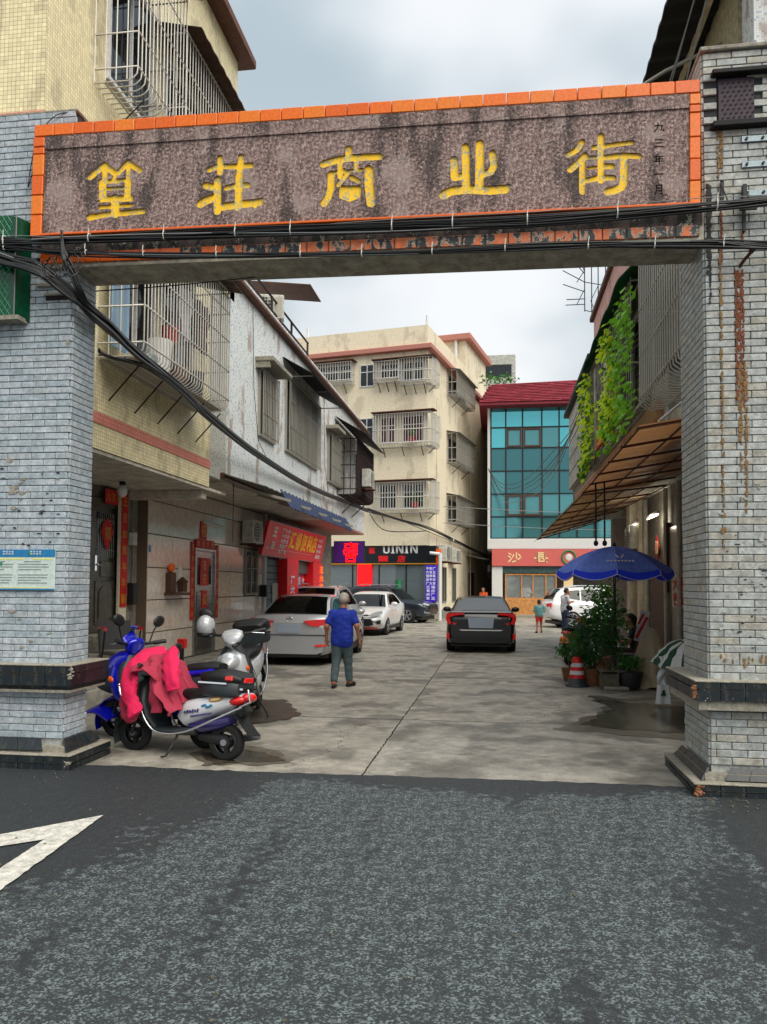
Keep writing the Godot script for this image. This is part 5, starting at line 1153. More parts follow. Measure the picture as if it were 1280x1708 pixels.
	part_box("door", Vector3(0.2, 0, 0), Vector3(1.0, 2.2, 0.05), m("wood"), ay); part_box("red_board", Vector3(0.75, 2.0, 0.02), Vector3(1.0, 3.3, 0.08), m("red_paper"), ay)
	var tw2 := thing("tower_block", "distant grey tower block glimpsed past the apartment block", "building", Vector3(-1.15, 0, -82)); part_box("wall", Vector3(-3, 0, -8), Vector3(3, 25.5, 0), m("panel_grey"), tw2)
	for k in 9: part_box("window_band", Vector3(-2.6, 1.6 + k * 2.7, 0), Vector3(2.6, 2.9 + k * 2.7, 0.05), m("window_glass"), tw2)
	# glass fronted building
	var gb := thing("glass_building", "teal glass fronted building with a red shingled roof", "building", Vector3(0, 0, -45))
	part_box("core", Vector3(-0.4, 3.7, -9), Vector3(9.6, 12.0, -0.12), m("panel_grey"), gb); part_box("ground_walls", Vector3(-0.2, 0, -9), Vector3(9.6, 3.7, -1.6), m("interior"), gb)
	var xs := [-0.36, 0.47, 1.40, 2.46, 3.41, 4.36, 5.3, 6.25, 7.2, 8.15, 9.1]; var ys := [4.38, 5.59, 6.87, 8.16, 9.45, 10.62, 11.9]
	for r in 6:
		for c in 10:
			var k := 0 if r == 5 or (r == 4 and (c == 0 or c == 4)) else 1 + hash(r * 13 + c * 7) % 2
			part_box("glass_pane", Vector3(xs[c] + 0.04, ys[r] + 0.04, -0.1), Vector3(xs[c + 1] - 0.04, ys[r + 1] - 0.04, -0.03 + 0.004 * (hash(r + c * 5) % 3)), m("teal_glass%d" % k), gb)
	for x in xs: part_box("mullion", Vector3(x - 0.035, 4.35, -0.1), Vector3(x + 0.035, 11.93, 0.03), m("rim_dark"), gb)
	for y in ys: part_box("transom", Vector3(-0.4, y - 0.035, -0.1), Vector3(9.2, y + 0.035, 0.024), m("rim_dark"), gb)
	for q in [[1, 4], [2, 4], [1, 1], [2, 1]]:
		var fr := MB.new(); var a := Vector2(xs[q[0]] + 0.06, ys[q[1]] + 0.06); var b := Vector2(xs[q[0] + 1] - 0.06, ys[q[1] + 1] - 0.06)
		fr.span(Vector3(a.x, a.y, 0), Vector3(b.x, a.y + 0.09, 0.06)); fr.span(Vector3(a.x, b.y - 0.09, 0), Vector3(b.x, b.y, 0.06)); fr.span(Vector3(a.x, a.y, 0), Vector3(a.x + 0.09, b.y, 0.058)); fr.span(Vector3(b.x - 0.09, a.y, 0), Vector3(b.x, b.y, 0.058)); obj("opening_frame", fr, m("wood"), gb)
	part_box("white_corner", Vector3(-0.55, 3.75, -9), Vector3(-0.4, 12.0, 0.06), m("white"), gb, 0.01); part_box("white_band", Vector3(-0.55, 3.76, -0.4), Vector3(9.6, 4.33, 0.5), m("white"), gb, 0.02)
	part_box("pillar", Vector3(-0.3, 0, -0.1), Vector3(0.28, 2.8, 0.5), m("white"), gb, 0.01); part_box("counter_wall", Vector3(0.28, 0, 0.2), Vector3(3.6, 1.0, 0.42), m("shop_orange"), gb, 0.01); part_box("step", Vector3(-0.4, 0, 0.3), Vector3(9.6, 0.16, 1.1), m("old_cement"), gb, 0.01)
	part_box("roller_shutter", Vector3(0.28, 2.45, 0.2), Vector3(9.4, 2.82, 0.4), m("shutter"), gb)
	var wd := MB.new()
	for x in [0.42, 1.28, 1.9, 2.6, 3.15]: wd.span(Vector3(x, 1.0, 0.24), Vector3(x + 0.07, 2.4, 0.36))
	for y in [1.0, 2.32]: wd.span(Vector3(0.49, y, 0.245), Vector3(3.15, y + 0.08, 0.355))
	obj("serving_window", wd, m("shop_orange"), gb)
	for k in 4: part_box("serving_glass", Vector3([0.49, 1.35, 1.97, 2.67][k], 1.08, 0.28), Vector3([1.28, 1.9, 2.6, 3.15][k], 2.32, 0.30), m("clear_glass"), gb)
	part_box("menu_board", Vector3(3.6, 1.2, 0.2), Vector3(4.1, 2.3, 0.28), m("cream_letters"), gb)
	var sn := thing("shop_sign", "pale red noodle shop fascia with cream characters and a green ring", "sign", Vector3(0, 2.82, -44.5))
	part_box("panel", Vector3(-0.3, 0, 0), Vector3(9.4, 0.92, 0.12), m("sign_pale_red"), sn, 0.01)
	var cr := MB.new(); write_glyph(cr, "sha", Vector3(0.55, 0.2, 0.125), R, Vector3.UP, 0.78, 0.55, 0.07, 0.03); write_glyph(cr, "xian", Vector3(1.95, 0.2, 0.125), R, Vector3.UP, 0.8, 0.55, 0.07, 0.03); obj("cream_characters", cr, m("cream_letters"), sn)
	var ring := MB.new(); var rp := []
	for k in 25: rp.append(Vector3(3.85 + cos(TAU * k / 24) * 0.36, 0.48 + sin(TAU * k / 24) * 0.36, 0.14))
	ring.tube(rp, 0.05, 5, false); obj("green_ring", ring, m("print_green"), sn)
	var rc := MB.new(); rc.ell(Vector3(3.85, 0.48, 0.13), Vector3(0.2, 0.2, 0.02)); obj("ring_centre", rc, m("white"), sn)
	# mansard roof with shingles
	var roof := MB.new()
	var sh := [MB.new(), MB.new()]
	roof.slab(Vector3(-1.0, 11.85, 0.9), Vector3(9.9, 11.85, 0.9), Vector3(9.2, 13.6, -1.2), Vector3(-0.45, 13.35, -1.2), 0.15)
	roof.slab(Vector3(-1.0, 11.85, -9), Vector3(-1.0, 11.85, 0.9), Vector3(-0.45, 13.35, -1.2), Vector3(-0.45, 13.35, -8), 0.15)
	roof.span(Vector3(-1.0, 11.72, -9), Vector3(9.9, 11.86, 0.9))
	obj("roof_slab", roof, m("roof_red1"), gb)
	for r in 12:
		var v0 := r / 12.0; var v1 := (r + 1.12) / 12.0
		for c in 34:
			var u0 := (c + (0.5 if r % 2 else 0.0)) / 34.0; var u1 := minf(u0 + 0.97 / 34.0, 1.0)
			if u0 > 0.99: continue
			var P := func(u, v): return Vector3(-1.0, 11.87, 0.93).lerp(Vector3(9.9, 11.87, 0.93), u).lerp(Vector3(-0.45, 13.37, -1.17).lerp(Vector3(9.2, 13.62, -1.17), u), v)
			var lift := Vector3(0, 0.035 + rng.randf() * 0.02, 0.03)
			sh[rng.randi() % 2].slab(P.call(u0, v0) + lift, P.call(u1, v0) + lift, P.call(u1, v1), P.call(u0, v1), 0.03)
	stuff(obj("shingles", sh[0], m("roof_red"), gb)); stuff(obj("shingles", sh[1], m("roof_red1"), gb))
	var rt := thing("rooftop_tree", "small leafy tree growing on a roof behind the red shingles", "tree", Vector3(0.1, 12.4, -48)); var tk := MB.new()
	for k in 5: tk.tube([Vector3(0, 0, 0), Vector3(sin(k * 2.1) * 0.3, 0.8, cos(k * 1.3) * 0.2), Vector3(-0.9 + k * 0.5, 1.7 + 0.2 * (k % 2), 0)], [0.05, 0.035, 0.015], 5)
	obj("trunk", tk, m("stem"), rt); leaves(rt, "crown", "leaf_mid", Vector3(0.05, 1.75, 0), Vector3(1.3, 0.5, 0.6), 160, 0.2, 5)
	# wires over the lane
	for q in [[Vector3(-2.6, 5.55, -38.5), Vector3(9, 5.6, -44), 0.1, "thin pale wire high across the lane in front of the glass building"], [Vector3(-2.6, 4.75, -38.5), Vector3(9, 4.75, -44), 0.12, "lower pale wire across the lane in front of the glass building"]]:
		var wm := MB.new(); var pts := []
		for k in 13: pts.append(q[0].lerp(q[1], k / 12.0) - Vector3(0, q[2] * sin(PI * k / 12.0), 0))
		wm.tube(pts, 0.016, 4); tag(obj("overhead_wire", wm, m("wire_grey")), q[3], "wire")

func leaves(parent: Node, called: String, mat: String, c: Vector3, r: Vector3, n: int, size: float, sd: int, droop := 0.4, narrow := 0.42) -> Node:
	var g := RandomNumberGenerator.new(); g.seed = sd
	var mb := MB.new(); mb.grp = -1
	for i in n:
		var d := Vector3(g.randfn(), g.randfn(), g.randfn()).normalized() * pow(g.randf(), 0.45)
		var p := c + d * r * (0.85 + 0.3 * sin(d.x * 9 + sd) * cos(d.y * 7))
		leaf_at(mb, p, size * g.randf_range(0.6, 1.25), Basis(Vector3.UP, g.randf() * TAU) * Basis(Vector3.RIGHT, g.randf_range(-droop, 1.0)) * Basis(Vector3.BACK, g.randfn(0, 0.5)), narrow)
	return stuff(obj(called, mb, m(mat), parent))
func leaf_at(mb: MB, p: Vector3, s: float, b: Basis, narrow := 0.42):
	var t := p + b * Vector3(0, 0, s); var mid := p + b * Vector3(0, -s * 0.1, s * 0.5); var l := p + b * Vector3(-s * narrow, 0.02 * s, s * 0.45); var r := p + b * Vector3(s * narrow, 0.02 * s, s * 0.45)
	mb.tri(p, l, mid); mb.tri(l, t, mid); mb.tri(p, mid, r); mb.tri(mid, t, r)

func right_buildings():
	var al := Vector3.BACK; var out := Vector3.LEFT; var R := Vector3.RIGHT; var B := Vector3.BACK
	# nearest house behind the right pillar
	var nh := thing("eaved_house", "peeling cream house with a big dark roof eave behind the right pillar", "building")
	part_box("wall", Vector3(2.62, 3.6, -11.9), Vector3(8, 8.75, -8.95), m("peeling"), nh)
	part_box("mosaic_front", Vector3(2.66, 3.6, -8.95), Vector3(8, 8.75, -8.55), m("chip_wall"), nh)
	var dk := MB.new()
	for i in 14:
		var h := rng.randf_range(4.5, 8.5); blot(dk, Vector3(rng.randf_range(2.7, 3.6), h, -8.548), 0.03, 0.05, R, B)
	obj("fallen_tiles", dk, m("soot_stain"), nh)
	var ev := MB.new(); ev.grid(60, 2, func(u, v): return Vector3(2.95 - v * 0.98, 8.72 - v * 0.12 + 0.02 * sin(u * 60 * PI * 0.5), -7.4 - u * 5.2), 0.03); obj("eave", ev, m("dark_roof"), nh)
	part_box("eave_batten", Vector3(2.45, 8.58, -12.5), Vector3(2.51, 8.64, -7.5), m("cream_wall"), nh)
	part_box("grey_pier", Vector3(2.18, 3.6, -11.7), Vector3(2.64, 4.5, -10.6), m("panel_grey"), nh)
	for z in [-9.1, -10.2]: window(nh, Vector3(2.62, 4.5, z - 0.95), al, out, 0.9, 1.5, 2, "white")
	cage(nh, Vector3(2.62, 4.06, -11.0), al, out, 2.5, 2.4, 0.72, 0.125, "bar", 0, 0.9, "dark_roof", [0.17, 0.75, 1.35, 1.95, 2.38], 0.010)
	var pole := MB.new(); pole.tube([Vector3(1.30, 7.55, -9.8), Vector3(2.0, 7.9, -9.7), Vector3(2.7, 8.15, -9.6)], 0.022, 6); tag(obj("drying_pole", pole, m("bar_dull")), "thin grey pole slung under the dark roof eave", "pole")
	var wi := 0
	for q in [[Vector3(2.25, 8.6, -8.6), Vector3(1.85, 6.9, -9.9)], [Vector3(2.35, 8.65, -8.3), Vector3(1.98, 6.8, -9.4)], [Vector3(2.3, 8.65, -8.9), Vector3(1.7, 6.6, -9.8)]]:
		var b := MB.new(); b.tube(q, 0.009, 4); tag(obj("slanting_wire", b, m("wire_grey")), ["leftmost thin wire slanting below the dark roof eave", "thin wire slanting below the dark eave nearest the right pillar", "middle thin wire slanting below the dark roof eave"][wi], "wire", "wires below the dark eave"); wi += 1
	# vine house
	var vh := thing("vine_house", "house with a vine covered balcony cage and a pink tiled parapet", "building")
	part_box("wall", Vector3(2.3, 4.2, -18.55), Vector3(8, 6.8, -11.9), m("grey_wall"), vh)
	part_box("pink_parapet", Vector3(2.2, 6.72, -18.6), Vector3(8, 7.82, -11.9), m("pink_wall"), vh)
	part_box("parapet_rim", Vector3(2.12, 7.82, -18.75), Vector3(8, 7.94, -11.8), m("brown_eave"), vh, 0.02)
	part_box("terracotta_slab", Vector3(2.08, 3.93, -22), Vector3(8, 4.2, -10.9), m("awning_brown"), vh, 0.02)
	part_box("upper_soffit", Vector3(2.22, 6.2, -12.9), Vector3(3.2, 6.7, -11.91), m("salmon"), vh)
	window(vh, Vector3(2.3, 4.6, -17.8), al, out, 2.0, 1.6, 2, "white"); window(vh, Vector3(2.3, 4.6, -14.9), al, out, 2.0, 1.6, 2, "white")
	var ga := MB.new(); ga.grid(40, 4, func(u, v): return Vector3(2.26 - v * 0.56, 6.66 - v * 0.58 + 0.03 * sin(u * 31) * v, -11.5 - u * 6.6), 0.012); obj("green_awning", ga, m("green_cloth"), vh)
	cage(vh, Vector3(2.3, 4.22, -17.7), al, out, 6.0, 1.95, 0.4, 0.2, "bar_dull", 0, 0.0, "eave_under", [0.17, 0.7, 1.3, 1.9], 0.011)
	part_box("red_board", Vector3(1.86, 4.3, -15.5), Vector3(1.9, 4.75, -14.6), m("red_paper"), vh); part_box("white_board", Vector3(1.88, 4.35, -14.5), Vector3(1.895, 6.0, -14.15), m("panel_grey"), vh)
	part_box("white_board", Vector3(1.88, 4.35, -15.95), Vector3(1.895, 5.95, -15.75), m("panel_grey"), vh)
	var vi := thing("climbing_vine", "bright green heart leaved vine climbing the balcony cage", "plant")
	var g := RandomNumberGenerator.new(); g.seed = 42
	var vl := [MB.new(), MB.new(), MB.new()]
	for band in [[-11.0, -12.6, 4.15, 5.9, 300, 1], [-12.6, -13.9, 4.15, 5.95, 640, 0], [-15.7, -17.5, 4.15, 6.0, 560, 0], [-11.0, -14.0, 3.95, 4.5, 220, 1], [-16.0, -17.6, 3.95, 4.4, 120, 2]]:
		for i in band[4]:
			var z := lerpf(band[0], band[1], g.randf()); var y := lerpf(band[2], band[3], g.randf())
			if sin(z * 6.3 + y * 1.7) + sin(y * 4.1 - z * 2.0) < -0.75: continue
			var k: int = band[5] if g.randf() < 0.72 else 2 - band[5]
			leaf_at(vl[k], Vector3(1.88 - g.randf() * 0.16, y, z), g.randf_range(0.06, 0.14), Basis(Vector3.UP, -PI / 2 + g.randfn(0, 0.5)) * Basis(Vector3.RIGHT, g.randf_range(0.5, 1.35)) * Basis(Vector3.BACK, g.randfn(0, 0.4)), 0.46)
	for k in 3: stuff(obj("leaves", vl[k], m(["leaf_vine", "leaf_vine_dark", "leaf_bright"][k]), vi))
	var vs := MB.new()
	for i in 26:
		var z := g.randf_range(-17.4, -11.4); var pts := []
		for k in 7: pts.append(Vector3(1.9 + g.randfn(0, 0.015), 4.1 + k * 0.3, z + 0.12 * sin(k * 1.3 + i)))
		vs.tube(pts, 0.006, 4)
	obj("stems", vs, m("stem"), vi)
	# panel house further along
	var ph := thing("panel_house", "pale panelled upper storey with a dark roof edge beyond the vine", "building")
	part_box("wall", Vector3(2.2, 4.68, -25.1), Vector3(8, 6.95, -18.7), m("panel_grey"), ph)
	for k in 5: part_box("panel_joint", Vector3(2.19, 4.68 + k * 0.46, -25.1), Vector3(2.21, 4.70 + k * 0.46, -18.7), m("brown_joint"), ph)
	part_box("roof_edge", Vector3(2.05, 6.95, -25.3), Vector3(8, 7.08, -18.62), m("dark_roof"), ph, 0.02)
	part_box("lower_wall", Vector3(2.3, 3.9, -25), Vector3(8, 4.68, -18.7), m("grey_wall"), ph)
	# ground floor arcade
	var ar := thing("arcade_wall", "dim arcade wall with concrete panels, pipes and doorways under the brown awnings", "wall")
	part_box("ceiling", Vector3(2.2, 3.75, -25), Vector3(8, 3.92, -8.9), m("ceiling"), ar)
	part_box("wall", Vector3(3.45, 0, -25.2), Vector3(8, 3.75, -8.9), m("grey_wall"), ar)
	for k in 4:
		for r in 3: part_box("wall_panel", Vector3(3.41, 0.3 + r * 0.82, -15.2 + k * 0.96 + 0.01), Vector3(3.452, 1.1 + r * 0.82, -14.26 + k * 0.96), m("panel_grey" if (k + r) % 3 else "ceiling"), ar, 0.006)
	part_box("door", Vector3(3.40, 0, -18.4), Vector3(3.455, 2.5, -17.2), m("wood"), ar, 0.01); part_box("door", Vector3(3.40, 0, -16.6), Vector3(3.455, 2.9, -15.7), m("door_metal"), ar, 0.01); part_box("pale_column", Vector3(3.2, 0, -20.6), Vector3(3.5, 3.75, -20.1), m("cream_wall"), ar, 0.01); part_box("pale_column", Vector3(3.25, 0, -19.4), Vector3(3.5, 3.75, -19.1), m("cream_wall"), ar, 0.01)
	part_box("beam", Vector3(1.9, 3.55, -22.2), Vector3(3.5, 3.748, -21.7), m("ceiling"), ar, 0.01)
	for z in [-15.5, -16.7, -18.9]:
		var p := MB.new(); p.tube([Vector3(3.36, 0, z), Vector3(3.36, 3.7, z)], 0.05, 8); obj("pipe", p, m("ceiling"), ar)
	part_box("meter_board", Vector3(3.36, 1.6, -17.0), Vector3(3.44, 3.0, -16.62), m("wood"), ar)
	var k := 0
	for z in [-17.2, -19.7]:
		var t := thing("strip_lamp", ["lit strip lamp nearer the right pillar under the arcade ceiling", "lit strip lamp farther along under the arcade ceiling"][k], "lamp", Vector3(3.2, 3.16, z), 0.0, "lit strip lamps in the arcade"); k += 1
		part_box("batten", Vector3(-0.03, 0.03, -0.62), Vector3(0.03, 0.07, 0.62), m("white"), t); var tb := MB.new(); tb.tube([Vector3(0, 0, -0.6), Vector3(0, 0, 0.6)], 0.013, 8); obj("tube", tb, m("tube_light"), t)
		var l := OmniLight3D.new(); l.name = "lamp_light"; t.add_child(l); l.position = Vector3(-0.02, -0.08, 0); l.light_energy = 0.22; l.light_color = Color(1, 0.97, 0.88); l.light_size = 0.15; l.omni_range = 30; l.omni_attenuation = 2.0; l.shadow_enabled = true
	ac_unit("air conditioner box high on the dim arcade wall past the umbrella", Vector3(3.4, 2.6, -19.8), -PI / 2)
	var ch := thing("door_charm", "red diamond paper charm on the dim arcade wall", "charm", Vector3(3.36, 2.55, -17.6)); var cp := MB.new(); cp.box(Vector3.ZERO, Vector3(0.01, 0.36, 0.36), rot(Vector3.RIGHT, 45)); obj("paper", cp, m("red_paper"), ch)
	var cg := MB.new(); write_glyph(cg, "fu", Vector3(-0.01, -0.13, -0.13), al, Vector3.UP, 0.26, 0.26, 0.035, 0.006); obj("gold_writing", cg, m("cream_letters"), ch)
	var po := thing("wall_poster", "red lettered notice on the concrete panels beside the right pillar", "poster", Vector3(3.39, 1.35, -16.3)); part_box("sheet", Vector3(0, -0.03, -0.02), Vector3(0.012, 0.6, 1.42), m("panel_grey"), po)
	var pg := MB.new()
	for r in 2:
		for c in 2: write_glyph(pg, ["da", "li", "ji", "an"][r * 2 + c], Vector3(-0.004, 0.30 - r * 0.29, 0.08 + c * 0.62), al, Vector3.UP, 0.52, 0.24, 0.05, 0.006)
	obj("red_lettering", pg, m("red_paper"), po)
	# awnings
	awning("awning", "brown ribbed plastic awning nearest the right pillar", [Vector3(1.55, 3.48, -9.0), Vector3(1.55, 3.44, -14.75), Vector3(3.15, 3.70, -14.75), Vector3(3.15, 3.74, -9.0)], "awning_brown", 5, 3)
	awning("awning", "faded buff corrugated awning farther along the arcade, sagging outwards", [Vector3(1.55, 3.42, -14.95), Vector3(1.3, 3.25, -26), Vector3(3.12, 3.78, -26), Vector3(3.05, 3.58, -14.95)], "awning_old", 7, 4)
	var st := MB.new()
	for d in [0.0, 0.09]: st.tube([Vector3(1.78, 3.55, -9.1 - d), Vector3(2.5, 4.15, -9.4 - d)], 0.014, 6)
	tag(obj("awning_stay", st, m("white")), "pair of white stays holding up the nearest brown awning", "stay")
	for x in [1.61, 1.75]:
		var r := MB.new(); r.tube([Vector3(x, 2.40, -13.5), Vector3(x, 3.42, -13.5)], 0.016, 6); r.ell(Vector3(x, 2.42, -13.5), Vector3(0.04, 0.05, 0.04)); tag(obj("hanging_rod", r, m("plastic")), ["left of two", "right of two"][int(x > 1.7)] + " black rods hanging from the awning above the umbrella", "rod", "rods above the umbrella")
	# roof aerial
	var an := thing("roof_aerial", "thin wire rooftop aerial rack above the pink parapet", "aerial", Vector3(2.03, 7.9, -18.9))
	var am := MB.new()
	for x in [0.0, 0.16, 0.31, 0.48]: am.tube([Vector3(x, 0.25 - x * 0.2, 0), Vector3(x, 1.9, 0)], 0.012, 4)
	am.tube([Vector3(0, 0.95, 0), Vector3(0.9, 0.75, 0)], 0.01, 4); am.tube([Vector3(0.0, 0.28, 0), Vector3(0.6, 0.1, 0)], 0.01, 4); am.tube([Vector3(0.31, 0.85, 0), Vector3(0.14, 0.5, 0), Vector3(0.25, 0.2, 0)], 0.008, 4)
	obj("frame", am, m("rim_dark"), an)
	var rods := MB.new()
	for q in [[0.42, -0.44, 0.42], [0.55, -0.42, 0.55], [0.72, -0.5, 0.92], [0.95, -0.5, 1.25], [1.15, -0.28, 1.5], [1.2, -0.2, 1.75]]: rods.tube([Vector3(0, q[0], 0), Vector3(q[1], q[2], 0)], 0.011, 4)
	for q in [[0.42, 0.75], [0.95, 1.2]]: rods.tube([Vector3(-0.18, q[0], 0), Vector3(-0.02, q[1], 0)], 0.009, 4)
	obj("rods", rods, m("rim_dark"), an)
	# cables hanging from the gate towards the glass building
	var path := [Vector3(2.02, 5.25, -8.6), Vector3(2.01, 5.40, -12), Vector3(2.0, 5.85, -18), Vector3(1.78, 6.2, -26), Vector3(1.15, 6.4, -34), Vector3(0.25, 7.0, -40), Vector3(-0.5, 8.2, -44.4)]
	for i in 5:
		var pts := []
		for j in path.size():
			var e := 1.0 if j < path.size() - 1 else 0.25
			pts.append(path[j] + Vector3(rng.randfn(0, 0.03), (i - 2) * 0.10 * e + rng.randfn(0, 0.015) - (0.30 * i * e if j > 2 and j < 6 else 0.0), 0))
		var c := MB.new(); c.tube(smooth_path(pts, 6), 0.013, 5)
		tag(obj("hanging_cable", c, m(["wire", "rusty", "wire", "green_line" if false else "wire", "wire_grey"][i])), ["uppermost dark cable looping from the right pillar to the glass building", "rust brown cable looping from the right pillar to the glass building", "dark cable sagging between the right pillar and the glass building", "dark cable sagging second lowest towards the glass building", "lowest pale cable sagging from the right pillar towards the glass building"][i], "cable", "cables strung along the right side")

func awning(called: String, label: String, c: Array, mat: String, ribs: int, longs: int):
	var t := thing(called, label, "awning")
	var P := func(u, v): return c[0].lerp(c[1], u).lerp(c[3].lerp(c[2], u), v)
	for i in ribs:
		for k in longs:
			var mb := MB.new(); var n := 12
			mb.grid(n, 1, func(u, v): return P.call((i + 0.01 + u * 0.98) / ribs, (k + 0.01 + v * 0.98) / longs) + Vector3(0, 0.008 * sin(u * n * PI * 0.5), 0), 0.0); obj("sheet_panel", mb, m(mat), t)
	for i in ribs + 1:
		var mb := MB.new(); var u := float(i) / ribs; var a: Vector3 = P.call(u, -0.02); var b: Vector3 = P.call(u, 1.0); var x := (b - a).normalized(); var zz := (c[1] - c[0]).normalized() as Vector3; var y := zz.cross(x).normalized()
		mb.box((a + b) * 0.5 - Vector3(0, 0.035, 0), Vector3((b - a).length(), 0.03, 0.024), Basis(x, y, x.cross(y))); obj("rib", mb, m("rusty"), t)
	for k in longs + 1:
		var mb := MB.new(); var v := float(k) / longs; mb.tube([P.call(0, v) - Vector3(0, 0.03, 0), P.call(0.5, v) - Vector3(0, 0.03, 0), P.call(1, v) - Vector3(0, 0.03, 0)], 0.013, 5); obj("purlin", mb, m("rusty"), t)
	var ed := MB.new(); ed.grid(24, 1, func(u, v): return P.call(u, -0.02) + Vector3(-0.10 * v, -0.11 * v + 0.006 * sin(u * 60), 0), 0.008); obj("edge_flap", ed, m(mat), t)

# ---------- cars: front towards -z, s runs 0 (nose) to 1 (tail) ----------
func wheel(parent: Node, c: Vector3, r: float, w: float, rim := "rim", spokes := 5, side := 1.0):
	var wn := Node3D.new(); wn.name = "wheel"; parent.add_child(wn, true); wn.position = c
	var ty := MB.new(); ty.lathe([[r * 0.64, -w / 2], [r * 0.93, -w / 2], [r, -w * 0.32], [r, w * 0.32], [r * 0.93, w / 2], [r * 0.64, w / 2]], 26, Transform3D(Basis(Vector3.BACK, -PI / 2), Vector3.ZERO), true)
	obj("tyre", ty, m("tyre"), wn)
	var rm := MB.new(); var x := side * w * 0.5
	rm.disc_x(Vector3(x - side * 0.03, 0, 0), r * 0.66, 0.02, 24)
	obj("rim_back", rm, m("rim_dark"), wn)
	var sp := MB.new()
	for k in spokes:
		var a := TAU * k / spokes
		for d in [-0.13, 0.13]: sp.box(Vector3(x - side * 0.008, cos(a + d) * r * 0.36, sin(a + d) * r * 0.36), Vector3(0.02, r * 0.56, r * 0.11), Basis(Vector3.RIGHT, a + d))
	sp.disc_x(Vector3(x - side * 0.005, 0, 0), r * 0.17, 0.024, 14)
	var ring := []
	for k in 25: ring.append(Vector3(x - side * 0.008, cos(TAU * k / 24) * r * 0.64, sin(TAU * k / 24) * r * 0.64))
	sp.tube(ring, r * 0.035, 5, false); obj("rim", sp, m(rim), wn)
func sx(tab: Array, s: float) -> float:
	for i in tab.size() - 1:
		if s <= tab[i + 1][0]: return lerpf(tab[i][1], tab[i + 1][1], clampf((s - tab[i][0]) / (tab[i + 1][0] - tab[i][0]), 0, 1))
	return tab[-1][1]
func car(called: String, label: String, at: Vector3, turn: float, d: Dictionary) -> Node3D:
	var t := thing(called, label, "car", at, turn)
	var L: float = d.L; var hw: float = d.W * 0.5; var H: float = d.H
	var zs := func(s): return (s - 0.5) * L
	var rings := []
	for s in [0.0, 0.006, 0.02, 0.05, 0.1, 0.18, 0.27, 0.4, 0.55, 0.7, 0.8, 0.88, 0.94, 0.975, 0.992, 1.0]:
		var w: float = hw * sx(d.plan, s); var yb: float = sx(d.low, s); var yt: float = sx(d.deck, s); var ys: float = yb + (yt - yb) * 0.78
		var half := [Vector2(0, yb), Vector2(w * 0.80, yb), Vector2(w * 0.955, yb + 0.05), Vector2(w * 0.985, yb + 0.20), Vector2(w, yb + (yt - yb) * 0.5), Vector2(w * 0.995, ys), Vector2(w * 0.955, yt - 0.035), Vector2(w * 0.86, yt), Vector2(w * 0.45, yt + 0.012)]
		var ring := []
		for q in half: ring.append(Vector3(q.x, q.y, zs.call(s)))
		ring.append(Vector3(0, yt + 0.016, zs.call(s)))
		for i in range(half.size() - 1, 0, -1): ring.append(Vector3(-half[i].x, half[i].y, zs.call(s)))
		rings.append(ring)
	var body := MB.new(); body.grp = 0; body.loft(rings); 
	# cabin
	var pr: Array = d.cabin; var yb0: float = d.belt; var wb = hw * 0.925; var wr = hw * d.get("roof_w", 0.68)
	var xw := func(y): return lerpf(wb, wr, clampf((y - yb0) / (H - yb0), 0, 1))
	var cross := [[-1.0, 0.0], [-0.9, 0.03], [-0.5, 0.045], [0.0, 0.05], [0.5, 0.045], [0.9, 0.03], [1.0, 0.0]]
	var pts := func(k, lift): 
		var row := []
		for c in cross: row.append(Vector3(xw.call(pr[k][1]) * c[0], pr[k][1] - 0.05 + c[1] + lift, zs.call(pr[k][0])))
		return row
	var rows := []
	for k in pr.size(): rows.append(pts.call(k, 0.0))
	for k in pr.size() - 1:
		for c in cross.size() - 1: body.quad(rows[k][c], rows[k + 1][c], rows[k + 1][c + 1], rows[k][c + 1])
	for sgn in [-1.0, 1.0]:
		var poly := PackedVector2Array()
		for k in pr.size(): poly.append(Vector2(rows[k][0].z, rows[k][0].y))
		poly.append(Vector2(zs.call(pr[-1][0]), yb0 - 0.12)); poly.append(Vector2(zs.call(pr[0][0]), yb0 - 0.12))
		side_sheet(body, poly, sgn, xw, 0.0)
	obj("body", body, m(d.paint), t)
	# glass
	for g in d.side_glass:
		for sgn in [-1.0, 1.0]:
			var poly := PackedVector2Array()
			for q in g: poly.append(Vector2(zs.call(q[0]), q[1]))
			var sg := MB.new(); side_sheet(sg, poly, sgn, xw, 0.006); obj("side_window", sg, m("black_glass"), t)
	for q in [["windscreen", d.front_glass], ["rear_window", d.rear_glass]]:
		var gl := MB.new(); gl.grp = 0; var rr := []
		for k in range(q[1][0], q[1][1] + 1):
			var row := []
			var push := Vector3(0, 0.008, -0.006 if q[0] == "windscreen" else 0.006)
			for c in [[-0.90, 0.03], [-0.5, 0.045], [0.0, 0.05], [0.5, 0.045], [0.90, 0.03]]: row.append(Vector3(xw.call(pr[k][1]) * c[0], pr[k][1] - 0.05 + c[1], zs.call(pr[k][0])) + push)
			rr.append(row)
		for k in rr.size() - 1:
			for c in 4: gl.quad(rr[k][c], rr[k + 1][c], rr[k + 1][c + 1], rr[k][c + 1])
		obj(q[0], gl, m(d.get("rear_mat", "black_glass") if q[0] == "rear_window" else "black_glass"), t)
	# wheels and dark arches
	for s in [d.axles[0], d.axles[1]]:
		for sgn in [-1.0, 1.0]:
			var ac := MB.new(); ac.disc_x(Vector3(sgn * (hw * 0.975 - 0.06), d.r + 0.03, zs.call(s)), d.r * 1.15, 0.14, 28); obj("wheel_arch", ac, m("plastic"), t)
			wheel(t, Vector3(sgn * (hw * 0.985 - 0.09), d.r, zs.call(s)), d.r, 0.21, d.get("rim", "rim"), 5, sgn)
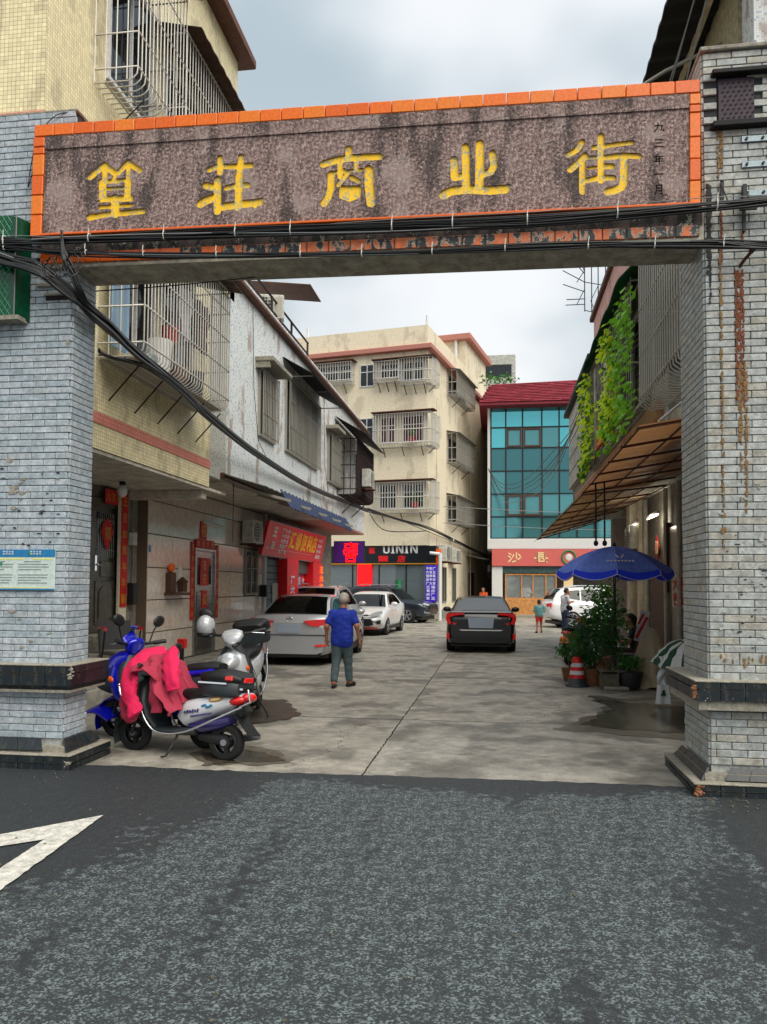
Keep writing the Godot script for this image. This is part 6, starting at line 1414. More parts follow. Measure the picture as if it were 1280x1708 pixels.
	# mirrors, handles, sills
	for sgn in [-1.0, 1.0]:
		var mi := MB.new(); mi.ell(Vector3(sgn * (hw + 0.09), yb0 + 0.08, zs.call(pr[0][0] + 0.075)), Vector3(0.12, 0.075, 0.07)); mi.box(Vector3(sgn * (hw - 0.03), yb0 + 0.03, zs.call(pr[0][0] + 0.07)), Vector3(0.14, 0.03, 0.05)); obj("wing_mirror", mi, m(d.get("mirror", d.paint)), t)
		var sl := MB.new(); sl.box(Vector3(sgn * hw * 0.955, sx(d.low, 0.5) + 0.03, 0), Vector3(0.05, 0.12, L * 0.45)); obj("sill", sl, m("plastic"), t)
		for s in d.handles:
			var hd := MB.new(); hd.cbox(Vector3(sgn * (hw * 0.99 + 0.008), yb0 - 0.10, zs.call(s)), Vector3(0.03, 0.03, 0.17), 0.01); obj("door_handle", hd, m(d.paint if d.paint != "paint_slate" else "chrome"), t)
	var un := MB.new(); un.box(Vector3(0, 0.22, 0), Vector3(hw * 1.7, 0.12, L * 0.9)); obj("underbody", un, m("plastic"), t)
	return t
func side_sheet(mb: MB, poly: PackedVector2Array, sgn: float, xw: Callable, lift: float):
	var ix := Geometry2D.triangulate_polygon(poly)
	var g0 := mb.grp; mb.grp = -1
	for i in range(0, ix.size(), 3):
		var q := []
		for k in 3:
			var p := poly[ix[i + k]]; q.append(Vector3(sgn * (xw.call(p.y) + lift), p.y, p.x))
		if (q[1] - q[0]).cross(q[2] - q[0]).x * sgn > 0: mb.tri(q[0], q[1], q[2])
		else: mb.tri(q[0], q[2], q[1])
	mb.grp = g0
func face_shape(t: Node, called: String, poly: Array, z: float, depth: float, mat: String, both := true, yaw := 0.0, pitch := 0.0):   # a lamp or trim on the nose or tail, mirrored
	for sgn in ([1.0, -1.0] if both else [1.0]):
		var mb := MB.new(); var pv := PackedVector2Array(); var c := Vector2.ZERO
		for q in poly: c += Vector2(q[0], q[1])
		c /= poly.size()
		for q in poly: pv.append(Vector2((q[0] - c.x) * sgn, q[1] - c.y))
		mb.prism(pv, depth, Transform3D(Basis(Vector3.UP, yaw * sgn) * Basis(Vector3.RIGHT, pitch), Vector3(c.x * sgn, c.y, z)))
		obj(called, mb, m(mat), t)
func vehicles():
	var sedan := {"L": 4.62, "W": 1.78, "H": 1.48, "belt": 0.98, "paint": "paint_silver", "r": 0.315, "axles": [0.20, 0.785], "handles": [0.52, 0.70],
		"plan": [[0, 0.62], [0.006, 0.72], [0.02, 0.84], [0.05, 0.93], [0.1, 0.98], [0.2, 1.0], [0.8, 1.0], [0.88, 0.985], [0.94, 0.965], [0.975, 0.93], [0.992, 0.89], [1, 0.84]],
		"low": [[0, 0.34], [0.05, 0.22], [0.9, 0.22], [0.975, 0.22], [1, 0.26]], "deck": [[0, 0.58], [0.02, 0.66], [0.06, 0.76], [0.2, 0.92], [0.3, 0.98], [0.7, 1.0], [0.86, 1.06], [0.945, 1.075], [0.975, 1.05], [0.992, 0.97], [1, 0.84]],
		"cabin": [[0.265, 0.97], [0.31, 1.10], [0.365, 1.27], [0.41, 1.39], [0.47, 1.465], [0.56, 1.50], [0.65, 1.495], [0.72, 1.45], [0.775, 1.36], [0.83, 1.23], [0.885, 1.10]], "front_glass": [0, 3], "rear_glass": [7, 10],
		"side_glass": [[[0.345, 1.03], [0.40, 1.26], [0.455, 1.375], [0.535, 1.40], [0.535, 1.02]], [[0.548, 1.02], [0.548, 1.40], [0.65, 1.395], [0.715, 1.34], [0.80, 1.14], [0.80, 1.06]]]}
	var sv := car("silver_sedan", "silver saloon parked on the left, seen from behind beside the walking man", Vector3(-4.33, 0, -18.65), 0.0, sedan)
	var zt := 2.31
	face_shape(sv, "tail_lamp", [[0.30, 0.955], [0.48, 0.97], [0.83, 1.0], [0.87, 0.88], [0.80, 0.76], [0.60, 0.83], [0.42, 0.86]], zt - 0.065, 0.07, "tail_red", true, 0.20)
	face_shape(sv, "reversing_lamp", [[0.36, 0.905], [0.62, 0.93], [0.60, 0.875], [0.46, 0.868]], zt + 0.0, 0.012, "lamp_clear", true, 0.14)
	face_shape(sv, "bumper_reflector", [[0.55, 0.46], [0.80, 0.475], [0.78, 0.42], [0.57, 0.41]], zt - 0.02, 0.03, "tail_red", true, 0.2)
	face_shape(sv, "number_plate", [[-0.24, 0.70], [0.24, 0.70], [0.24, 0.87], [-0.24, 0.87]], zt - 0.005, 0.03, "plate", false)
	face_shape(sv, "plate_recess", [[-0.52, 0.66], [0.52, 0.66], [0.46, 0.91], [-0.46, 0.91]], zt - 0.02, 0.03, "paint_silver", false)
	face_shape(sv, "boot_line", [[-0.84, 0.665], [0.84, 0.665], [0.84, 0.65], [-0.84, 0.65]], zt - 0.015, 0.03, "plastic", false)
	face_shape(sv, "lower_valance", [[-0.62, 0.20], [0.62, 0.20], [0.70, 0.27], [-0.70, 0.27]], zt - 0.06, 0.05, "plastic", false)
	var em := MB.new(); var ep := []
	for k in 17: ep.append(Vector3(cos(TAU * k / 16) * 0.065, 0.985 + sin(TAU * k / 16) * 0.045, zt - 0.035))
	em.tube(ep, 0.009, 5, false); em.tube([Vector3(-0.06, 0.995, zt - 0.03), Vector3(0.06, 0.995, zt - 0.03)], 0.007, 4); obj("badge", em, m("chrome"), sv)
	face_shape(sv, "high_stop_lamp", [[-0.14, 1.36], [0.14, 1.36], [0.14, 1.39], [-0.14, 1.39]], 1.17, 0.01, "tail_red", false)
	# black saloon
	var bk := sedan.duplicate(true); bk.merge({"L": 4.65, "W": 1.80, "H": 1.42, "paint": "paint_black", "belt": 0.95, "rear_mat": "black_glass", "mirror": "plastic",
		"cabin": [[0.265, 0.94], [0.31, 1.06], [0.365, 1.22], [0.41, 1.33], [0.47, 1.40], [0.56, 1.435], [0.65, 1.425], [0.72, 1.38], [0.79, 1.29], [0.87, 1.17], [0.945, 1.06]]}, true)
	var bc := car("black_saloon", "black saloon in mid lane with lit red claw shaped tail lamps", Vector3(-0.46, 0, -22.75), 0.02, bk)
	zt = 2.325
	face_shape(bc, "tail_lamp", [[0.40, 1.02], [0.60, 1.03], [0.86, 1.00], [0.885, 0.86], [0.82, 0.74], [0.64, 0.72], [0.60, 0.76], [0.76, 0.80], [0.79, 0.90], [0.66, 0.95], [0.42, 0.975]], zt - 0.055, 0.06, "tail_red", true, 0.2)
	face_shape(bc, "bumper_reflector", [[0.78, 0.50], [0.86, 0.50], [0.85, 0.36], [0.79, 0.36]], zt - 0.075, 0.07, "tail_red", true, 0.25)
	face_shape(bc, "number_plate", [[-0.30, 0.64], [0.30, 0.64], [0.33, 0.90], [-0.33, 0.90]], zt - 0.01, 0.03, "plate", false)
	face_shape(bc, "spoiler", [[-0.78, 1.035], [0.78, 1.035], [0.74, 1.065], [-0.74, 1.065]], zt - 0.10, 0.09, "chrome", false)
	face_shape(bc, "trim_line", [[-0.56, 0.60], [0.56, 0.60], [0.50, 0.57], [-0.50, 0.57]], zt - 0.01, 0.025, "chrome", false)
	face_shape(bc, "lower_valance", [[-0.62, 0.26], [0.62, 0.26], [0.74, 0.42], [-0.74, 0.42]], zt - 0.05, 0.055, "plastic", false)
	# white saloon facing us
	var wc := sedan.duplicate(true); wc.merge({"paint": "paint_white", "H": 1.46, "L": 4.55, "W": 1.75}, true)
	var ws := car("white_saloon", "white saloon facing the camera ahead of the silver car", Vector3(-4.52, 0, -28.75), PI - 0.06, wc)
	var zn := -2.275
	face_shape(ws, "headlamp", [[0.40, 0.72], [0.58, 0.80], [0.84, 0.86], [0.86, 0.76], [0.66, 0.68], [0.46, 0.66]], zn + 0.02, 0.07, "lamp_clear", true, -0.35)
	face_shape(ws, "grille", [[-0.42, 0.68], [0.42, 0.68], [0.36, 0.73], [-0.36, 0.73]], zn - 0.02, 0.05, "plastic", false)
	face_shape(ws, "lower_grille", [[-0.46, 0.58], [0.46, 0.58], [0.56, 0.40], [0.40, 0.34], [-0.40, 0.34], [-0.56, 0.40]], zn - 0.02, 0.06, "plastic", false)
	face_shape(ws, "fog_lamp", [[0.64, 0.52], [0.80, 0.55], [0.78, 0.42], [0.66, 0.40]], zn + 0.05, 0.06, "plastic", true, -0.4)
	face_shape(ws, "red_lip", [[-0.7, 0.27], [0.7, 0.27], [0.7, 0.24], [-0.7, 0.24]], zn + 0.02, 0.08, "scooter_red", false)
	# dark SUV, sideways
	var suv := {"L": 4.65, "W": 1.86, "H": 1.68, "belt": 1.06, "paint": "paint_slate", "r": 0.36, "axles": [0.195, 0.79], "handles": [0.53, 0.71], "roof_w": 0.72,
		"plan": [[0, 0.72], [0.006, 0.80], [0.02, 0.88], [0.05, 0.95], [0.1, 0.985], [0.2, 1.0], [0.8, 1.0], [0.94, 0.97], [0.975, 0.94], [1, 0.88]],
		"low": [[0, 0.40], [0.05, 0.28], [0.9, 0.30], [1, 0.45]], "deck": [[0, 0.74], [0.02, 0.84], [0.06, 0.93], [0.2, 1.03], [0.28, 1.08], [0.7, 1.09], [0.9, 1.12], [0.975, 1.10], [1, 1.0]],
		"cabin": [[0.255, 1.07], [0.31, 1.24], [0.36, 1.42], [0.40, 1.55], [0.46, 1.65], [0.56, 1.70], [0.68, 1.70], [0.80, 1.67], [0.88, 1.62], [0.925, 1.46], [0.965, 1.18], [0.972, 1.10]], "front_glass": [0, 3], "rear_glass": [8, 10],
		"side_glass": [[[0.345, 1.14], [0.395, 1.40], [0.445, 1.54], [0.53, 1.58], [0.53, 1.13]], [[0.545, 1.13], [0.545, 1.58], [0.70, 1.575], [0.70, 1.14]], [[0.715, 1.15], [0.715, 1.57], [0.80, 1.54], [0.87, 1.30]]]}
	var sv2 := car("dark_suv", "slate blue SUV parked side on before the dark glass shop", Vector3(-5.15, 0, -37.35), -PI / 2 - 0.30, suv)
	suv_trim(sv2, -2.325)
	var wsuv := suv.duplicate(true); wsuv.merge({"paint": "paint_white", "L": 4.5, "W": 1.80, "H": 1.60}, true)
	var w2 := car("white_suv", "white SUV on the right behind the plants, its tail to the left", Vector3(4.15, 0, -34.6), -PI / 2 + 0.20, wsuv)
	suv_trim(w2, -2.25)
	var s3 := suv.duplicate(true); s3.merge({"paint": "paint_silver", "H": 1.56, "L": 4.3, "W": 1.76}, true)
	var w3 := car("silver_suv", "silver SUV with roof rails hidden behind the silver saloon", Vector3(-5.2, 0, -24.2), 0.0, s3)
	suv_trim(w3, -2.15)
	scooters()
func suv_trim(t: Node, zn: float):
	face_shape(t, "headlamp", [[0.50, 0.86], [0.86, 0.93], [0.88, 0.84], [0.56, 0.80]], zn + 0.02, 0.07, "lamp_clear", true, -0.3)
	face_shape(t, "grille", [[-0.46, 0.66], [0.46, 0.66], [0.52, 0.86], [-0.52, 0.86]], zn - 0.03, 0.06, "rim_dark", false)
	face_shape(t, "bumper_trim", [[0.50, 0.50], [0.84, 0.54], [0.82, 0.46], [0.52, 0.44]], zn + 0.0, 0.06, "chrome", true, -0.3)
	face_shape(t, "tail_lamp", [[0.50, 0.98], [0.88, 1.04], [0.90, 0.88], [0.56, 0.86]], -zn - 0.06, 0.07, "tail_red", true, 0.25)
	face_shape(t, "number_plate", [[-0.24, 0.72], [0.24, 0.72], [0.24, 0.85], [-0.24, 0.85]], -zn - 0.01, 0.03, "plate", false)
	for sgn in [-1.0, 1.0]:
		var rl := MB.new(); rl.tube([Vector3(sgn * 0.60, 1.66, -0.45), Vector3(sgn * 0.61, 1.74, -0.3), Vector3(sgn * 0.60, 1.75, 1.0), Vector3(sgn * 0.58, 1.66, 1.3)], 0.022, 6); obj("roof_rail", rl, m("rim"), t)

# ---------- scooters: forward is +x ----------
func hull(mb: MB, sec: Array, n := 16, power := 2.6):    # sections [x, y, half width, half height]
	var rings := []
	for i in sec.size():
		var a: Array = sec[maxi(i - 1, 0)]; var b: Array = sec[mini(i + 1, sec.size() - 1)]
		var tg := Vector3(b[0] - a[0], b[1] - a[1], 0).normalized(); var up := Vector3(-tg.y, tg.x, 0)
		if up.y < -0.2: up = -up
		var zz := tg.cross(up); var ring := []
		for k in n:
			var q := TAU * k / n; var c := cos(q); var s := sin(q)
			ring.append(Vector3(sec[i][0], sec[i][1], 0) + up * (signf(c) * pow(absf(c), 2.0 / power) * sec[i][3]) + zz * (signf(s) * pow(absf(s), 2.0 / power) * sec[i][2]))
		rings.append(ring)
	var g0 := mb.grp; mb.grp = 0
	mb.loft(rings); mb.grp = g0
func swheel(parent: Node, c: Vector3, r: float, w: float):
	var wn := Node3D.new(); wn.name = "wheel"; parent.add_child(wn, true); wn.position = c
	var ty := MB.new(); ty.lathe([[r * 0.62, -w * 0.35], [r * 0.86, -w * 0.5], [r * 0.97, -w * 0.33], [r, 0], [r * 0.97, w * 0.33], [r * 0.86, w * 0.5], [r * 0.62, w * 0.35]], 28, Transform3D(Basis(Vector3.RIGHT, PI / 2), Vector3.ZERO), true, false); obj("tyre", ty, m("tyre"), wn)
	var rm := MB.new()
	for sg in [-1.0, 1.0]:
		var ring := []
		for k in 25: ring.append(Vector3(cos(TAU * k / 24) * r * 0.63, sin(TAU * k / 24) * r * 0.63, sg * w * 0.33))
		rm.tube(ring, r * 0.05, 5, false)
	for k in 3:
		var a := TAU * k / 3 + 0.4; rm.box(Vector3(cos(a), sin(a), 0) * r * 0.36, Vector3(r * 0.6, r * 0.2, w * 0.5), Basis(Vector3.BACK, a))
	rm.lathe([[r * 0.32, -w * 0.45], [r * 0.32, w * 0.45]], 18, Transform3D(Basis(Vector3.RIGHT, PI / 2), Vector3.ZERO), false)
	obj("rim", rm, m("rim_dark"), wn)
	var hb := MB.new(); hb.lathe([[r * 0.18, -w * 0.62], [r * 0.18, w * 0.62]], 12, Transform3D(Basis(Vector3.RIGHT, PI / 2), Vector3.ZERO), false); obj("hub", hb, m("rim"), wn)
func scooter(label: String, at: Vector3, turn: float, front: String, side: String, tail: String, mirror_l := true, mirror_r := true, box := false, lean := 0.12) -> Node3D:
	var t := thing("scooter", label, "scooter", at, turn)
	t.rotation.x = 0.0
	t.basis = Basis(Vector3.UP, turn) * Basis(Vector3.RIGHT, lean)
	swheel(t, Vector3(-0.57, 0.20, 0), 0.20, 0.10); swheel(t, Vector3(0.60, 0.20, 0), 0.20, 0.09)
	var b := MB.new(); hull(b, [[0.30, 0.285, 0.15, 0.035], [0.1, 0.275, 0.165, 0.04], [-0.12, 0.28, 0.165, 0.045], [-0.25, 0.30, 0.12, 0.05]]); obj("floorboard", b, m("plastic_grey"), t)
	b = MB.new(); hull(b, [[0.24, 0.30, 0.15, 0.03], [0.34, 0.42, 0.19, 0.05], [0.40, 0.58, 0.205, 0.06], [0.43, 0.72, 0.17, 0.07], [0.45, 0.84, 0.09, 0.06]]); obj("leg_shield", b, m("plastic_grey"), t)
	b = MB.new(); hull(b, [[0.36, 0.36, 0.12, 0.07], [0.46, 0.46, 0.17, 0.11], [0.53, 0.60, 0.18, 0.12], [0.55, 0.74, 0.15, 0.10], [0.52, 0.86, 0.07, 0.06]]); obj("front_cowl", b, m(front), t)
	b = MB.new(); hull(b, [[0.45, 0.66, 0.10, 0.06], [0.60, 0.69, 0.12, 0.09], [0.70, 0.68, 0.09, 0.06], [0.76, 0.65, 0.03, 0.02]]); obj("nose", b, m(front), t)
	b = MB.new(); b.ell(Vector3(0.665, 0.735, 0), Vector3(0.06, 0.05, 0.085), rot(Vector3.BACK, -35)); obj("headlamp", b, m("lamp_clear"), t)
	for sg in [-1.0, 1.0]:
		b = MB.new(); b.ell(Vector3(0.55, 0.60, sg * 0.175), Vector3(0.05, 0.03, 0.02), rot(Vector3.BACK, 20)); obj("indicator", b, m("lamp_amber"), t)
	b = MB.new()
	for sg in [-1.0, 1.0]: b.tube([Vector3(0.60, 0.20, sg * 0.065), Vector3(0.55, 0.36, sg * 0.065), Vector3(0.50, 0.52, sg * 0.05)], 0.018, 6)
	obj("fork", b, m("rim_dark"), t)
	b = MB.new()
	b.grid(10, 4, func(u, v): 
		var a = lerpf(-0.5, 1.9, u); var z = (v - 0.5) * 0.15
		return Vector3(0.60 + cos(a) * 0.235, 0.20 + sin(a) * 0.235 - absf(v - 0.5) * 0.06, z), 0.008)
	obj("front_mudguard", b, m(front), t)
	b = MB.new(); hull(b, [[0.45, 0.82, 0.05, 0.05], [0.44, 0.89, 0.09, 0.055], [0.42, 0.945, 0.125, 0.05], [0.39, 0.985, 0.11, 0.04], [0.355, 1.005, 0.05, 0.02]]); obj("headset", b, m(front), t)
	b = MB.new(); b.tube([Vector3(0.33, 0.99, -0.33), Vector3(0.40, 0.97, -0.2), Vector3(0.42, 0.95, 0), Vector3(0.40, 0.97, 0.2), Vector3(0.33, 0.99, 0.33)], 0.016, 7); obj("handlebar", b, m("plastic"), t)
	for sg in [-1.0, 1.0]:
		b = MB.new(); b.tube([Vector3(0.38, 0.975, sg * 0.23), Vector3(0.325, 0.995, sg * 0.35)], 0.022, 8); obj("grip", b, m("plastic"), t)
		b = MB.new(); b.tube([Vector3(0.42, 0.97, sg * 0.22), Vector3(0.40, 0.955, sg * 0.35)], 0.007, 5); obj("brake_lever", b, m("chrome"), t)
		if (sg < 0 and mirror_l) or (sg > 0 and mirror_r):
			b = MB.new(); b.tube([Vector3(0.40, 0.98, sg * 0.19), Vector3(0.40, 1.10, sg * 0.24), Vector3(0.38, 1.17, sg * 0.27)], 0.008, 5); b.ell(Vector3(0.375, 1.20, sg * 0.285), Vector3(0.02, 0.06, 0.085), rot(Vector3.RIGHT, sg * -20)); obj("mirror", b, m("plastic"), t)
	b = MB.new(); hull(b, [[0.0, 0.665, 0.06, 0.03], [-0.08, 0.70, 0.125, 0.06], [-0.3, 0.71, 0.14, 0.065], [-0.42, 0.745, 0.14, 0.065], [-0.62, 0.775, 0.125, 0.06], [-0.74, 0.785, 0.07, 0.035]]); obj("seat", b, m("seat"), t)
	b = MB.new(); hull(b, [[-0.04, 0.40, 0.09, 0.10], [-0.14, 0.50, 0.14, 0.15], [-0.3, 0.56, 0.155, 0.13], [-0.5, 0.62, 0.15, 0.10], [-0.70, 0.68, 0.11, 0.07], [-0.84, 0.72, 0.05, 0.035]]); obj("body_panel", b, m(side), t)
	b = MB.new(); hull(b, [[-0.16, 0.34, 0.10, 0.06], [-0.32, 0.36, 0.13, 0.08], [-0.5, 0.40, 0.11, 0.07], [-0.62, 0.45, 0.07, 0.05]]); obj("lower_panel", b, m(tail), t)
	b = MB.new(); b.ell(Vector3(-0.80, 0.70, 0), Vector3(0.07, 0.055, 0.10)); obj("tail_lamp", b, m("tail_red"), t)
	b = MB.new(); b.slab(Vector3(-0.70, 0.52, 0.09), Vector3(-0.70, 0.52, -0.09), Vector3(-0.90, 0.30, -0.09), Vector3(-0.90, 0.30, 0.09), 0.012); b.box(Vector3(-0.74, 0.56, 0), Vector3(0.12, 0.10, 0.12), rot(Vector3.BACK, 40)); obj("rear_mudguard", b, m("plastic"), t)
	b = MB.new(); hull(b, [[-0.25, 0.24, 0.05, 0.05], [-0.45, 0.23, 0.06, 0.07], [-0.60, 0.22, 0.05, 0.06]]); obj("engine", b, m("rim_dark"), t)
	b = MB.new(); b.tube([Vector3(-0.3, 0.20, 0.12), Vector3(-0.55, 0.22, 0.14), Vector3(-0.85, 0.28, 0.14)], [0.03, 0.045, 0.04], 10); obj("exhaust", b, m("rim"), t)
	b = MB.new(); b.tube([Vector3(-0.05, 0.24, -0.12), Vector3(-0.02, 0.02, -0.24), Vector3(0.03, 0.005, -0.25)], 0.012, 6); obj("side_stand", b, m("rim_dark"), t)
	for sg in [-1.0, 1.0]:
		b = MB.new(); b.tube(smooth_path([Vector3(0.40, 0.56, sg * 0.2), Vector3(0.34, 0.44, sg * 0.215), Vector3(0.22, 0.29, sg * 0.20), Vector3(0.05, 0.255, sg * 0.19), Vector3(-0.2, 0.30, sg * 0.185), Vector3(-0.5, 0.44, sg * 0.17), Vector3(-0.80, 0.60, sg * 0.12)], 5), 0.013, 7); obj("guard_rail", b, m("chrome"), t)
	if box:
		b = MB.new(); hull(b, [[-0.42, 0.88, 0.15, 0.08], [-0.46, 0.885, 0.19, 0.095], [-0.62, 0.885, 0.215, 0.10], [-0.80, 0.885, 0.19, 0.095], [-0.85, 0.88, 0.14, 0.08]], 20, 5.0); obj("top_case", b, m("plastic_grey"), t)
		b = MB.new(); hull(b, [[-0.40, 0.99, 0.15, 0.03], [-0.44, 1.0, 0.20, 0.06], [-0.62, 1.015, 0.22, 0.08], [-0.80, 1.0, 0.20, 0.065], [-0.88, 0.985, 0.14, 0.03]], 20, 4.0); obj("case_lid", b, m("plastic"), t)
		b = MB.new(); b.box(Vector3(-0.60, 0.945, -0.2145), Vector3(0.34, 0.018, 0.012), rot(Vector3.UP, 0)); obj("white_stripe", b, m("chrome"), t)
		b = MB.new(); b.cbox(Vector3(-0.875, 0.985, 0.0), Vector3(0.03, 0.06, 0.16), 0.01); b.cbox(Vector3(-0.78, 1.0, -0.195), Vector3(0.09, 0.05, 0.03), 0.01); obj("red_reflector", b, m("tail_red"), t)
		b = MB.new(); b.tube([Vector3(-0.78, 0.60, -0.12), Vector3(-0.90, 0.66, -0.12), Vector3(-0.86, 0.79, -0.12)], 0.012, 6); b.box(Vector3(-0.6, 0.79, 0), Vector3(0.4, 0.02, 0.24)); obj("rack", b, m("chrome"), t)
	return t
func scooters():
	var dir := Vector3(-1.09, 0, -0.33).normalized(); var turn := PI - 0.294
	var mid := (Vector3(-3.70, 0, -7.83) + Vector3(-2.58, 0, -7.47)) * 0.5
	var s1 := scooter("white scooter with a black top case and a pink jacket on its bars", mid + Vector3(0.01, 0, 0), turn, "plastic_grey", "scooter_white", "scooter_violet", false, true, true, 0.10)
	s1.basis = s1.basis * Basis.from_scale(Vector3(0.97, 0.88, 0.97))
	for c in s1.get_children():
		if c.name in ["top_case", "case_lid", "white_stripe", "red_reflector"]: c.position += Vector3(0.10, -0.10, 0)
	# the printed decals on the white side panel
	var dc := MB.new(); dc.ell(Vector3(-0.50, 0.665, -0.147), Vector3(0.085, 0.03, 0.012), rot(Vector3.BACK, -14)); obj("decal_ring", dc, m("gold"), s1)
	dc = MB.new(); dc.ell(Vector3(-0.50, 0.665, -0.152), Vector3(0.070, 0.02, 0.012), rot(Vector3.BACK, -14)); obj("decal_fill", dc, m("cream_letters"), s1)
	dc = MB.new()
	for k in 6: dc.box(Vector3(-0.14 - k * 0.032, 0.50 + k * 0.006, -0.152), Vector3(0.02, 0.03 + 0.012 * (k % 2), 0.008), rot(Vector3.BACK, 15))
	dc.box(Vector3(-0.34, 0.485, -0.150), Vector3(0.26, 0.02, 0.01), rot(Vector3.BACK, -12)); obj("decal_lettering", dc, m("scooter_violet"), s1)
	dc = MB.new()
	for k in 5: dc.ell(Vector3(-0.36 - k * 0.025, 0.585 + 0.012 * sin(k * 2.0), -0.157), Vector3(0.02, 0.012, 0.006)); 
	obj("decal_wave", dc, m("sign_blue"), s1)
	dc = MB.new(); dc.ell(Vector3(-0.70, 0.66, -0.06), Vector3(0.12, 0.05, 0.07), rot(Vector3.BACK, -15)); obj("red_tail_panel", dc, m("tail_red"), s1)
	# pink jacket thrown over the bars
	var jk := thing("pink_jacket", "bright pink jacket thrown over the handlebars of the white scooter", "jacket", s1.position - Vector3(0, 0.05, 0), turn)
	jk.basis = s1.basis.orthonormalized()
	var nz := noise(51, 1.6, 3)
	var top := MB.new(); top.grid(34, 36, func(u, v):
		var x = lerpf(-0.10, 0.56, u); var a = (v - 0.5) * 2.0
		var peak = 1.07 - 0.9 * pow(absf(u - 0.58), 1.8) - 0.12 * (1.0 - u)
		var z = a * 0.30; var drop = pow(absf(a), 1.6) * (0.17 + 0.05 * sin(u * 9.0))
		var f := nz.get_noise_2d(u * 3.2, v * 3.2) * 0.07 + 0.022 * sin(u * 26.0 + a * 5.0)
		return Vector3(x + f * 0.5 * absf(a), peak - drop + f * 0.5, z * (0.9 + 0.25 * (1.0 - absf(u - 0.5))) + f * signf(a)), 0.01)
	obj("jacket_back", top, m("dull_pink"), jk)
	for q in [[[Vector3(0.30, 1.07, 0.02), Vector3(0.43, 1.0, -0.16), Vector3(0.49, 0.84, -0.26), Vector3(0.46, 0.68, -0.30), Vector3(0.40, 0.54, -0.30), Vector3(0.33, 0.44, -0.31)], [0.05, 0.085, 0.09, 0.08, 0.075, 0.07], "pink_cloth"], [[Vector3(0.22, 1.09, 0.0), Vector3(0.10, 1.02, -0.15), Vector3(-0.02, 0.86, -0.26), Vector3(-0.07, 0.70, -0.27)], [0.06, 0.085, 0.085, 0.07], "pink_cloth"], [[Vector3(0.17, 0.92, -0.22), Vector3(0.16, 0.74, -0.26), Vector3(0.14, 0.58, -0.26), Vector3(0.13, 0.47, -0.25)], [0.07, 0.07, 0.065, 0.06], "dull_pink"], [[Vector3(0.50, 0.74, -0.18), Vector3(0.52, 0.58, -0.22), Vector3(0.48, 0.44, -0.23), Vector3(0.43, 0.36, -0.22)], [0.06, 0.10, 0.10, 0.03], "dull_pink"]]:
		var mb := MB.new(); var pp := smooth_path(q[0], 7); var rings := []; var nk := 22
		for i in pp.size():
			var f = float(i) / (pp.size() - 1) * (q[1].size() - 1); var k = mini(int(f), q[1].size() - 2)
			var wd := lerpf(q[1][k], q[1][k + 1], f - k); var dn: Vector3 = (pp[mini(i + 1, pp.size() - 1)] - pp[maxi(i - 1, 0)]).normalized()
			var outw := Vector3(0, 0.35, -1).normalized(); outw = (outw - dn * outw.dot(dn)).normalized(); var sdw := dn.cross(outw); var ring := []
			for a in nk:
				var an := TAU * a / nk
				var cr := 1.0 + 0.55 * nz.get_noise_3d(pp[i].x * 5.0 + cos(an) * 0.9, pp[i].y * 5.0, sin(an) * 0.9 + q[0][0].x * 9.0) + 0.10 * sin(an * 3.0 + i * 0.55)
				ring.append(pp[i] + (sdw * cos(an) * wd + outw * sin(an) * wd * 0.42) * cr)
			rings.append(ring)
		mb.grp = 0; mb.loft(rings); obj("sleeve" if q[2] == "pink_cloth" else "jacket_fold", mb, m(q[2]), jk)
	var s2 := scooter("blue scooter parked behind the white one, its nose by the left pillar", mid + Vector3(-0.45, 0, -0.58), turn - 0.04, "scooter_blue", "plastic_grey", "scooter_blue", true, true, false, 0.06)
	s2.scale = Vector3.ONE * 1.08
	var fb := MB.new(); fb.grid(12, 4, func(u, v): return Vector3(0.56 + u * 0.42, 0.24 + sin(u * 3.0) * 0.07 - absf(v - 0.5) * 0.14, (v - 0.5) * 0.34), 0.02); obj("lower_fairing", fb, m("scooter_blue"), s2)
	var nc := MB.new(); hull(nc, [[0.40, 0.78, 0.12, 0.12], [0.50, 0.74, 0.15, 0.16], [0.66, 0.69, 0.15, 0.13], [0.80, 0.62, 0.10, 0.08], [0.92, 0.56, 0.03, 0.02]]); obj("nose_cowl", nc, m("scooter_blue"), s2)
	nc = MB.new(); hull(nc, [[0.44, 0.54, 0.13, 0.10], [0.66, 0.53, 0.14, 0.09], [0.82, 0.52, 0.08, 0.05], [0.90, 0.53, 0.03, 0.02]]); obj("under_cowl", nc, m("plastic_grey"), s2)
	var wf := MB.new(); hull(wf, [[0.42, 0.92, 0.10, 0.03], [0.50, 1.02, 0.11, 0.02], [0.44, 1.14, 0.06, 0.012]]); obj("fly_screen", wf, m("scooter_blue"), s2)
	var sp := MB.new(); hull(sp, [[-0.1, 0.66, 0.165, 0.03], [-0.4, 0.70, 0.17, 0.045], [-0.7, 0.75, 0.12, 0.03]]); obj("blue_flash", sp, m("scooter_blue"), s2)
	var wz := MB.new()
	for k in 4: wz.box(Vector3(0.60 + k * 0.022, 0.755 - k * 0.012, -0.10 - 0.004 * k), Vector3(0.018, 0.05, 0.02), rot(Vector3.BACK, 40 if k % 2 else -40))
	obj("white_flash", wz, m("sign_white"), s2)
	var dd := Vector3(0.10, 0, 1.0); var s3 := scooter("silver scooter facing the road with a helmet hung on its mirror", Vector3(-3.20, 0, -10.0), atan2(-dd.z, dd.x), "scooter_silver", "scooter_silver", "scooter_silver", false, true, true, 0.08)
	s3.scale = Vector3.ONE * 1.13
	var hp: Vector3 = s3.transform * Vector3(0.36, 1.08, 0.30)
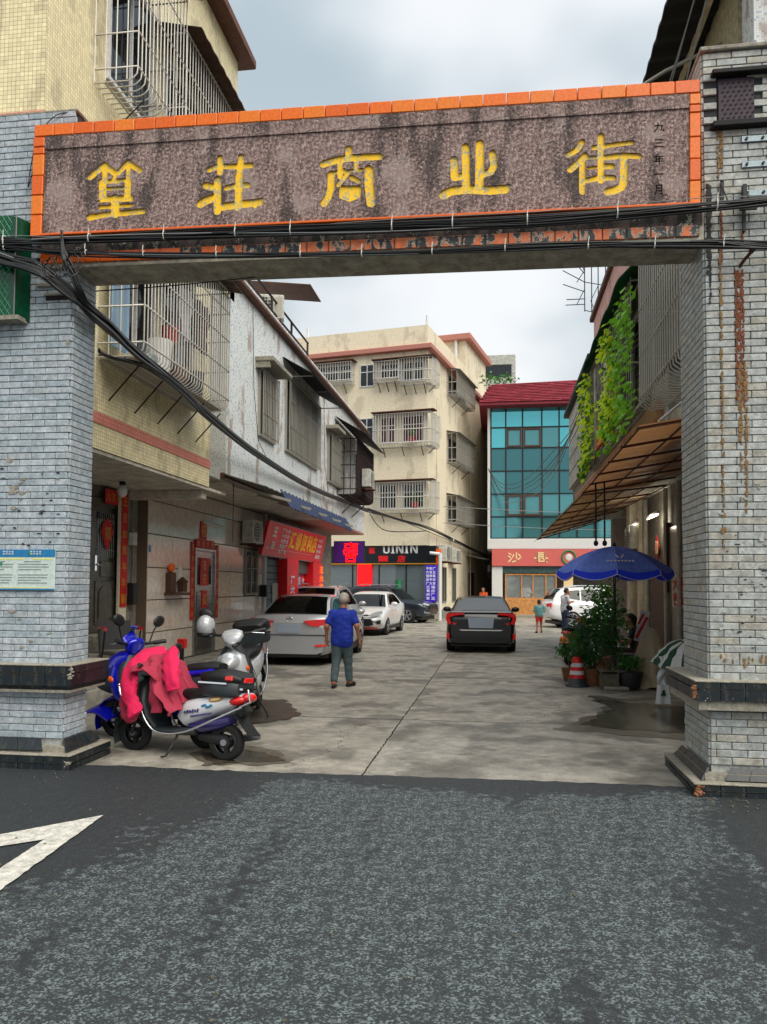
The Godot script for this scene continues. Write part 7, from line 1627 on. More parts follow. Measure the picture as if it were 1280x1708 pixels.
	var hm := thing("helmet", "silver open face helmet hung on the silver scooter's mirror", "helmet", hp); var sh := MB.new(); sh.ell(Vector3.ZERO, Vector3(0.115, 0.14, 0.13), Basis.IDENTITY, 18, 10); obj("shell", sh, m("scooter_silver"), hm); var vr := MB.new(); vr.ell(Vector3(-0.01, -0.11, 0.0), Vector3(0.105, 0.05, 0.12), Basis.IDENTITY, 14, 6); obj("lining", vr, m("plastic"), hm)
	var rd := Vector3(0.35, 0, -0.94); var s4 := scooter("red and orange scooter parked tail on behind the potted plants", Vector3(1.72, 0, -18.4), atan2(-rd.z, rd.x), "scooter_red", "scooter_red", "scooter_red", true, true, false, 0.05)
	var pl := MB.new(); pl.cbox(Vector3(-0.93, 0.56, 0), Vector3(0.02, 0.14, 0.2), 0.006, rot(Vector3.BACK, -20)); obj("number_plate", pl, m("lamp_amber"), s4)
	scooter("dark scooter half hidden behind the plants beside the red one", Vector3(2.35, 0, -18.0), atan2(0.94, 0.2), "plastic_grey", "plastic_grey", "plastic", true, true, false, 0.05)

# ---------- people: capsules joined by a smooth minimum, meshed as surface nets ----------
func nets(mb: MB, bones: Array, cell: float, k: float, crease := 0.0):    # bones: [a, b, radius a, radius b]
	var lo := Vector3.ONE * 1e9; var hi := -lo
	for b in bones:
		var r := maxf(b[2], b[3]) + k + cell * 2.0
		lo = lo.min(b[0] - Vector3.ONE * r).min(b[1] - Vector3.ONE * r); hi = hi.max(b[0] + Vector3.ONE * r).max(b[1] + Vector3.ONE * r)
	var nx := int((hi.x - lo.x) / cell) + 2; var ny := int((hi.y - lo.y) / cell) + 2; var nz := int((hi.z - lo.z) / cell) + 2
	var F := PackedFloat32Array(); F.resize(nx * ny * nz); F.fill(1.0)
	for b in bones:
		var a: Vector3 = b[0]; var c: Vector3 = b[1]; var ra: float = b[2]; var rb: float = b[3]
		var r := maxf(ra, rb) + k + cell * 2.0
		var l := a.min(c) - Vector3.ONE * r; var h := a.max(c) + Vector3.ONE * r
		var i0 := maxi(int((l.x - lo.x) / cell), 0); var i1 := mini(int((h.x - lo.x) / cell) + 1, nx - 1)
		var j0 := maxi(int((l.y - lo.y) / cell), 0); var j1 := mini(int((h.y - lo.y) / cell) + 1, ny - 1)
		var k0 := maxi(int((l.z - lo.z) / cell), 0); var k1 := mini(int((h.z - lo.z) / cell) + 1, nz - 1)
		var ac := c - a; var len2 := maxf(ac.length_squared(), 1e-9)
		for q in range(k0, k1 + 1):
			for j in range(j0, j1 + 1):
				for i in range(i0, i1 + 1):
					var p := lo + Vector3(i, j, q) * cell
					var t := clampf((p - a).dot(ac) / len2, 0.0, 1.0)
					var d := p.distance_to(a + ac * t) - lerpf(ra, rb, t)
					var id := (q * ny + j) * nx + i
					var f := F[id]
					var hh := maxf(k - absf(f - d), 0.0) / k
					F[id] = minf(f, d) - hh * hh * k * 0.25
	var vid := {}; var V := []
	var corner := [0, 1, nx, nx + 1, nx * ny, nx * ny + 1, nx * ny + nx, nx * ny + nx + 1]
	var edges := [[0, 1], [2, 3], [4, 5], [6, 7], [0, 2], [1, 3], [4, 6], [5, 7], [0, 4], [1, 5], [2, 6], [3, 7]]
	for q in nz - 1:
		for j in ny - 1:
			for i in nx - 1:
				var id := (q * ny + j) * nx + i
				var neg := 0
				for c in 8: 
					if F[id + corner[c]] < 0.0: neg += 1
				if neg == 0 or neg == 8: continue
				var s := Vector3.ZERO; var n := 0
				for e in edges:
					var fa := F[id + corner[e[0]]]; var fb := F[id + corner[e[1]]]
					if (fa < 0.0) != (fb < 0.0):
						var t := fa / (fa - fb); var pa := Vector3(e[0] & 1, (e[0] >> 1) & 1, e[0] >> 2); var pb := Vector3(e[1] & 1, (e[1] >> 1) & 1, e[1] >> 2)
						s += pa.lerp(pb, t); n += 1
				vid[id] = V.size(); V.append(lo + (Vector3(i, j, q) + s / n) * cell)
	if crease > 0.0:      # folds in the cloth
		var fn := noise(17, 1.0, 3)
		for i in V.size():
			var p: Vector3 = V[i] * 5.5; p.y *= 1.7
			V[i] += Vector3(fn.get_noise_3dv(p), fn.get_noise_3dv(p + Vector3(31, 0, 7)) * 0.5, fn.get_noise_3dv(p + Vector3(3, 50, 9))) * crease
	var g0 := mb.grp; mb.grp = 0
	var st := [1, nx, nx * ny]
	for id in vid:
		var neg: bool = F[id] < 0.0
		for ax in 3:
			if (F[id + st[ax]] < 0.0) == neg: continue
			var u: int = st[(ax + 1) % 3]; var w: int = st[(ax + 2) % 3]
			if not (vid.has(id - u) and vid.has(id - w) and vid.has(id - u - w)): continue
			var a: Vector3 = V[vid[id - u - w]]; var b: Vector3 = V[vid[id - w]]; var c: Vector3 = V[vid[id]]; var d: Vector3 = V[vid[id - u]]
			if neg: mb.quad(a, b, c, d)
			else: mb.quad(d, c, b, a)
	mb.grp = g0
func person(label: String, at: Vector3, turn: float, J: Dictionary, cl: Dictionary, cell := 0.014) -> Node3D:    # joints in metres, facing -z, left is -x
	var t := thing("person", label, "person", at, turn)
	var B := func(a, b, ra, rb): return [J[a] if a is String else a, J[b] if b is String else b, ra, rb]
	var s: float = J.get("s", 1.0)
	var sk := []
	for q in ["L", "R"]:
		sk.append(B.call("hip" + q, "knee" + q, 0.066 * s, 0.048 * s)); sk.append(B.call("knee" + q, "ank" + q, 0.050 * s, 0.034 * s)); sk.append(B.call("ank" + q, "toe" + q, 0.036 * s, 0.028 * s))
		sk.append(B.call("sh" + q, "el" + q, 0.046 * s, 0.037 * s)); sk.append(B.call("el" + q, "wr" + q, 0.037 * s, 0.026 * s)); sk.append(B.call("chest", "sh" + q, 0.066 * s, 0.044 * s))
	sk.append(B.call("pelvis", "chest", 0.088 * s, 0.092 * s)); sk.append(B.call("chest", "neck", 0.06 * s, 0.048 * s)); sk.append(B.call("neck", "head", 0.05 * s, 0.055 * s))
	var body := MB.new(); nets(body, sk, cell, 0.05 * s)
	# head with face, on a grid of its own
	var hd: Vector3 = J.head; var fw: Vector3 = J.get("look", Vector3.FORWARD); var sd := fw.cross(Vector3.UP).normalized()
	var hb := [[hd + Vector3(0, 0.035, 0) * s, hd + (Vector3(0, 0.03, 0) - fw * 0.02) * s, 0.084 * s, 0.084 * s], [hd + (fw * 0.045 - Vector3(0, 0.05, 0)) * s, hd + (fw * 0.03 + Vector3(0, 0.02, 0)) * s, 0.048 * s, 0.06 * s], [hd + (fw * 0.088 + Vector3(0, 0.012, 0)) * s, hd + (fw * 0.105 - Vector3(0, 0.02, 0)) * s, 0.009 * s, 0.014 * s], [hd + (fw * 0.086 - Vector3(0, 0.052, 0) + sd * 0.014) * s, hd + (fw * 0.086 - Vector3(0, 0.052, 0) - sd * 0.014) * s, 0.010 * s, 0.010 * s], [hd - Vector3(0, 0.1, 0) * s, J.neck, 0.045 * s, 0.05 * s]]
	for q in [-1.0, 1.0]: hb.append([hd + (sd * 0.082 * q + Vector3(0, 0.02, 0)) * s, hd + (sd * 0.088 * q - Vector3(0, 0.02, 0) - fw * 0.01) * s, 0.016 * s, 0.011 * s])
	nets(body, hb, maxf(cell * 0.5, 0.006), 0.02 * s)
	# hands
	for q in ["L", "R"]:
		var w: Vector3 = J["wr" + q]; var d: Vector3 = (w - J["el" + q]).normalized(); var sgn := -1.0 if q == "L" else 1.0
		if J.has("hand" + q): d = (J["hand" + q] as Vector3).normalized()
		var fwd := (Vector3.FORWARD - d * d.dot(Vector3.FORWARD)).normalized(); var inn := fwd.cross(d) * sgn
		if inn.x * sgn > 0: inn = -inn
		var hh := [[w, w + d * 0.06 * s, 0.024 * s, 0.03 * s]]
		for k in 4:
			var o := w + (d * 0.075 + fwd * (0.030 - 0.019 * k)) * s; var l: float = [0.068, 0.078, 0.072, 0.056][k] * s
			var m1 := o + (d * 0.8 + inn * 0.25).normalized() * l * 0.5
			hh.append([w + (d * 0.03 + fwd * (0.012 - 0.008 * k)) * s, o, 0.016 * s, 0.0115 * s]); hh.append([o, m1, 0.010 * s, 0.009 * s]); hh.append([m1, m1 + (d * 0.6 + inn * 0.8).normalized() * l * 0.5, 0.009 * s, 0.007 * s])
		var tb := w + (d * 0.025 + fwd * 0.026) * s
		hh.append([tb, tb + (d * 0.6 + fwd * 0.7 + inn * 0.3).normalized() * 0.04 * s, 0.013 * s, 0.011 * s]); hh.append([tb + (d * 0.6 + fwd * 0.7 + inn * 0.3).normalized() * 0.04 * s, tb + (d * 0.9 + fwd * 0.4 + inn * 0.5).normalized() * 0.075 * s, 0.010 * s, 0.008 * s])
		nets(body, hh, maxf(cell * 0.36, 0.005), 0.008 * s)
	obj("body", body, m(cl.get("skin", "skin")), t)
	var eyes := MB.new()
	for q in [-1.0, 1.0]: eyes.ell(hd + (fw * 0.079 + sd * 0.032 * q + Vector3(0, 0.016, 0)) * s, Vector3.ONE * 0.012 * s)
	obj("eyes", eyes, m("hair_black"), t)
	# clothes follow the same joints, a little fuller
	var up := []
	up.append(B.call("pelvis", "chest", cl.get("belly", 0.130) * s, 0.135 * s))
	for q in ["L", "R"]:
		var side: Vector3 = (J["sh" + q] - J["chest"]) * 0.42; side.y = 0
		up.append([J.pelvis + side * 1.0 + Vector3(0, J.get("hem", 0.0), 0), J.chest + side, 0.124 * s, 0.112 * s]); up.append(B.call("chest", "sh" + q, 0.105 * s, 0.060 * s))
		var e: float = cl.get("sleeve", 0.62); up.append([J["sh" + q], J["sh" + q].lerp(J["el" + q], e), 0.060 * s, 0.062 * s])
		if e >= 1.0: up.append(B.call("el" + q, "wr" + q, 0.056 * s, 0.044 * s))
	up.append([J.chest, J.chest.lerp(J.neck, 0.72), 0.10 * s, 0.062 * s])
	var sh := MB.new(); nets(sh, up, cell, 0.045 * s, 0.013 * s); obj("shirt", sh, m(cl.top), t)
	var co := MB.new(); var cp := []
	for k in 13: cp.append(J.neck.lerp(J.chest, 0.22) + (sd * cos(TAU * k / 12) * 0.062 + fw * sin(TAU * k / 12) * 0.062 + Vector3(0, 0.012 - 0.012 * sin(TAU * k / 12), 0)) * s)
	co.tube(cp, 0.013 * s, 6, false); obj("collar", co, m(cl.get("collar", cl.top)), t)
	var lo := []
	for q in ["L", "R"]:
		lo.append(B.call("pelvis", "hip" + q, 0.098 * s, 0.100 * s)); lo.append([J["hip" + q], J["hip" + q].lerp(J["knee" + q], minf(1.0, cl.get("leg", 0.9) * 2.0)), 0.104 * s, 0.077 * s])
		if cl.get("leg", 0.9) > 0.5: lo.append([J["knee" + q], J["knee" + q].lerp(J["ank" + q], (cl.get("leg", 0.9) - 0.5) * 2.0), 0.077 * s, 0.066 * s])
	var tr := MB.new(); nets(tr, lo, cell, 0.03 * s, 0.012 * s); obj("trousers", tr, m(cl.bottom), t)
	for q in ["L", "R"]:
		var a: Vector3 = J["ank" + q]; var e: Vector3 = J["toe" + q]; var f := (e - a); f.y = 0; f = f.normalized()
		var so := MB.new(); nets(so, [[Vector3(a.x, e.y, a.z) - f * 0.045 * s, e + f * 0.02 * s, 0.036 * s, 0.040 * s], [e - f * 0.03 * s + Vector3(0, 0.02, 0), e, 0.040 * s, 0.036 * s]], maxf(cell * 0.7, 0.008), 0.02); obj("shoe", so, m(cl.get("shoe", "shoe")), t)
	var hr := MB.new(); var hs := [[hd + (Vector3(0, 0.055, 0) - fw * 0.018) * s, hd + (Vector3(0, 0.02, 0) - fw * 0.045) * s, 0.088 * s, 0.080 * s]]
	if cl.get("long", false): hs.append([hd - fw * 0.06 * s, hd - (fw * 0.07 + Vector3(0, 0.11, 0)) * s, 0.075 * s, 0.05 * s])
	nets(hr, hs, maxf(cell * 0.6, 0.007), 0.03); obj("hair", hr, m(cl.get("hair", "hair_black")), t)
	return t
func stand(h: float, st := {}) -> Dictionary:     # a standing figure of height h
	var f := h / 1.62
	var J := {"s": f, "pelvis": Vector3(0, 0.88, 0), "chest": Vector3(0, 1.19, -0.01), "neck": Vector3(0, 1.37, -0.02), "head": Vector3(0, 1.50, -0.04), "hipL": Vector3(-0.09, 0.84, 0), "hipR": Vector3(0.09, 0.84, 0), "kneeL": Vector3(-0.095, 0.46, -0.02), "kneeR": Vector3(0.095, 0.46, -0.02), "ankL": Vector3(-0.10, 0.08, 0.03), "ankR": Vector3(0.10, 0.08, 0.03), "toeL": Vector3(-0.11, 0.035, -0.10), "toeR": Vector3(0.11, 0.035, -0.10), "shL": Vector3(-0.175, 1.31, 0), "shR": Vector3(0.175, 1.31, 0), "elL": Vector3(-0.235, 1.04, 0.02), "elR": Vector3(0.235, 1.04, 0.02), "wrL": Vector3(-0.25, 0.81, -0.05), "wrR": Vector3(0.25, 0.81, -0.05)}
	for k in st: J[k] = st[k]
	for k in J:
		if J[k] is Vector3 and k != "look" and not k.begins_with("hand"): J[k] = J[k] * f
	return J
func people():
	person("old man in a blue shirt and grey trousers walking away past the silver car", Vector3(-2.56, 0.006, -13.1), 0.0, stand(1.56, {
		"pelvis": Vector3(0, 0.90, 0.02), "chest": Vector3(0, 1.20, -0.01), "neck": Vector3(0.0, 1.375, -0.06), "head": Vector3(0.01, 1.495, -0.10), "hipL": Vector3(-0.085, 0.85, 0.02), "hipR": Vector3(0.085, 0.85, 0.02), "kneeL": Vector3(-0.10, 0.47, 0.0), "kneeR": Vector3(0.09, 0.47, -0.09), "ankL": Vector3(-0.115, 0.09, 0.13), "ankR": Vector3(0.10, 0.085, -0.16), "toeL": Vector3(-0.125, 0.035, 0.02), "toeR": Vector3(0.15, 0.035, -0.27),
		"shL": Vector3(-0.175, 1.275, -0.01), "shR": Vector3(0.175, 1.275, -0.01), "elL": Vector3(-0.265, 1.05, 0.06), "elR": Vector3(0.265, 1.06, 0.05), "wrL": Vector3(-0.275, 0.83, 0.0), "wrR": Vector3(0.30, 0.83, 0.0), "hem": -0.10}), {"top": "blue_shirt", "bottom": "grey_trousers", "sleeve": 0.66, "leg": 0.92, "hair": "hair_grey"}, 0.013)
	person("child in a teal top and orange shorts walking by the noodle shop", Vector3(1.52, 0.006, -29.9), 0.15, stand(1.20, {"s": 0.80, "kneeL": Vector3(-0.10, 0.46, 0.02), "kneeR": Vector3(0.11, 0.46, -0.10), "ankL": Vector3(-0.15, 0.09, 0.16), "ankR": Vector3(0.13, 0.085, -0.10), "toeL": Vector3(-0.17, 0.035, 0.07), "toeR": Vector3(0.16, 0.035, -0.22), "elL": Vector3(-0.24, 1.08, -0.02), "elR": Vector3(0.24, 1.08, -0.02), "wrL": Vector3(-0.14, 1.10, -0.18), "wrR": Vector3(0.14, 1.10, -0.18)}), {"top": "teal_top", "bottom": "orange_shorts", "sleeve": 1.0, "leg": 0.34, "collar": "white_shirt", "shoe": "shoe"}, 0.02)
	person("man in a white shirt and jeans standing by the white SUV looking at his hands", Vector3(2.42, 0.006, -29.6), -1.15, stand(1.64, {"look": Vector3(0, -0.25, -1).normalized(), "head": Vector3(0, 1.49, -0.08), "elL": Vector3(-0.22, 1.08, -0.04), "elR": Vector3(0.22, 1.08, -0.04), "wrL": Vector3(-0.08, 1.13, -0.26), "wrR": Vector3(0.08, 1.13, -0.26)}), {"top": "white_shirt", "bottom": "jeans", "sleeve": 0.6}, 0.02)
	person("woman in a dark top and maroon trousers sitting under the blue umbrella", Vector3(2.55, 0.006, -15.4), 1.35, stand(1.58, {"pelvis": Vector3(0, 0.50, 0.05), "chest": Vector3(0, 0.80, -0.02), "neck": Vector3(0, 0.98, -0.07), "head": Vector3(0, 1.10, -0.11), "hipL": Vector3(-0.09, 0.48, 0.03), "hipR": Vector3(0.09, 0.48, 0.03), "kneeL": Vector3(-0.12, 0.50, -0.36), "kneeR": Vector3(0.12, 0.50, -0.36), "ankL": Vector3(-0.12, 0.09, -0.36), "ankR": Vector3(0.12, 0.09, -0.36), "toeL": Vector3(-0.12, 0.035, -0.49), "toeR": Vector3(0.12, 0.035, -0.49), "shL": Vector3(-0.18, 0.92, -0.03), "shR": Vector3(0.18, 0.92, -0.03), "elL": Vector3(-0.24, 0.70, -0.12), "elR": Vector3(0.24, 0.70, -0.12), "wrL": Vector3(-0.10, 0.70, -0.32), "wrR": Vector3(0.10, 0.70, -0.32), "look": Vector3(0, -0.35, -1).normalized()}), {"top": "dark_top", "bottom": "maroon_trousers", "sleeve": 0.45, "long": true}, 0.018)
	person("person in an orange top and dark trousers far behind the black saloon", Vector3(-0.75, 0.006, -44.0), 2.6, stand(1.62, {"elL": Vector3(-0.22, 1.10, -0.03), "elR": Vector3(0.24, 1.10, -0.03), "wrL": Vector3(-0.05, 1.18, -0.22), "wrR": Vector3(0.10, 1.18, -0.22)}), {"top": "orange_top", "bottom": "dark_top", "sleeve": 0.6}, 0.026)
	person("cook in white seen through the noodle shop's serving window", Vector3(1.62, 0.3, -45.5), PI, stand(1.60, {"elL": Vector3(-0.24, 1.08, -0.05), "wrL": Vector3(-0.10, 1.10, -0.24)}), {"top": "white_shirt", "bottom": "dark_top", "sleeve": 1.0}, 0.026)
	var stl := thing("stool", "low wooden stool under the woman by the blue umbrella", "stool", Vector3(2.60, 0, -15.4), 0.2)
	part_box("seat", Vector3(-0.17, 0.34, -0.17), Vector3(0.17, 0.375, 0.17), m("wood"), stl, 0.01)
	for x in [-0.14, 0.14]:
		for z in [-0.14, 0.14]: part_box("leg", Vector3(x - 0.02, 0, z - 0.02), Vector3(x + 0.02, 0.34, z + 0.02), m("wood"), stl)

func cable_run(path: Array, n: int, spread: float, r: float, wob: float, mb: MB, sub := 6):
	for i in n:
		var a := TAU * i / n + rng.randf(); var rr := spread * sqrt(rng.randf()); var pts := []; var ph := rng.randf() * TAU
		for j in path.size():
			pts.append(path[j] + Vector3(cos(a) * rr * 0.5, sin(a) * rr, cos(a + j) * rr * 0.6) + Vector3(0, rng.randfn(0, wob), 0))
		mb.tube(smooth_path(pts, sub), r * rng.randf_range(0.6, 1.25), 5, false)
func small_things():
	cables(); umbrella(); plants(); corner_goods()
	# notice board on the left pillar
	var nb := thing("notice_board", "blue and white printed notice board fixed to the left pillar", "notice board", Vector3(-4.85, 1.64, -6.965))
	part_box("panel", Vector3(-0.2, 0, 0), Vector3(0.75, 0.38, 0.012), m("sign_paper"), nb, 0.004); part_box("blue_header", Vector3(-0.2, 0.31, 0.012), Vector3(0.75, 0.38, 0.015), m("sign_blue"), nb); part_box("blue_foot", Vector3(-0.2, 0, 0.012), Vector3(0.75, 0.012, 0.015), m("sign_blue"), nb)
	var pw := MB.new(); var pg := MB.new(); var py := MB.new()
	for r in 2:
		for c in 2:
			for k in 4: write_glyph(pw, ["ping", "an", "da", "ji"][(k + r) % 4], Vector3(0.22 + c * 0.28 + k * 0.03, 0.352 - r * 0.021, 0.017), Vector3.RIGHT, Vector3.UP, 0.022, 0.015, 0.0025, 0.002)
	for col in 2:
		for r in 9:
			if r == 4: continue
			var x := 0.02 + col * 0.36 if r else 0.08 + col * 0.36
			var end: float = x + (0.30 if r else 0.16) - (0.1 * rng.randf() if r in [3, 7, 8] else 0.0)
			while x < end:
				var w := rng.randf_range(0.006, 0.012); pg.span(Vector3(x, 0.262 - r * 0.025, 0.012), Vector3(x + w, 0.271 - r * 0.025, 0.0145)); x += w + 0.004
	py.span(Vector3(0.18, 0.285, 0.012), Vector3(0.44, 0.296, 0.0145)); py.span(Vector3(0.52, 0.285, 0.012), Vector3(0.72, 0.296, 0.0145)); py.span(Vector3(0.02, 0.020, 0.012), Vector3(0.7, 0.026, 0.0145))
	obj("white_heading", pw, m("sign_white"), nb); obj("grey_print", pg, m("print_grey"), nb); obj("yellow_print", py, m("print_yellow"), nb)
	var gr := MB.new(); gr.ell(Vector3(0.49, 0.345, 0.014), Vector3(0.014, 0.026, 0.004)); gr.ell(Vector3(0.205, 0.245, 0.012), Vector3(0.016, 0.02, 0.004)); obj("green_mark", gr, m("print_green"), nb)
	# folding chair by the steps
	var ch := thing("folding_chair", "folding chair with red armrests and a dark seat by the bronze door's steps", "chair", Vector3(-5.45, 0.275, -11.0), 0.7)
	for x in [-0.25, 0.25]:
		var am := MB.new(); am.tube([Vector3(x, 0.78, -0.22), Vector3(x, 0.80, 0.0), Vector3(x, 0.78, 0.22)], 0.028, 8); obj("armrest", am, m("scooter_red"), ch)
		for k in [[-0.24, 0.26], [0.26, -0.24]]:
			var lg := MB.new(); lg.tube([Vector3(x, 0.78, k[0] * 0.8), Vector3(x, 0.42, (k[0] + k[1]) * 0.5 + k[0] * 0.2), Vector3(x, 0.01, k[1])], 0.012, 6); obj("leg", lg, m("plastic"), ch)
	var se := MB.new(); se.grid(6, 6, func(u, v): return Vector3(-0.24 + u * 0.48, 0.42 - 0.03 * sin(u * PI), -0.22 + v * 0.42), 0.01); obj("seat", se, m("seat"), ch)
	var ba := MB.new(); ba.grid(6, 6, func(u, v): return Vector3(-0.24 + u * 0.48, 0.46 + v * 0.42, -0.22 - v * 0.12 - 0.02 * sin(u * PI)), 0.01); obj("backrest", ba, m("seat"), ch)
	var ps := thing("red_topped_post", "short dark post with a red box on top before the beige wall", "post", Vector3(-5.35, 0.27, -13.1)); part_box("post", Vector3(-0.03, 0, -0.03), Vector3(0.03, 0.34, 0.03), m("plastic"), ps, 0.006); part_box("red_box", Vector3(-0.07, 0.34, -0.06), Vector3(0.07, 0.50, 0.06), m("red_paper"), ps, 0.012)

func cables():
	var up := [Vector3(-5.3, 4.93, -6.80), Vector3(-4.65, 4.93, -6.80), Vector3(-4.05, 4.92, -6.83), Vector3(-2.88, 4.90, -6.84), Vector3(-0.99, 4.87, -6.84), Vector3(0.36, 4.86, -6.84), Vector3(1.68, 4.885, -6.84), Vector3(2.2, 4.91, -6.84), Vector3(2.9, 4.97, -6.84)]
	var lo := [Vector3(-5.3, 4.86, -6.80), Vector3(-4.65, 4.87, -6.80), Vector3(-4.05, 4.80, -6.82), Vector3(-2.87, 4.71, -6.83), Vector3(-0.99, 4.625, -6.83), Vector3(0.36, 4.61, -6.83), Vector3(1.68, 4.56, -6.83), Vector3(2.2, 4.52, -6.83), Vector3(2.9, 4.50, -6.83)]
	for q in [[up, 13, 0.038, 0.011, "upper_cables", "upper bundle of black cables strung across the face of the gate beam"], [lo, 7, 0.022, 0.0105, "lower_cables", "lower bundle of black cables strung under the gate beam's edge"]]:
		var t := thing("cable_bundle", q[5], "cables", Vector3.ZERO, 0.0, "cable bundles on the gate")
		var mb := MB.new(); cable_run(q[0], q[1], q[2], q[3], 0.013, mb); stuff(obj("black_cables", mb, m("wire"), t))
		mb = MB.new(); cable_run(q[0], 2, q[2] * 1.3, 0.005, 0.02, mb); obj("pale_cable", mb, m("wire_grey"), t)
		var x := -4.6
		while x < 2.2:
			var i := 0
			for k in q[0].size() - 1:
				if q[0][k].x <= x: i = k
			var f: float = (x - q[0][i].x) / (q[0][i + 1].x - q[0][i].x); var p: Vector3 = q[0][i].lerp(q[0][i + 1], f)
			var tie := MB.new(); var ring := []
			for k in 9: ring.append(p + Vector3(0, cos(TAU * k / 8) * q[2] * 1.25, sin(TAU * k / 8) * q[2] * 1.1))
			tie.tube(ring, 0.0055, 4, false); tie.tube([p + Vector3(0, q[2], 0.03), p + Vector3(0.005, q[2] + 0.05, 0.035)], 0.005, 4); obj("cable_tie", tie, m("tie"), t)
			x += rng.randf_range(0.45, 0.95)
	var big := [Vector3(-5.2, 4.95, -6.72), Vector3(-4.59, 4.74, -6.74), Vector3(-4.25, 4.62, -6.76), Vector3(-3.99, 4.45, -6.82), Vector3(-3.86, 4.33, -6.98), Vector3(-3.93, 4.33, -7.55), Vector3(-4.01, 4.30, -8.4), Vector3(-4.14, 4.28, -10.0), Vector3(-4.32, 4.25, -11.5), Vector3(-4.55, 4.19, -14.8), Vector3(-4.68, 4.19, -20.0), Vector3(-4.66, 4.42, -28.4)]
	var t := thing("cable_bundle", "thick tangle of black cables drooping from the left pillar along the lane", "cables", Vector3.ZERO, 0.0, "")
	var mb := MB.new(); cable_run(big, 13, 0.052, 0.017, 0.014, mb, 7); stuff(obj("black_cables", mb, m("wire"), t))
	mb = MB.new(); cable_run(big, 3, 0.075, 0.006, 0.02, mb, 7); obj("pale_cable", mb, m("wire_grey"), t)
	mb = MB.new(); cable_run([Vector3(-4.0, 4.05, -7.5), Vector3(-4.1, 4.12, -7.9), Vector3(-4.06, 4.22, -8.6), Vector3(-4.14, 4.26, -9.6)], 5, 0.03, 0.012, 0.01, mb); obj("joining_cables", mb, m("wire"), t)
	mb = MB.new(); cable_run([Vector3(-4.02, 4.95, -6.79), Vector3(-3.99, 4.76, -6.78), Vector3(-3.91, 4.59, -6.80), Vector3(-3.86, 4.42, -6.85), Vector3(-3.86, 4.32, -7.0)], 9, 0.05, 0.012, 0.02, mb); obj("dropping_cables", mb, m("wire"), t)
	mb = MB.new()
	for i in 6:
		var o := Vector3(-4.15 + rng.randf() * 0.3, 4.6 + rng.randf() * 0.2, -6.74); var loop := []
		for k in 12: loop.append(o + Vector3(cos(TAU * k / 11) * rng.randf_range(0.06, 0.11), sin(TAU * k / 11) * rng.randf_range(0.06, 0.12), 0.02 * sin(k)))
		mb.tube(loop, 0.006, 4, false)
	obj("cable_loops", mb, m("wire"), t)
	var far := [Vector3(-4.66, 4.42, -28.4), Vector3(-4.22, 4.50, -33.0), Vector3(-3.2, 4.40, -38.0), Vector3(-2.15, 4.1, -44.0), Vector3(-0.74, 3.6, -50.0)]
	var ft := thing("cable_bundle", "cable bundle running on from the white house past the apartment block's corner", "cables"); mb = MB.new(); cable_run(far, 6, 0.06, 0.02, 0.03, mb); stuff(obj("black_cables", mb, m("wire"), ft)); part_box("junction_box", Vector3(-2.5, 4.1, -43.0), Vector3(-2.3, 4.35, -42.85), m("white"), ft)
	mb = MB.new(); mb.tube(smooth_path([Vector3(-4.6, 4.30, -28.6), Vector3(-4.6, 4.0, -33), Vector3(-3.4, 4.33, -38.1)], 6), 0.02, 4); obj("side_cable", mb, m("wire"), ft)
	for q in [[[Vector3(-4.05, 4.95, -7.9), Vector3(-3.4, 4.80, -7.4), Vector3(-2.73, 4.68, -6.95)], "thin dark wire slanting under the gate beam from the balcony cage"], [[Vector3(-3.95, 4.60, -7.3), Vector3(-3.1, 4.62, -7.3), Vector3(-2.31, 4.66, -7.3)], "thin dark wire running along the underside of the gate beam"], [[Vector3(-4.40, 5.70, -6.93), Vector3(-4.46, 5.5, -6.93), Vector3(-4.38, 5.95, -6.93), Vector3(-4.2, 6.2, -6.95), Vector3(-4.0, 6.22, -7.0), Vector3(-3.88, 6.08, -7.0)], "thin wire looping over the left end of the gate beam"]]:
		mb = MB.new(); mb.tube(smooth_path(q[0], 6), 0.006, 4); tag(obj("thin_wire", mb, m("wire")), q[1], "wire")

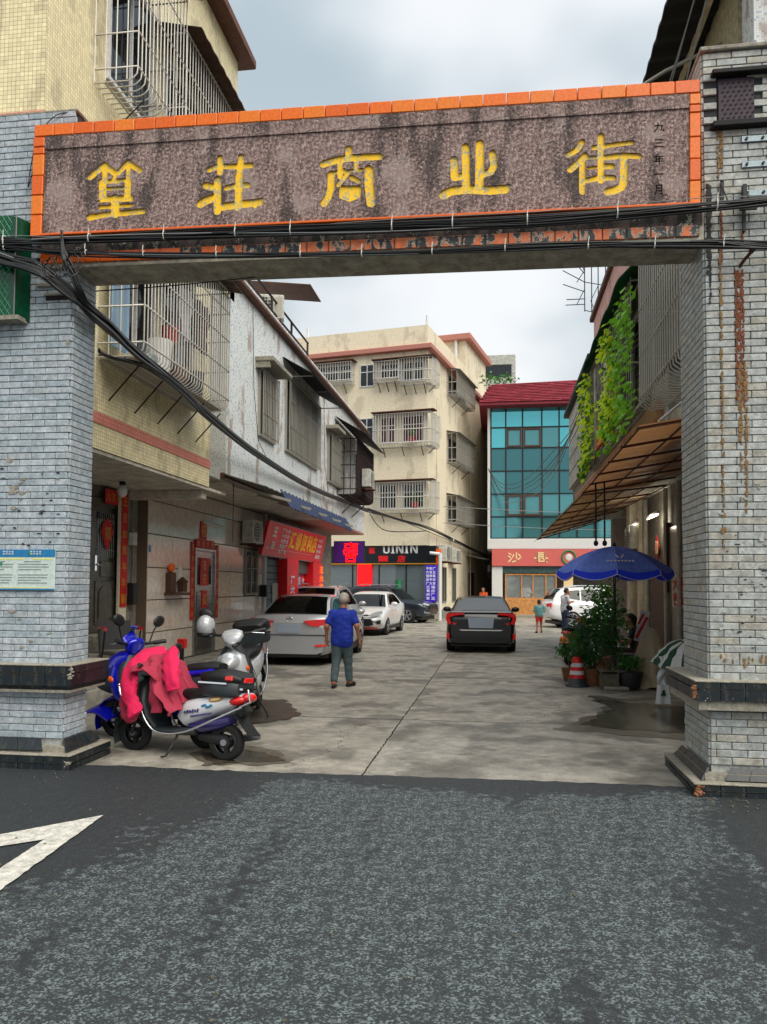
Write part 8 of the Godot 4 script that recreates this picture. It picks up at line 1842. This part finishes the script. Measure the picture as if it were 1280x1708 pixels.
func umbrella():
	var u := thing("umbrella", "big blue parasol with a dusty top and white piping over the potted plants", "umbrella", Vector3(1.93, 0, -13.7))
	var pole := MB.new(); pole.tube([Vector3(0, 0.02, 0), Vector3(0, 2.38, 0)], 0.022, 8); obj("pole", pole, m("plastic"), u)
	var n := 8; var tipm := MB.new(); tipm.ell(Vector3(0, 2.40, 0), Vector3(0.035, 0.05, 0.035)); obj("finial", tipm, m("plastic"), u)
	for i in n:
		var a0 := TAU * (i + 0.12) / n; var a1 := TAU * (i + 1.12) / n
		var P := func(w, v):
			var r: float = v * 0.93; var y: float = 2.38 - 0.40 * pow(v, 1.75); var a := lerpf(a0, a1, w)
			var sag: float = (1.0 - pow(absf(w - 0.5) * 2.0, 2.0)) * 0.055 * v
			var flat: float = cos((a1 - a0) * 0.5) / cos((w - 0.5) * (a1 - a0))
			return Vector3(cos(a) * r * flat, y - sag, sin(a) * r * flat)
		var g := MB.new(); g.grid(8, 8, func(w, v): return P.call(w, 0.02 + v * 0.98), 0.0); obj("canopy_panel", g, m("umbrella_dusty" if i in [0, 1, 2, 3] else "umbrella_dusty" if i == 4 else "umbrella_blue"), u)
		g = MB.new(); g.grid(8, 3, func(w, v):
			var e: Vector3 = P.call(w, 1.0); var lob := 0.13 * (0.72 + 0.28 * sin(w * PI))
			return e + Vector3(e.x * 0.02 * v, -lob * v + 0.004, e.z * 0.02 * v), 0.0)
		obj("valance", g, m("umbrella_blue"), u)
		g = MB.new(); var ed := []
		for k in 9:
			var e: Vector3 = P.call(k / 8.0, 1.0); ed.append(e * Vector3(1.021, 1, 1.021) + Vector3(0, -0.13 * (0.72 + 0.28 * sin(k / 8.0 * PI)) + 0.012, 0))
		g.tube(ed, 0.006, 4); g.tube([ed[0], P.call(0.0, 1.0) * Vector3(1.004, 1, 1.004)], 0.005, 4); obj("piping", g, m("tarp_white"), u)
		g = MB.new(); g.tube([P.call(0.0, 0.03) - Vector3(0, 0.01, 0), P.call(0.0, 0.5) - Vector3(0, 0.012, 0), P.call(0.0, 0.98) - Vector3(0, 0.012, 0)], 0.007, 5); obj("rib", g, m("bar_dull"), u)
		g = MB.new(); g.tube([Vector3(0, 1.75, 0), P.call(0.0, 0.5) - Vector3(0, 0.02, 0)], 0.006, 4); obj("strut", g, m("bar_dull"), u)
	var lt := MB.new()
	for k in 8: lt.box(Vector3(-0.20 + k * 0.055, 2.115, 0.715), Vector3(0.035, 0.022, 0.012), rot(Vector3.RIGHT, -40))
	lt.box(Vector3(-0.05, 2.19, 0.64), Vector3(0.018, 0.075, 0.012), rot(Vector3.RIGHT, -40) * rot(Vector3.BACK, 35)); lt.box(Vector3(0.03, 2.19, 0.64), Vector3(0.018, 0.075, 0.012), rot(Vector3.RIGHT, -40) * rot(Vector3.BACK, -35)); obj("white_print", lt, m("tarp_white"), u)
	part_box("base", Vector3(-0.2, 0.005, -0.2), Vector3(0.2, 0.07, 0.2), m("old_cement"), u, 0.02)

func bush(label: String, at: Vector3, pot: String, pr: Array, square: bool, stems: Array, clumps: Array):
	var t := thing("potted_plant", label, "plant", at, 0.0, "potted plants by the umbrella")
	var p := MB.new(); p.lathe(pr, 4 if square else 18, Transform3D(rot(Vector3.UP, 45 if square else 0), Vector3.ZERO), not square); obj("pot", p, m(pot), t)
	var top: float = pr[-1][1]; var so := MB.new(); so.lathe([[pr[-1][0] * 0.86, top - 0.05], [pr[-1][0] * 0.86, top - 0.02]], 14); obj("soil", so, m("soil"), t)
	var sm := MB.new()
	for q in stems:
		var e: Vector3 = q; sm.tube([Vector3(e.x * 0.12, top - 0.03, e.z * 0.12), Vector3(e.x * 0.5, lerpf(top, e.y, 0.5), e.z * 0.5) + Vector3(rng.randfn(0, 0.03), 0, rng.randfn(0, 0.03)), e], [0.016, 0.012, 0.005], 5)
	obj("stems", sm, m("stem"), t)
	for c in clumps: leaves(t, "foliage", c[0], c[1], c[2], c[3], c[4], rng.randi(), 0.5, 0.26)
func plants():
	bush("big bushy plant in a pale brown pot, tallest at the left under the umbrella", Vector3(1.62, 0, -14.2), "terracotta", [[0.15, 0.005], [0.19, 0.27], [0.20, 0.30]], false, [Vector3(-0.2, 1.2, 0), Vector3(0.1, 1.35, 0.05), Vector3(0.25, 1.1, -0.1), Vector3(-0.05, 1.0, 0.2), Vector3(-0.3, 0.8, 0.1), Vector3(0.3, 0.7, 0.15)],
		[["leaf_dark", Vector3(0.0, 0.85, 0), Vector3(0.42, 0.50, 0.36), 760, 0.085], ["leaf_mid", Vector3(0.05, 1.15, 0.02), Vector3(0.32, 0.28, 0.28), 320, 0.085], ["leaf_dark", Vector3(-0.12, 0.50, 0.1), Vector3(0.38, 0.22, 0.26), 300, 0.085], ["leaf_mid", Vector3(-0.28, 0.78, 0.12), Vector3(0.2, 0.24, 0.2), 150, 0.08], ["leaf_bright", Vector3(0.22, 1.38, 0), Vector3(0.24, 0.14, 0.22), 130, 0.085]])
	bush("slender leafy sapling in a square stone pot in front of the umbrella pole", Vector3(1.83, 0, -13.72), "stone_pot", [[0.20, 0.005], [0.21, 0.29], [0.23, 0.30], [0.23, 0.33]], true, [Vector3(0.02, 1.5, 0), Vector3(0.15, 1.0, 0.05), Vector3(-0.15, 0.9, 0.05)],
		[["leaf_dark", Vector3(0.08, 0.78, 0.0), Vector3(0.30, 0.42, 0.26), 420, 0.085], ["leaf_mid", Vector3(0.1, 1.2, 0.0), Vector3(0.26, 0.34, 0.24), 260, 0.085], ["leaf_dark", Vector3(-0.2, 0.9, 0.06), Vector3(0.2, 0.3, 0.18), 170, 0.08]])
	bush("low plant in a round dark stone pot beside the sacking", Vector3(2.17, 0, -13.72), "dark_pot", [[0.11, 0.005], [0.16, 0.06], [0.20, 0.24], [0.21, 0.30]], false, [Vector3(-0.1, 0.5, 0.05), Vector3(0.12, 0.52, 0.05), Vector3(0.02, 0.58, -0.05)],
		[["leaf_mid", Vector3(0.0, 0.46, 0.02), Vector3(0.25, 0.14, 0.2), 170, 0.10]])
	bush("small reddish leaved plant low at the left of the potted plants", Vector3(1.30, 0, -14.7), "terracotta", [[0.12, 0.005], [0.16, 0.22], [0.17, 0.25]], false, [Vector3(-0.12, 0.7, 0.05), Vector3(0.1, 0.75, 0.05)],
		[["leaf_dark", Vector3(-0.03, 0.62, 0.02), Vector3(0.27, 0.22, 0.2), 240, 0.08], ["leaf_mid", Vector3(-0.15, 0.55, 0.1), Vector3(0.15, 0.14, 0.15), 80, 0.075]])
	bush("bright green tree like plant behind the umbrella pole", Vector3(2.05, 0, -16.2), "terracotta", [[0.15, 0.005], [0.20, 0.3], [0.21, 0.33]], false, [Vector3(-0.1, 1.6, 0), Vector3(0.15, 1.55, 0.05)],
		[["leaf_bright", Vector3(0.0, 1.58, 0), Vector3(0.45, 0.26, 0.3), 360, 0.10], ["leaf_mid", Vector3(0.0, 1.25, 0), Vector3(0.35, 0.3, 0.3), 220, 0.10]])

func corner_goods():
	# striped cone
	var co := thing("traffic_cone", "red and white striped cone beside the potted plants", "cone", Vector3(1.34, 0.006, -14.0), 0.2)
	var rad := func(y): return lerpf(0.135, 0.075, (y - 0.14) / 0.34)
	var ys := [0.14, 0.205, 0.27, 0.335, 0.40, 0.48]
	for i in 5:
		var b := MB.new(); b.lathe([[rad.call(ys[i]), ys[i]], [rad.call(ys[i + 1]), ys[i + 1]]], 20, Transform3D(rot(Vector3.BACK, 0), Vector3.ZERO), true, i == 4); obj("stripe", b, m("tarp_white" if i % 2 else "cone_red"), co)
	var bs := MB.new(); bs.lathe([[0.20, 0.0], [0.20, 0.03], [0.155, 0.045], [0.145, 0.14], [0.13, 0.142]], 20); obj("base", bs, m("plastic_grey"), co)
	var tipc := MB.new(); tipc.lathe([[0.075, 0.48], [0.06, 0.50], [0.02, 0.505]], 16); obj("tip", tipc, m("cone_red"), co)
	# sacking over a scooter
	var sk := thing("sacking_cover", "buff sacking draped over something tall beside the dark stone pot", "cover", Vector3(2.58, 0, -14.15))
	var nz := noise(91, 1.2, 3)
	var s := MB.new(); s.grid(40, 22, func(u, v):
		var a: float = u * TAU; var y := lerpf(0.98, 0.02, v)
		var wx := 0.10 + 0.25 * pow(v, 0.75); var wz := 0.10 + 0.42 * pow(v, 0.7)
		var f = 1.0 + 0.16 * v * sin(a * 7.0 + 1.3 * sin(v * 3.0)) + nz.get_noise_2d(cos(a) * 2.0, v * 2.0 + sin(a)) * 0.25 * v
		return Vector3(cos(a) * wx * f + 0.02 * v, y + (0.05 * sin(a * 3.0) * v if v > 0.9 else 0.0), -sin(a) * wz * f), 0.0)
	s.lathe([[0.09, 0.975], [0.05, 1.0], [0.01, 1.005]], 14); obj("sheet", s, m("sackcloth"), sk)
	# plastic cover, white and green
	var tp := thing("plastic_cover", "white and green plastic cover hanging behind the right pillar's plinth", "cover", Vector3(2.72, 0, -12.0))
	var P := func(u, v):
		var a := lerpf(PI * 0.55, PI * 1.6, u); var y := 0.96 - 0.34 * pow(v, 1.4) - 0.05 * absf(sin(u * 8.0))
		var r = 0.10 + 0.40 * pow(v, 0.75) + 0.03 * sin(u * 23.0) * v + nz.get_noise_2d(u * 6.0, v * 3.0) * 0.05
		return Vector3(cos(a) * r, y, -sin(a) * r * 1.3)
	var n := 12
	for k in n:
		var b := MB.new(); b.grid(4, 10, func(u, v): return P.call((k + u) / n, v), 0.0); obj("cover_stripe", b, m("tarp_green" if k % 4 == 1 or k % 5 == 2 else "tarp_white"), tp)
	var bt := MB.new(); bt.grid(4, 12, func(u, v): return Vector3(-0.45 + u * 0.11 + 0.03 * sin(v * 6.0), 0.72 - v * 0.42, 0.16 + 0.02 * sin(u * 5.0 + v * 9.0)), 0.006); bt.grid(6, 6, func(u, v): return Vector3(-0.47 + u * (0.15 + 0.06 * v) - 0.03 * v, 0.32 - v * 0.27, 0.17 + 0.03 * sin(u * 7.0)), 0.006); obj("hanging_tail", bt, m("tarp_white"), tp)
	var gt := MB.new(); gt.slab(Vector3(-0.44, 0.17, 0.205), Vector3(-0.36, 0.17, 0.205), Vector3(-0.38, 0.25, 0.205), Vector3(-0.40, 0.25, 0.205), 0.004); obj("green_mark", gt, m("tarp_green"), tp)
	var un := MB.new(); un.ell(Vector3(0.05, 0.42, 0), Vector3(0.34, 0.30, 0.5)); obj("covered_load", un, m("plastic"), tp)
	# red and white board leaning behind the sacking
	var bd := thing("leaning_board", "narrow white board with a red slash leaning behind the sacking", "board", Vector3(2.44, 0.75, -14.5)); bd.rotation = Vector3(0.1, 0, -0.22)
	part_box("board", Vector3(-0.08, 0, -0.02), Vector3(0.08, 0.55, 0), m("tarp_white"), bd, 0.004); var rs := MB.new(); rs.box(Vector3(0, 0.25, 0.002), Vector3(0.05, 0.42, 0.008), rot(Vector3.BACK, -14)); rs.box(Vector3(-0.045, 0.40, 0.002), Vector3(0.04, 0.2, 0.007), rot(Vector3.BACK, -14)); obj("red_slash", rs, m("cone_red"), bd); part_box("prop", Vector3(-0.02, -0.76, -0.03), Vector3(0.02, 0, -0.01), m("wood"), bd)
	var tb := thing("grey_bin", "grey plastic tub between the woman and the sacking", "tub", Vector3(2.30, 0, -14.7)); var tm := MB.new(); tm.lathe([[0.16, 0.005], [0.22, 0.5], [0.23, 0.52], [0.21, 0.52]], 16); obj("tub", tm, m("plastic_grey"), tb)
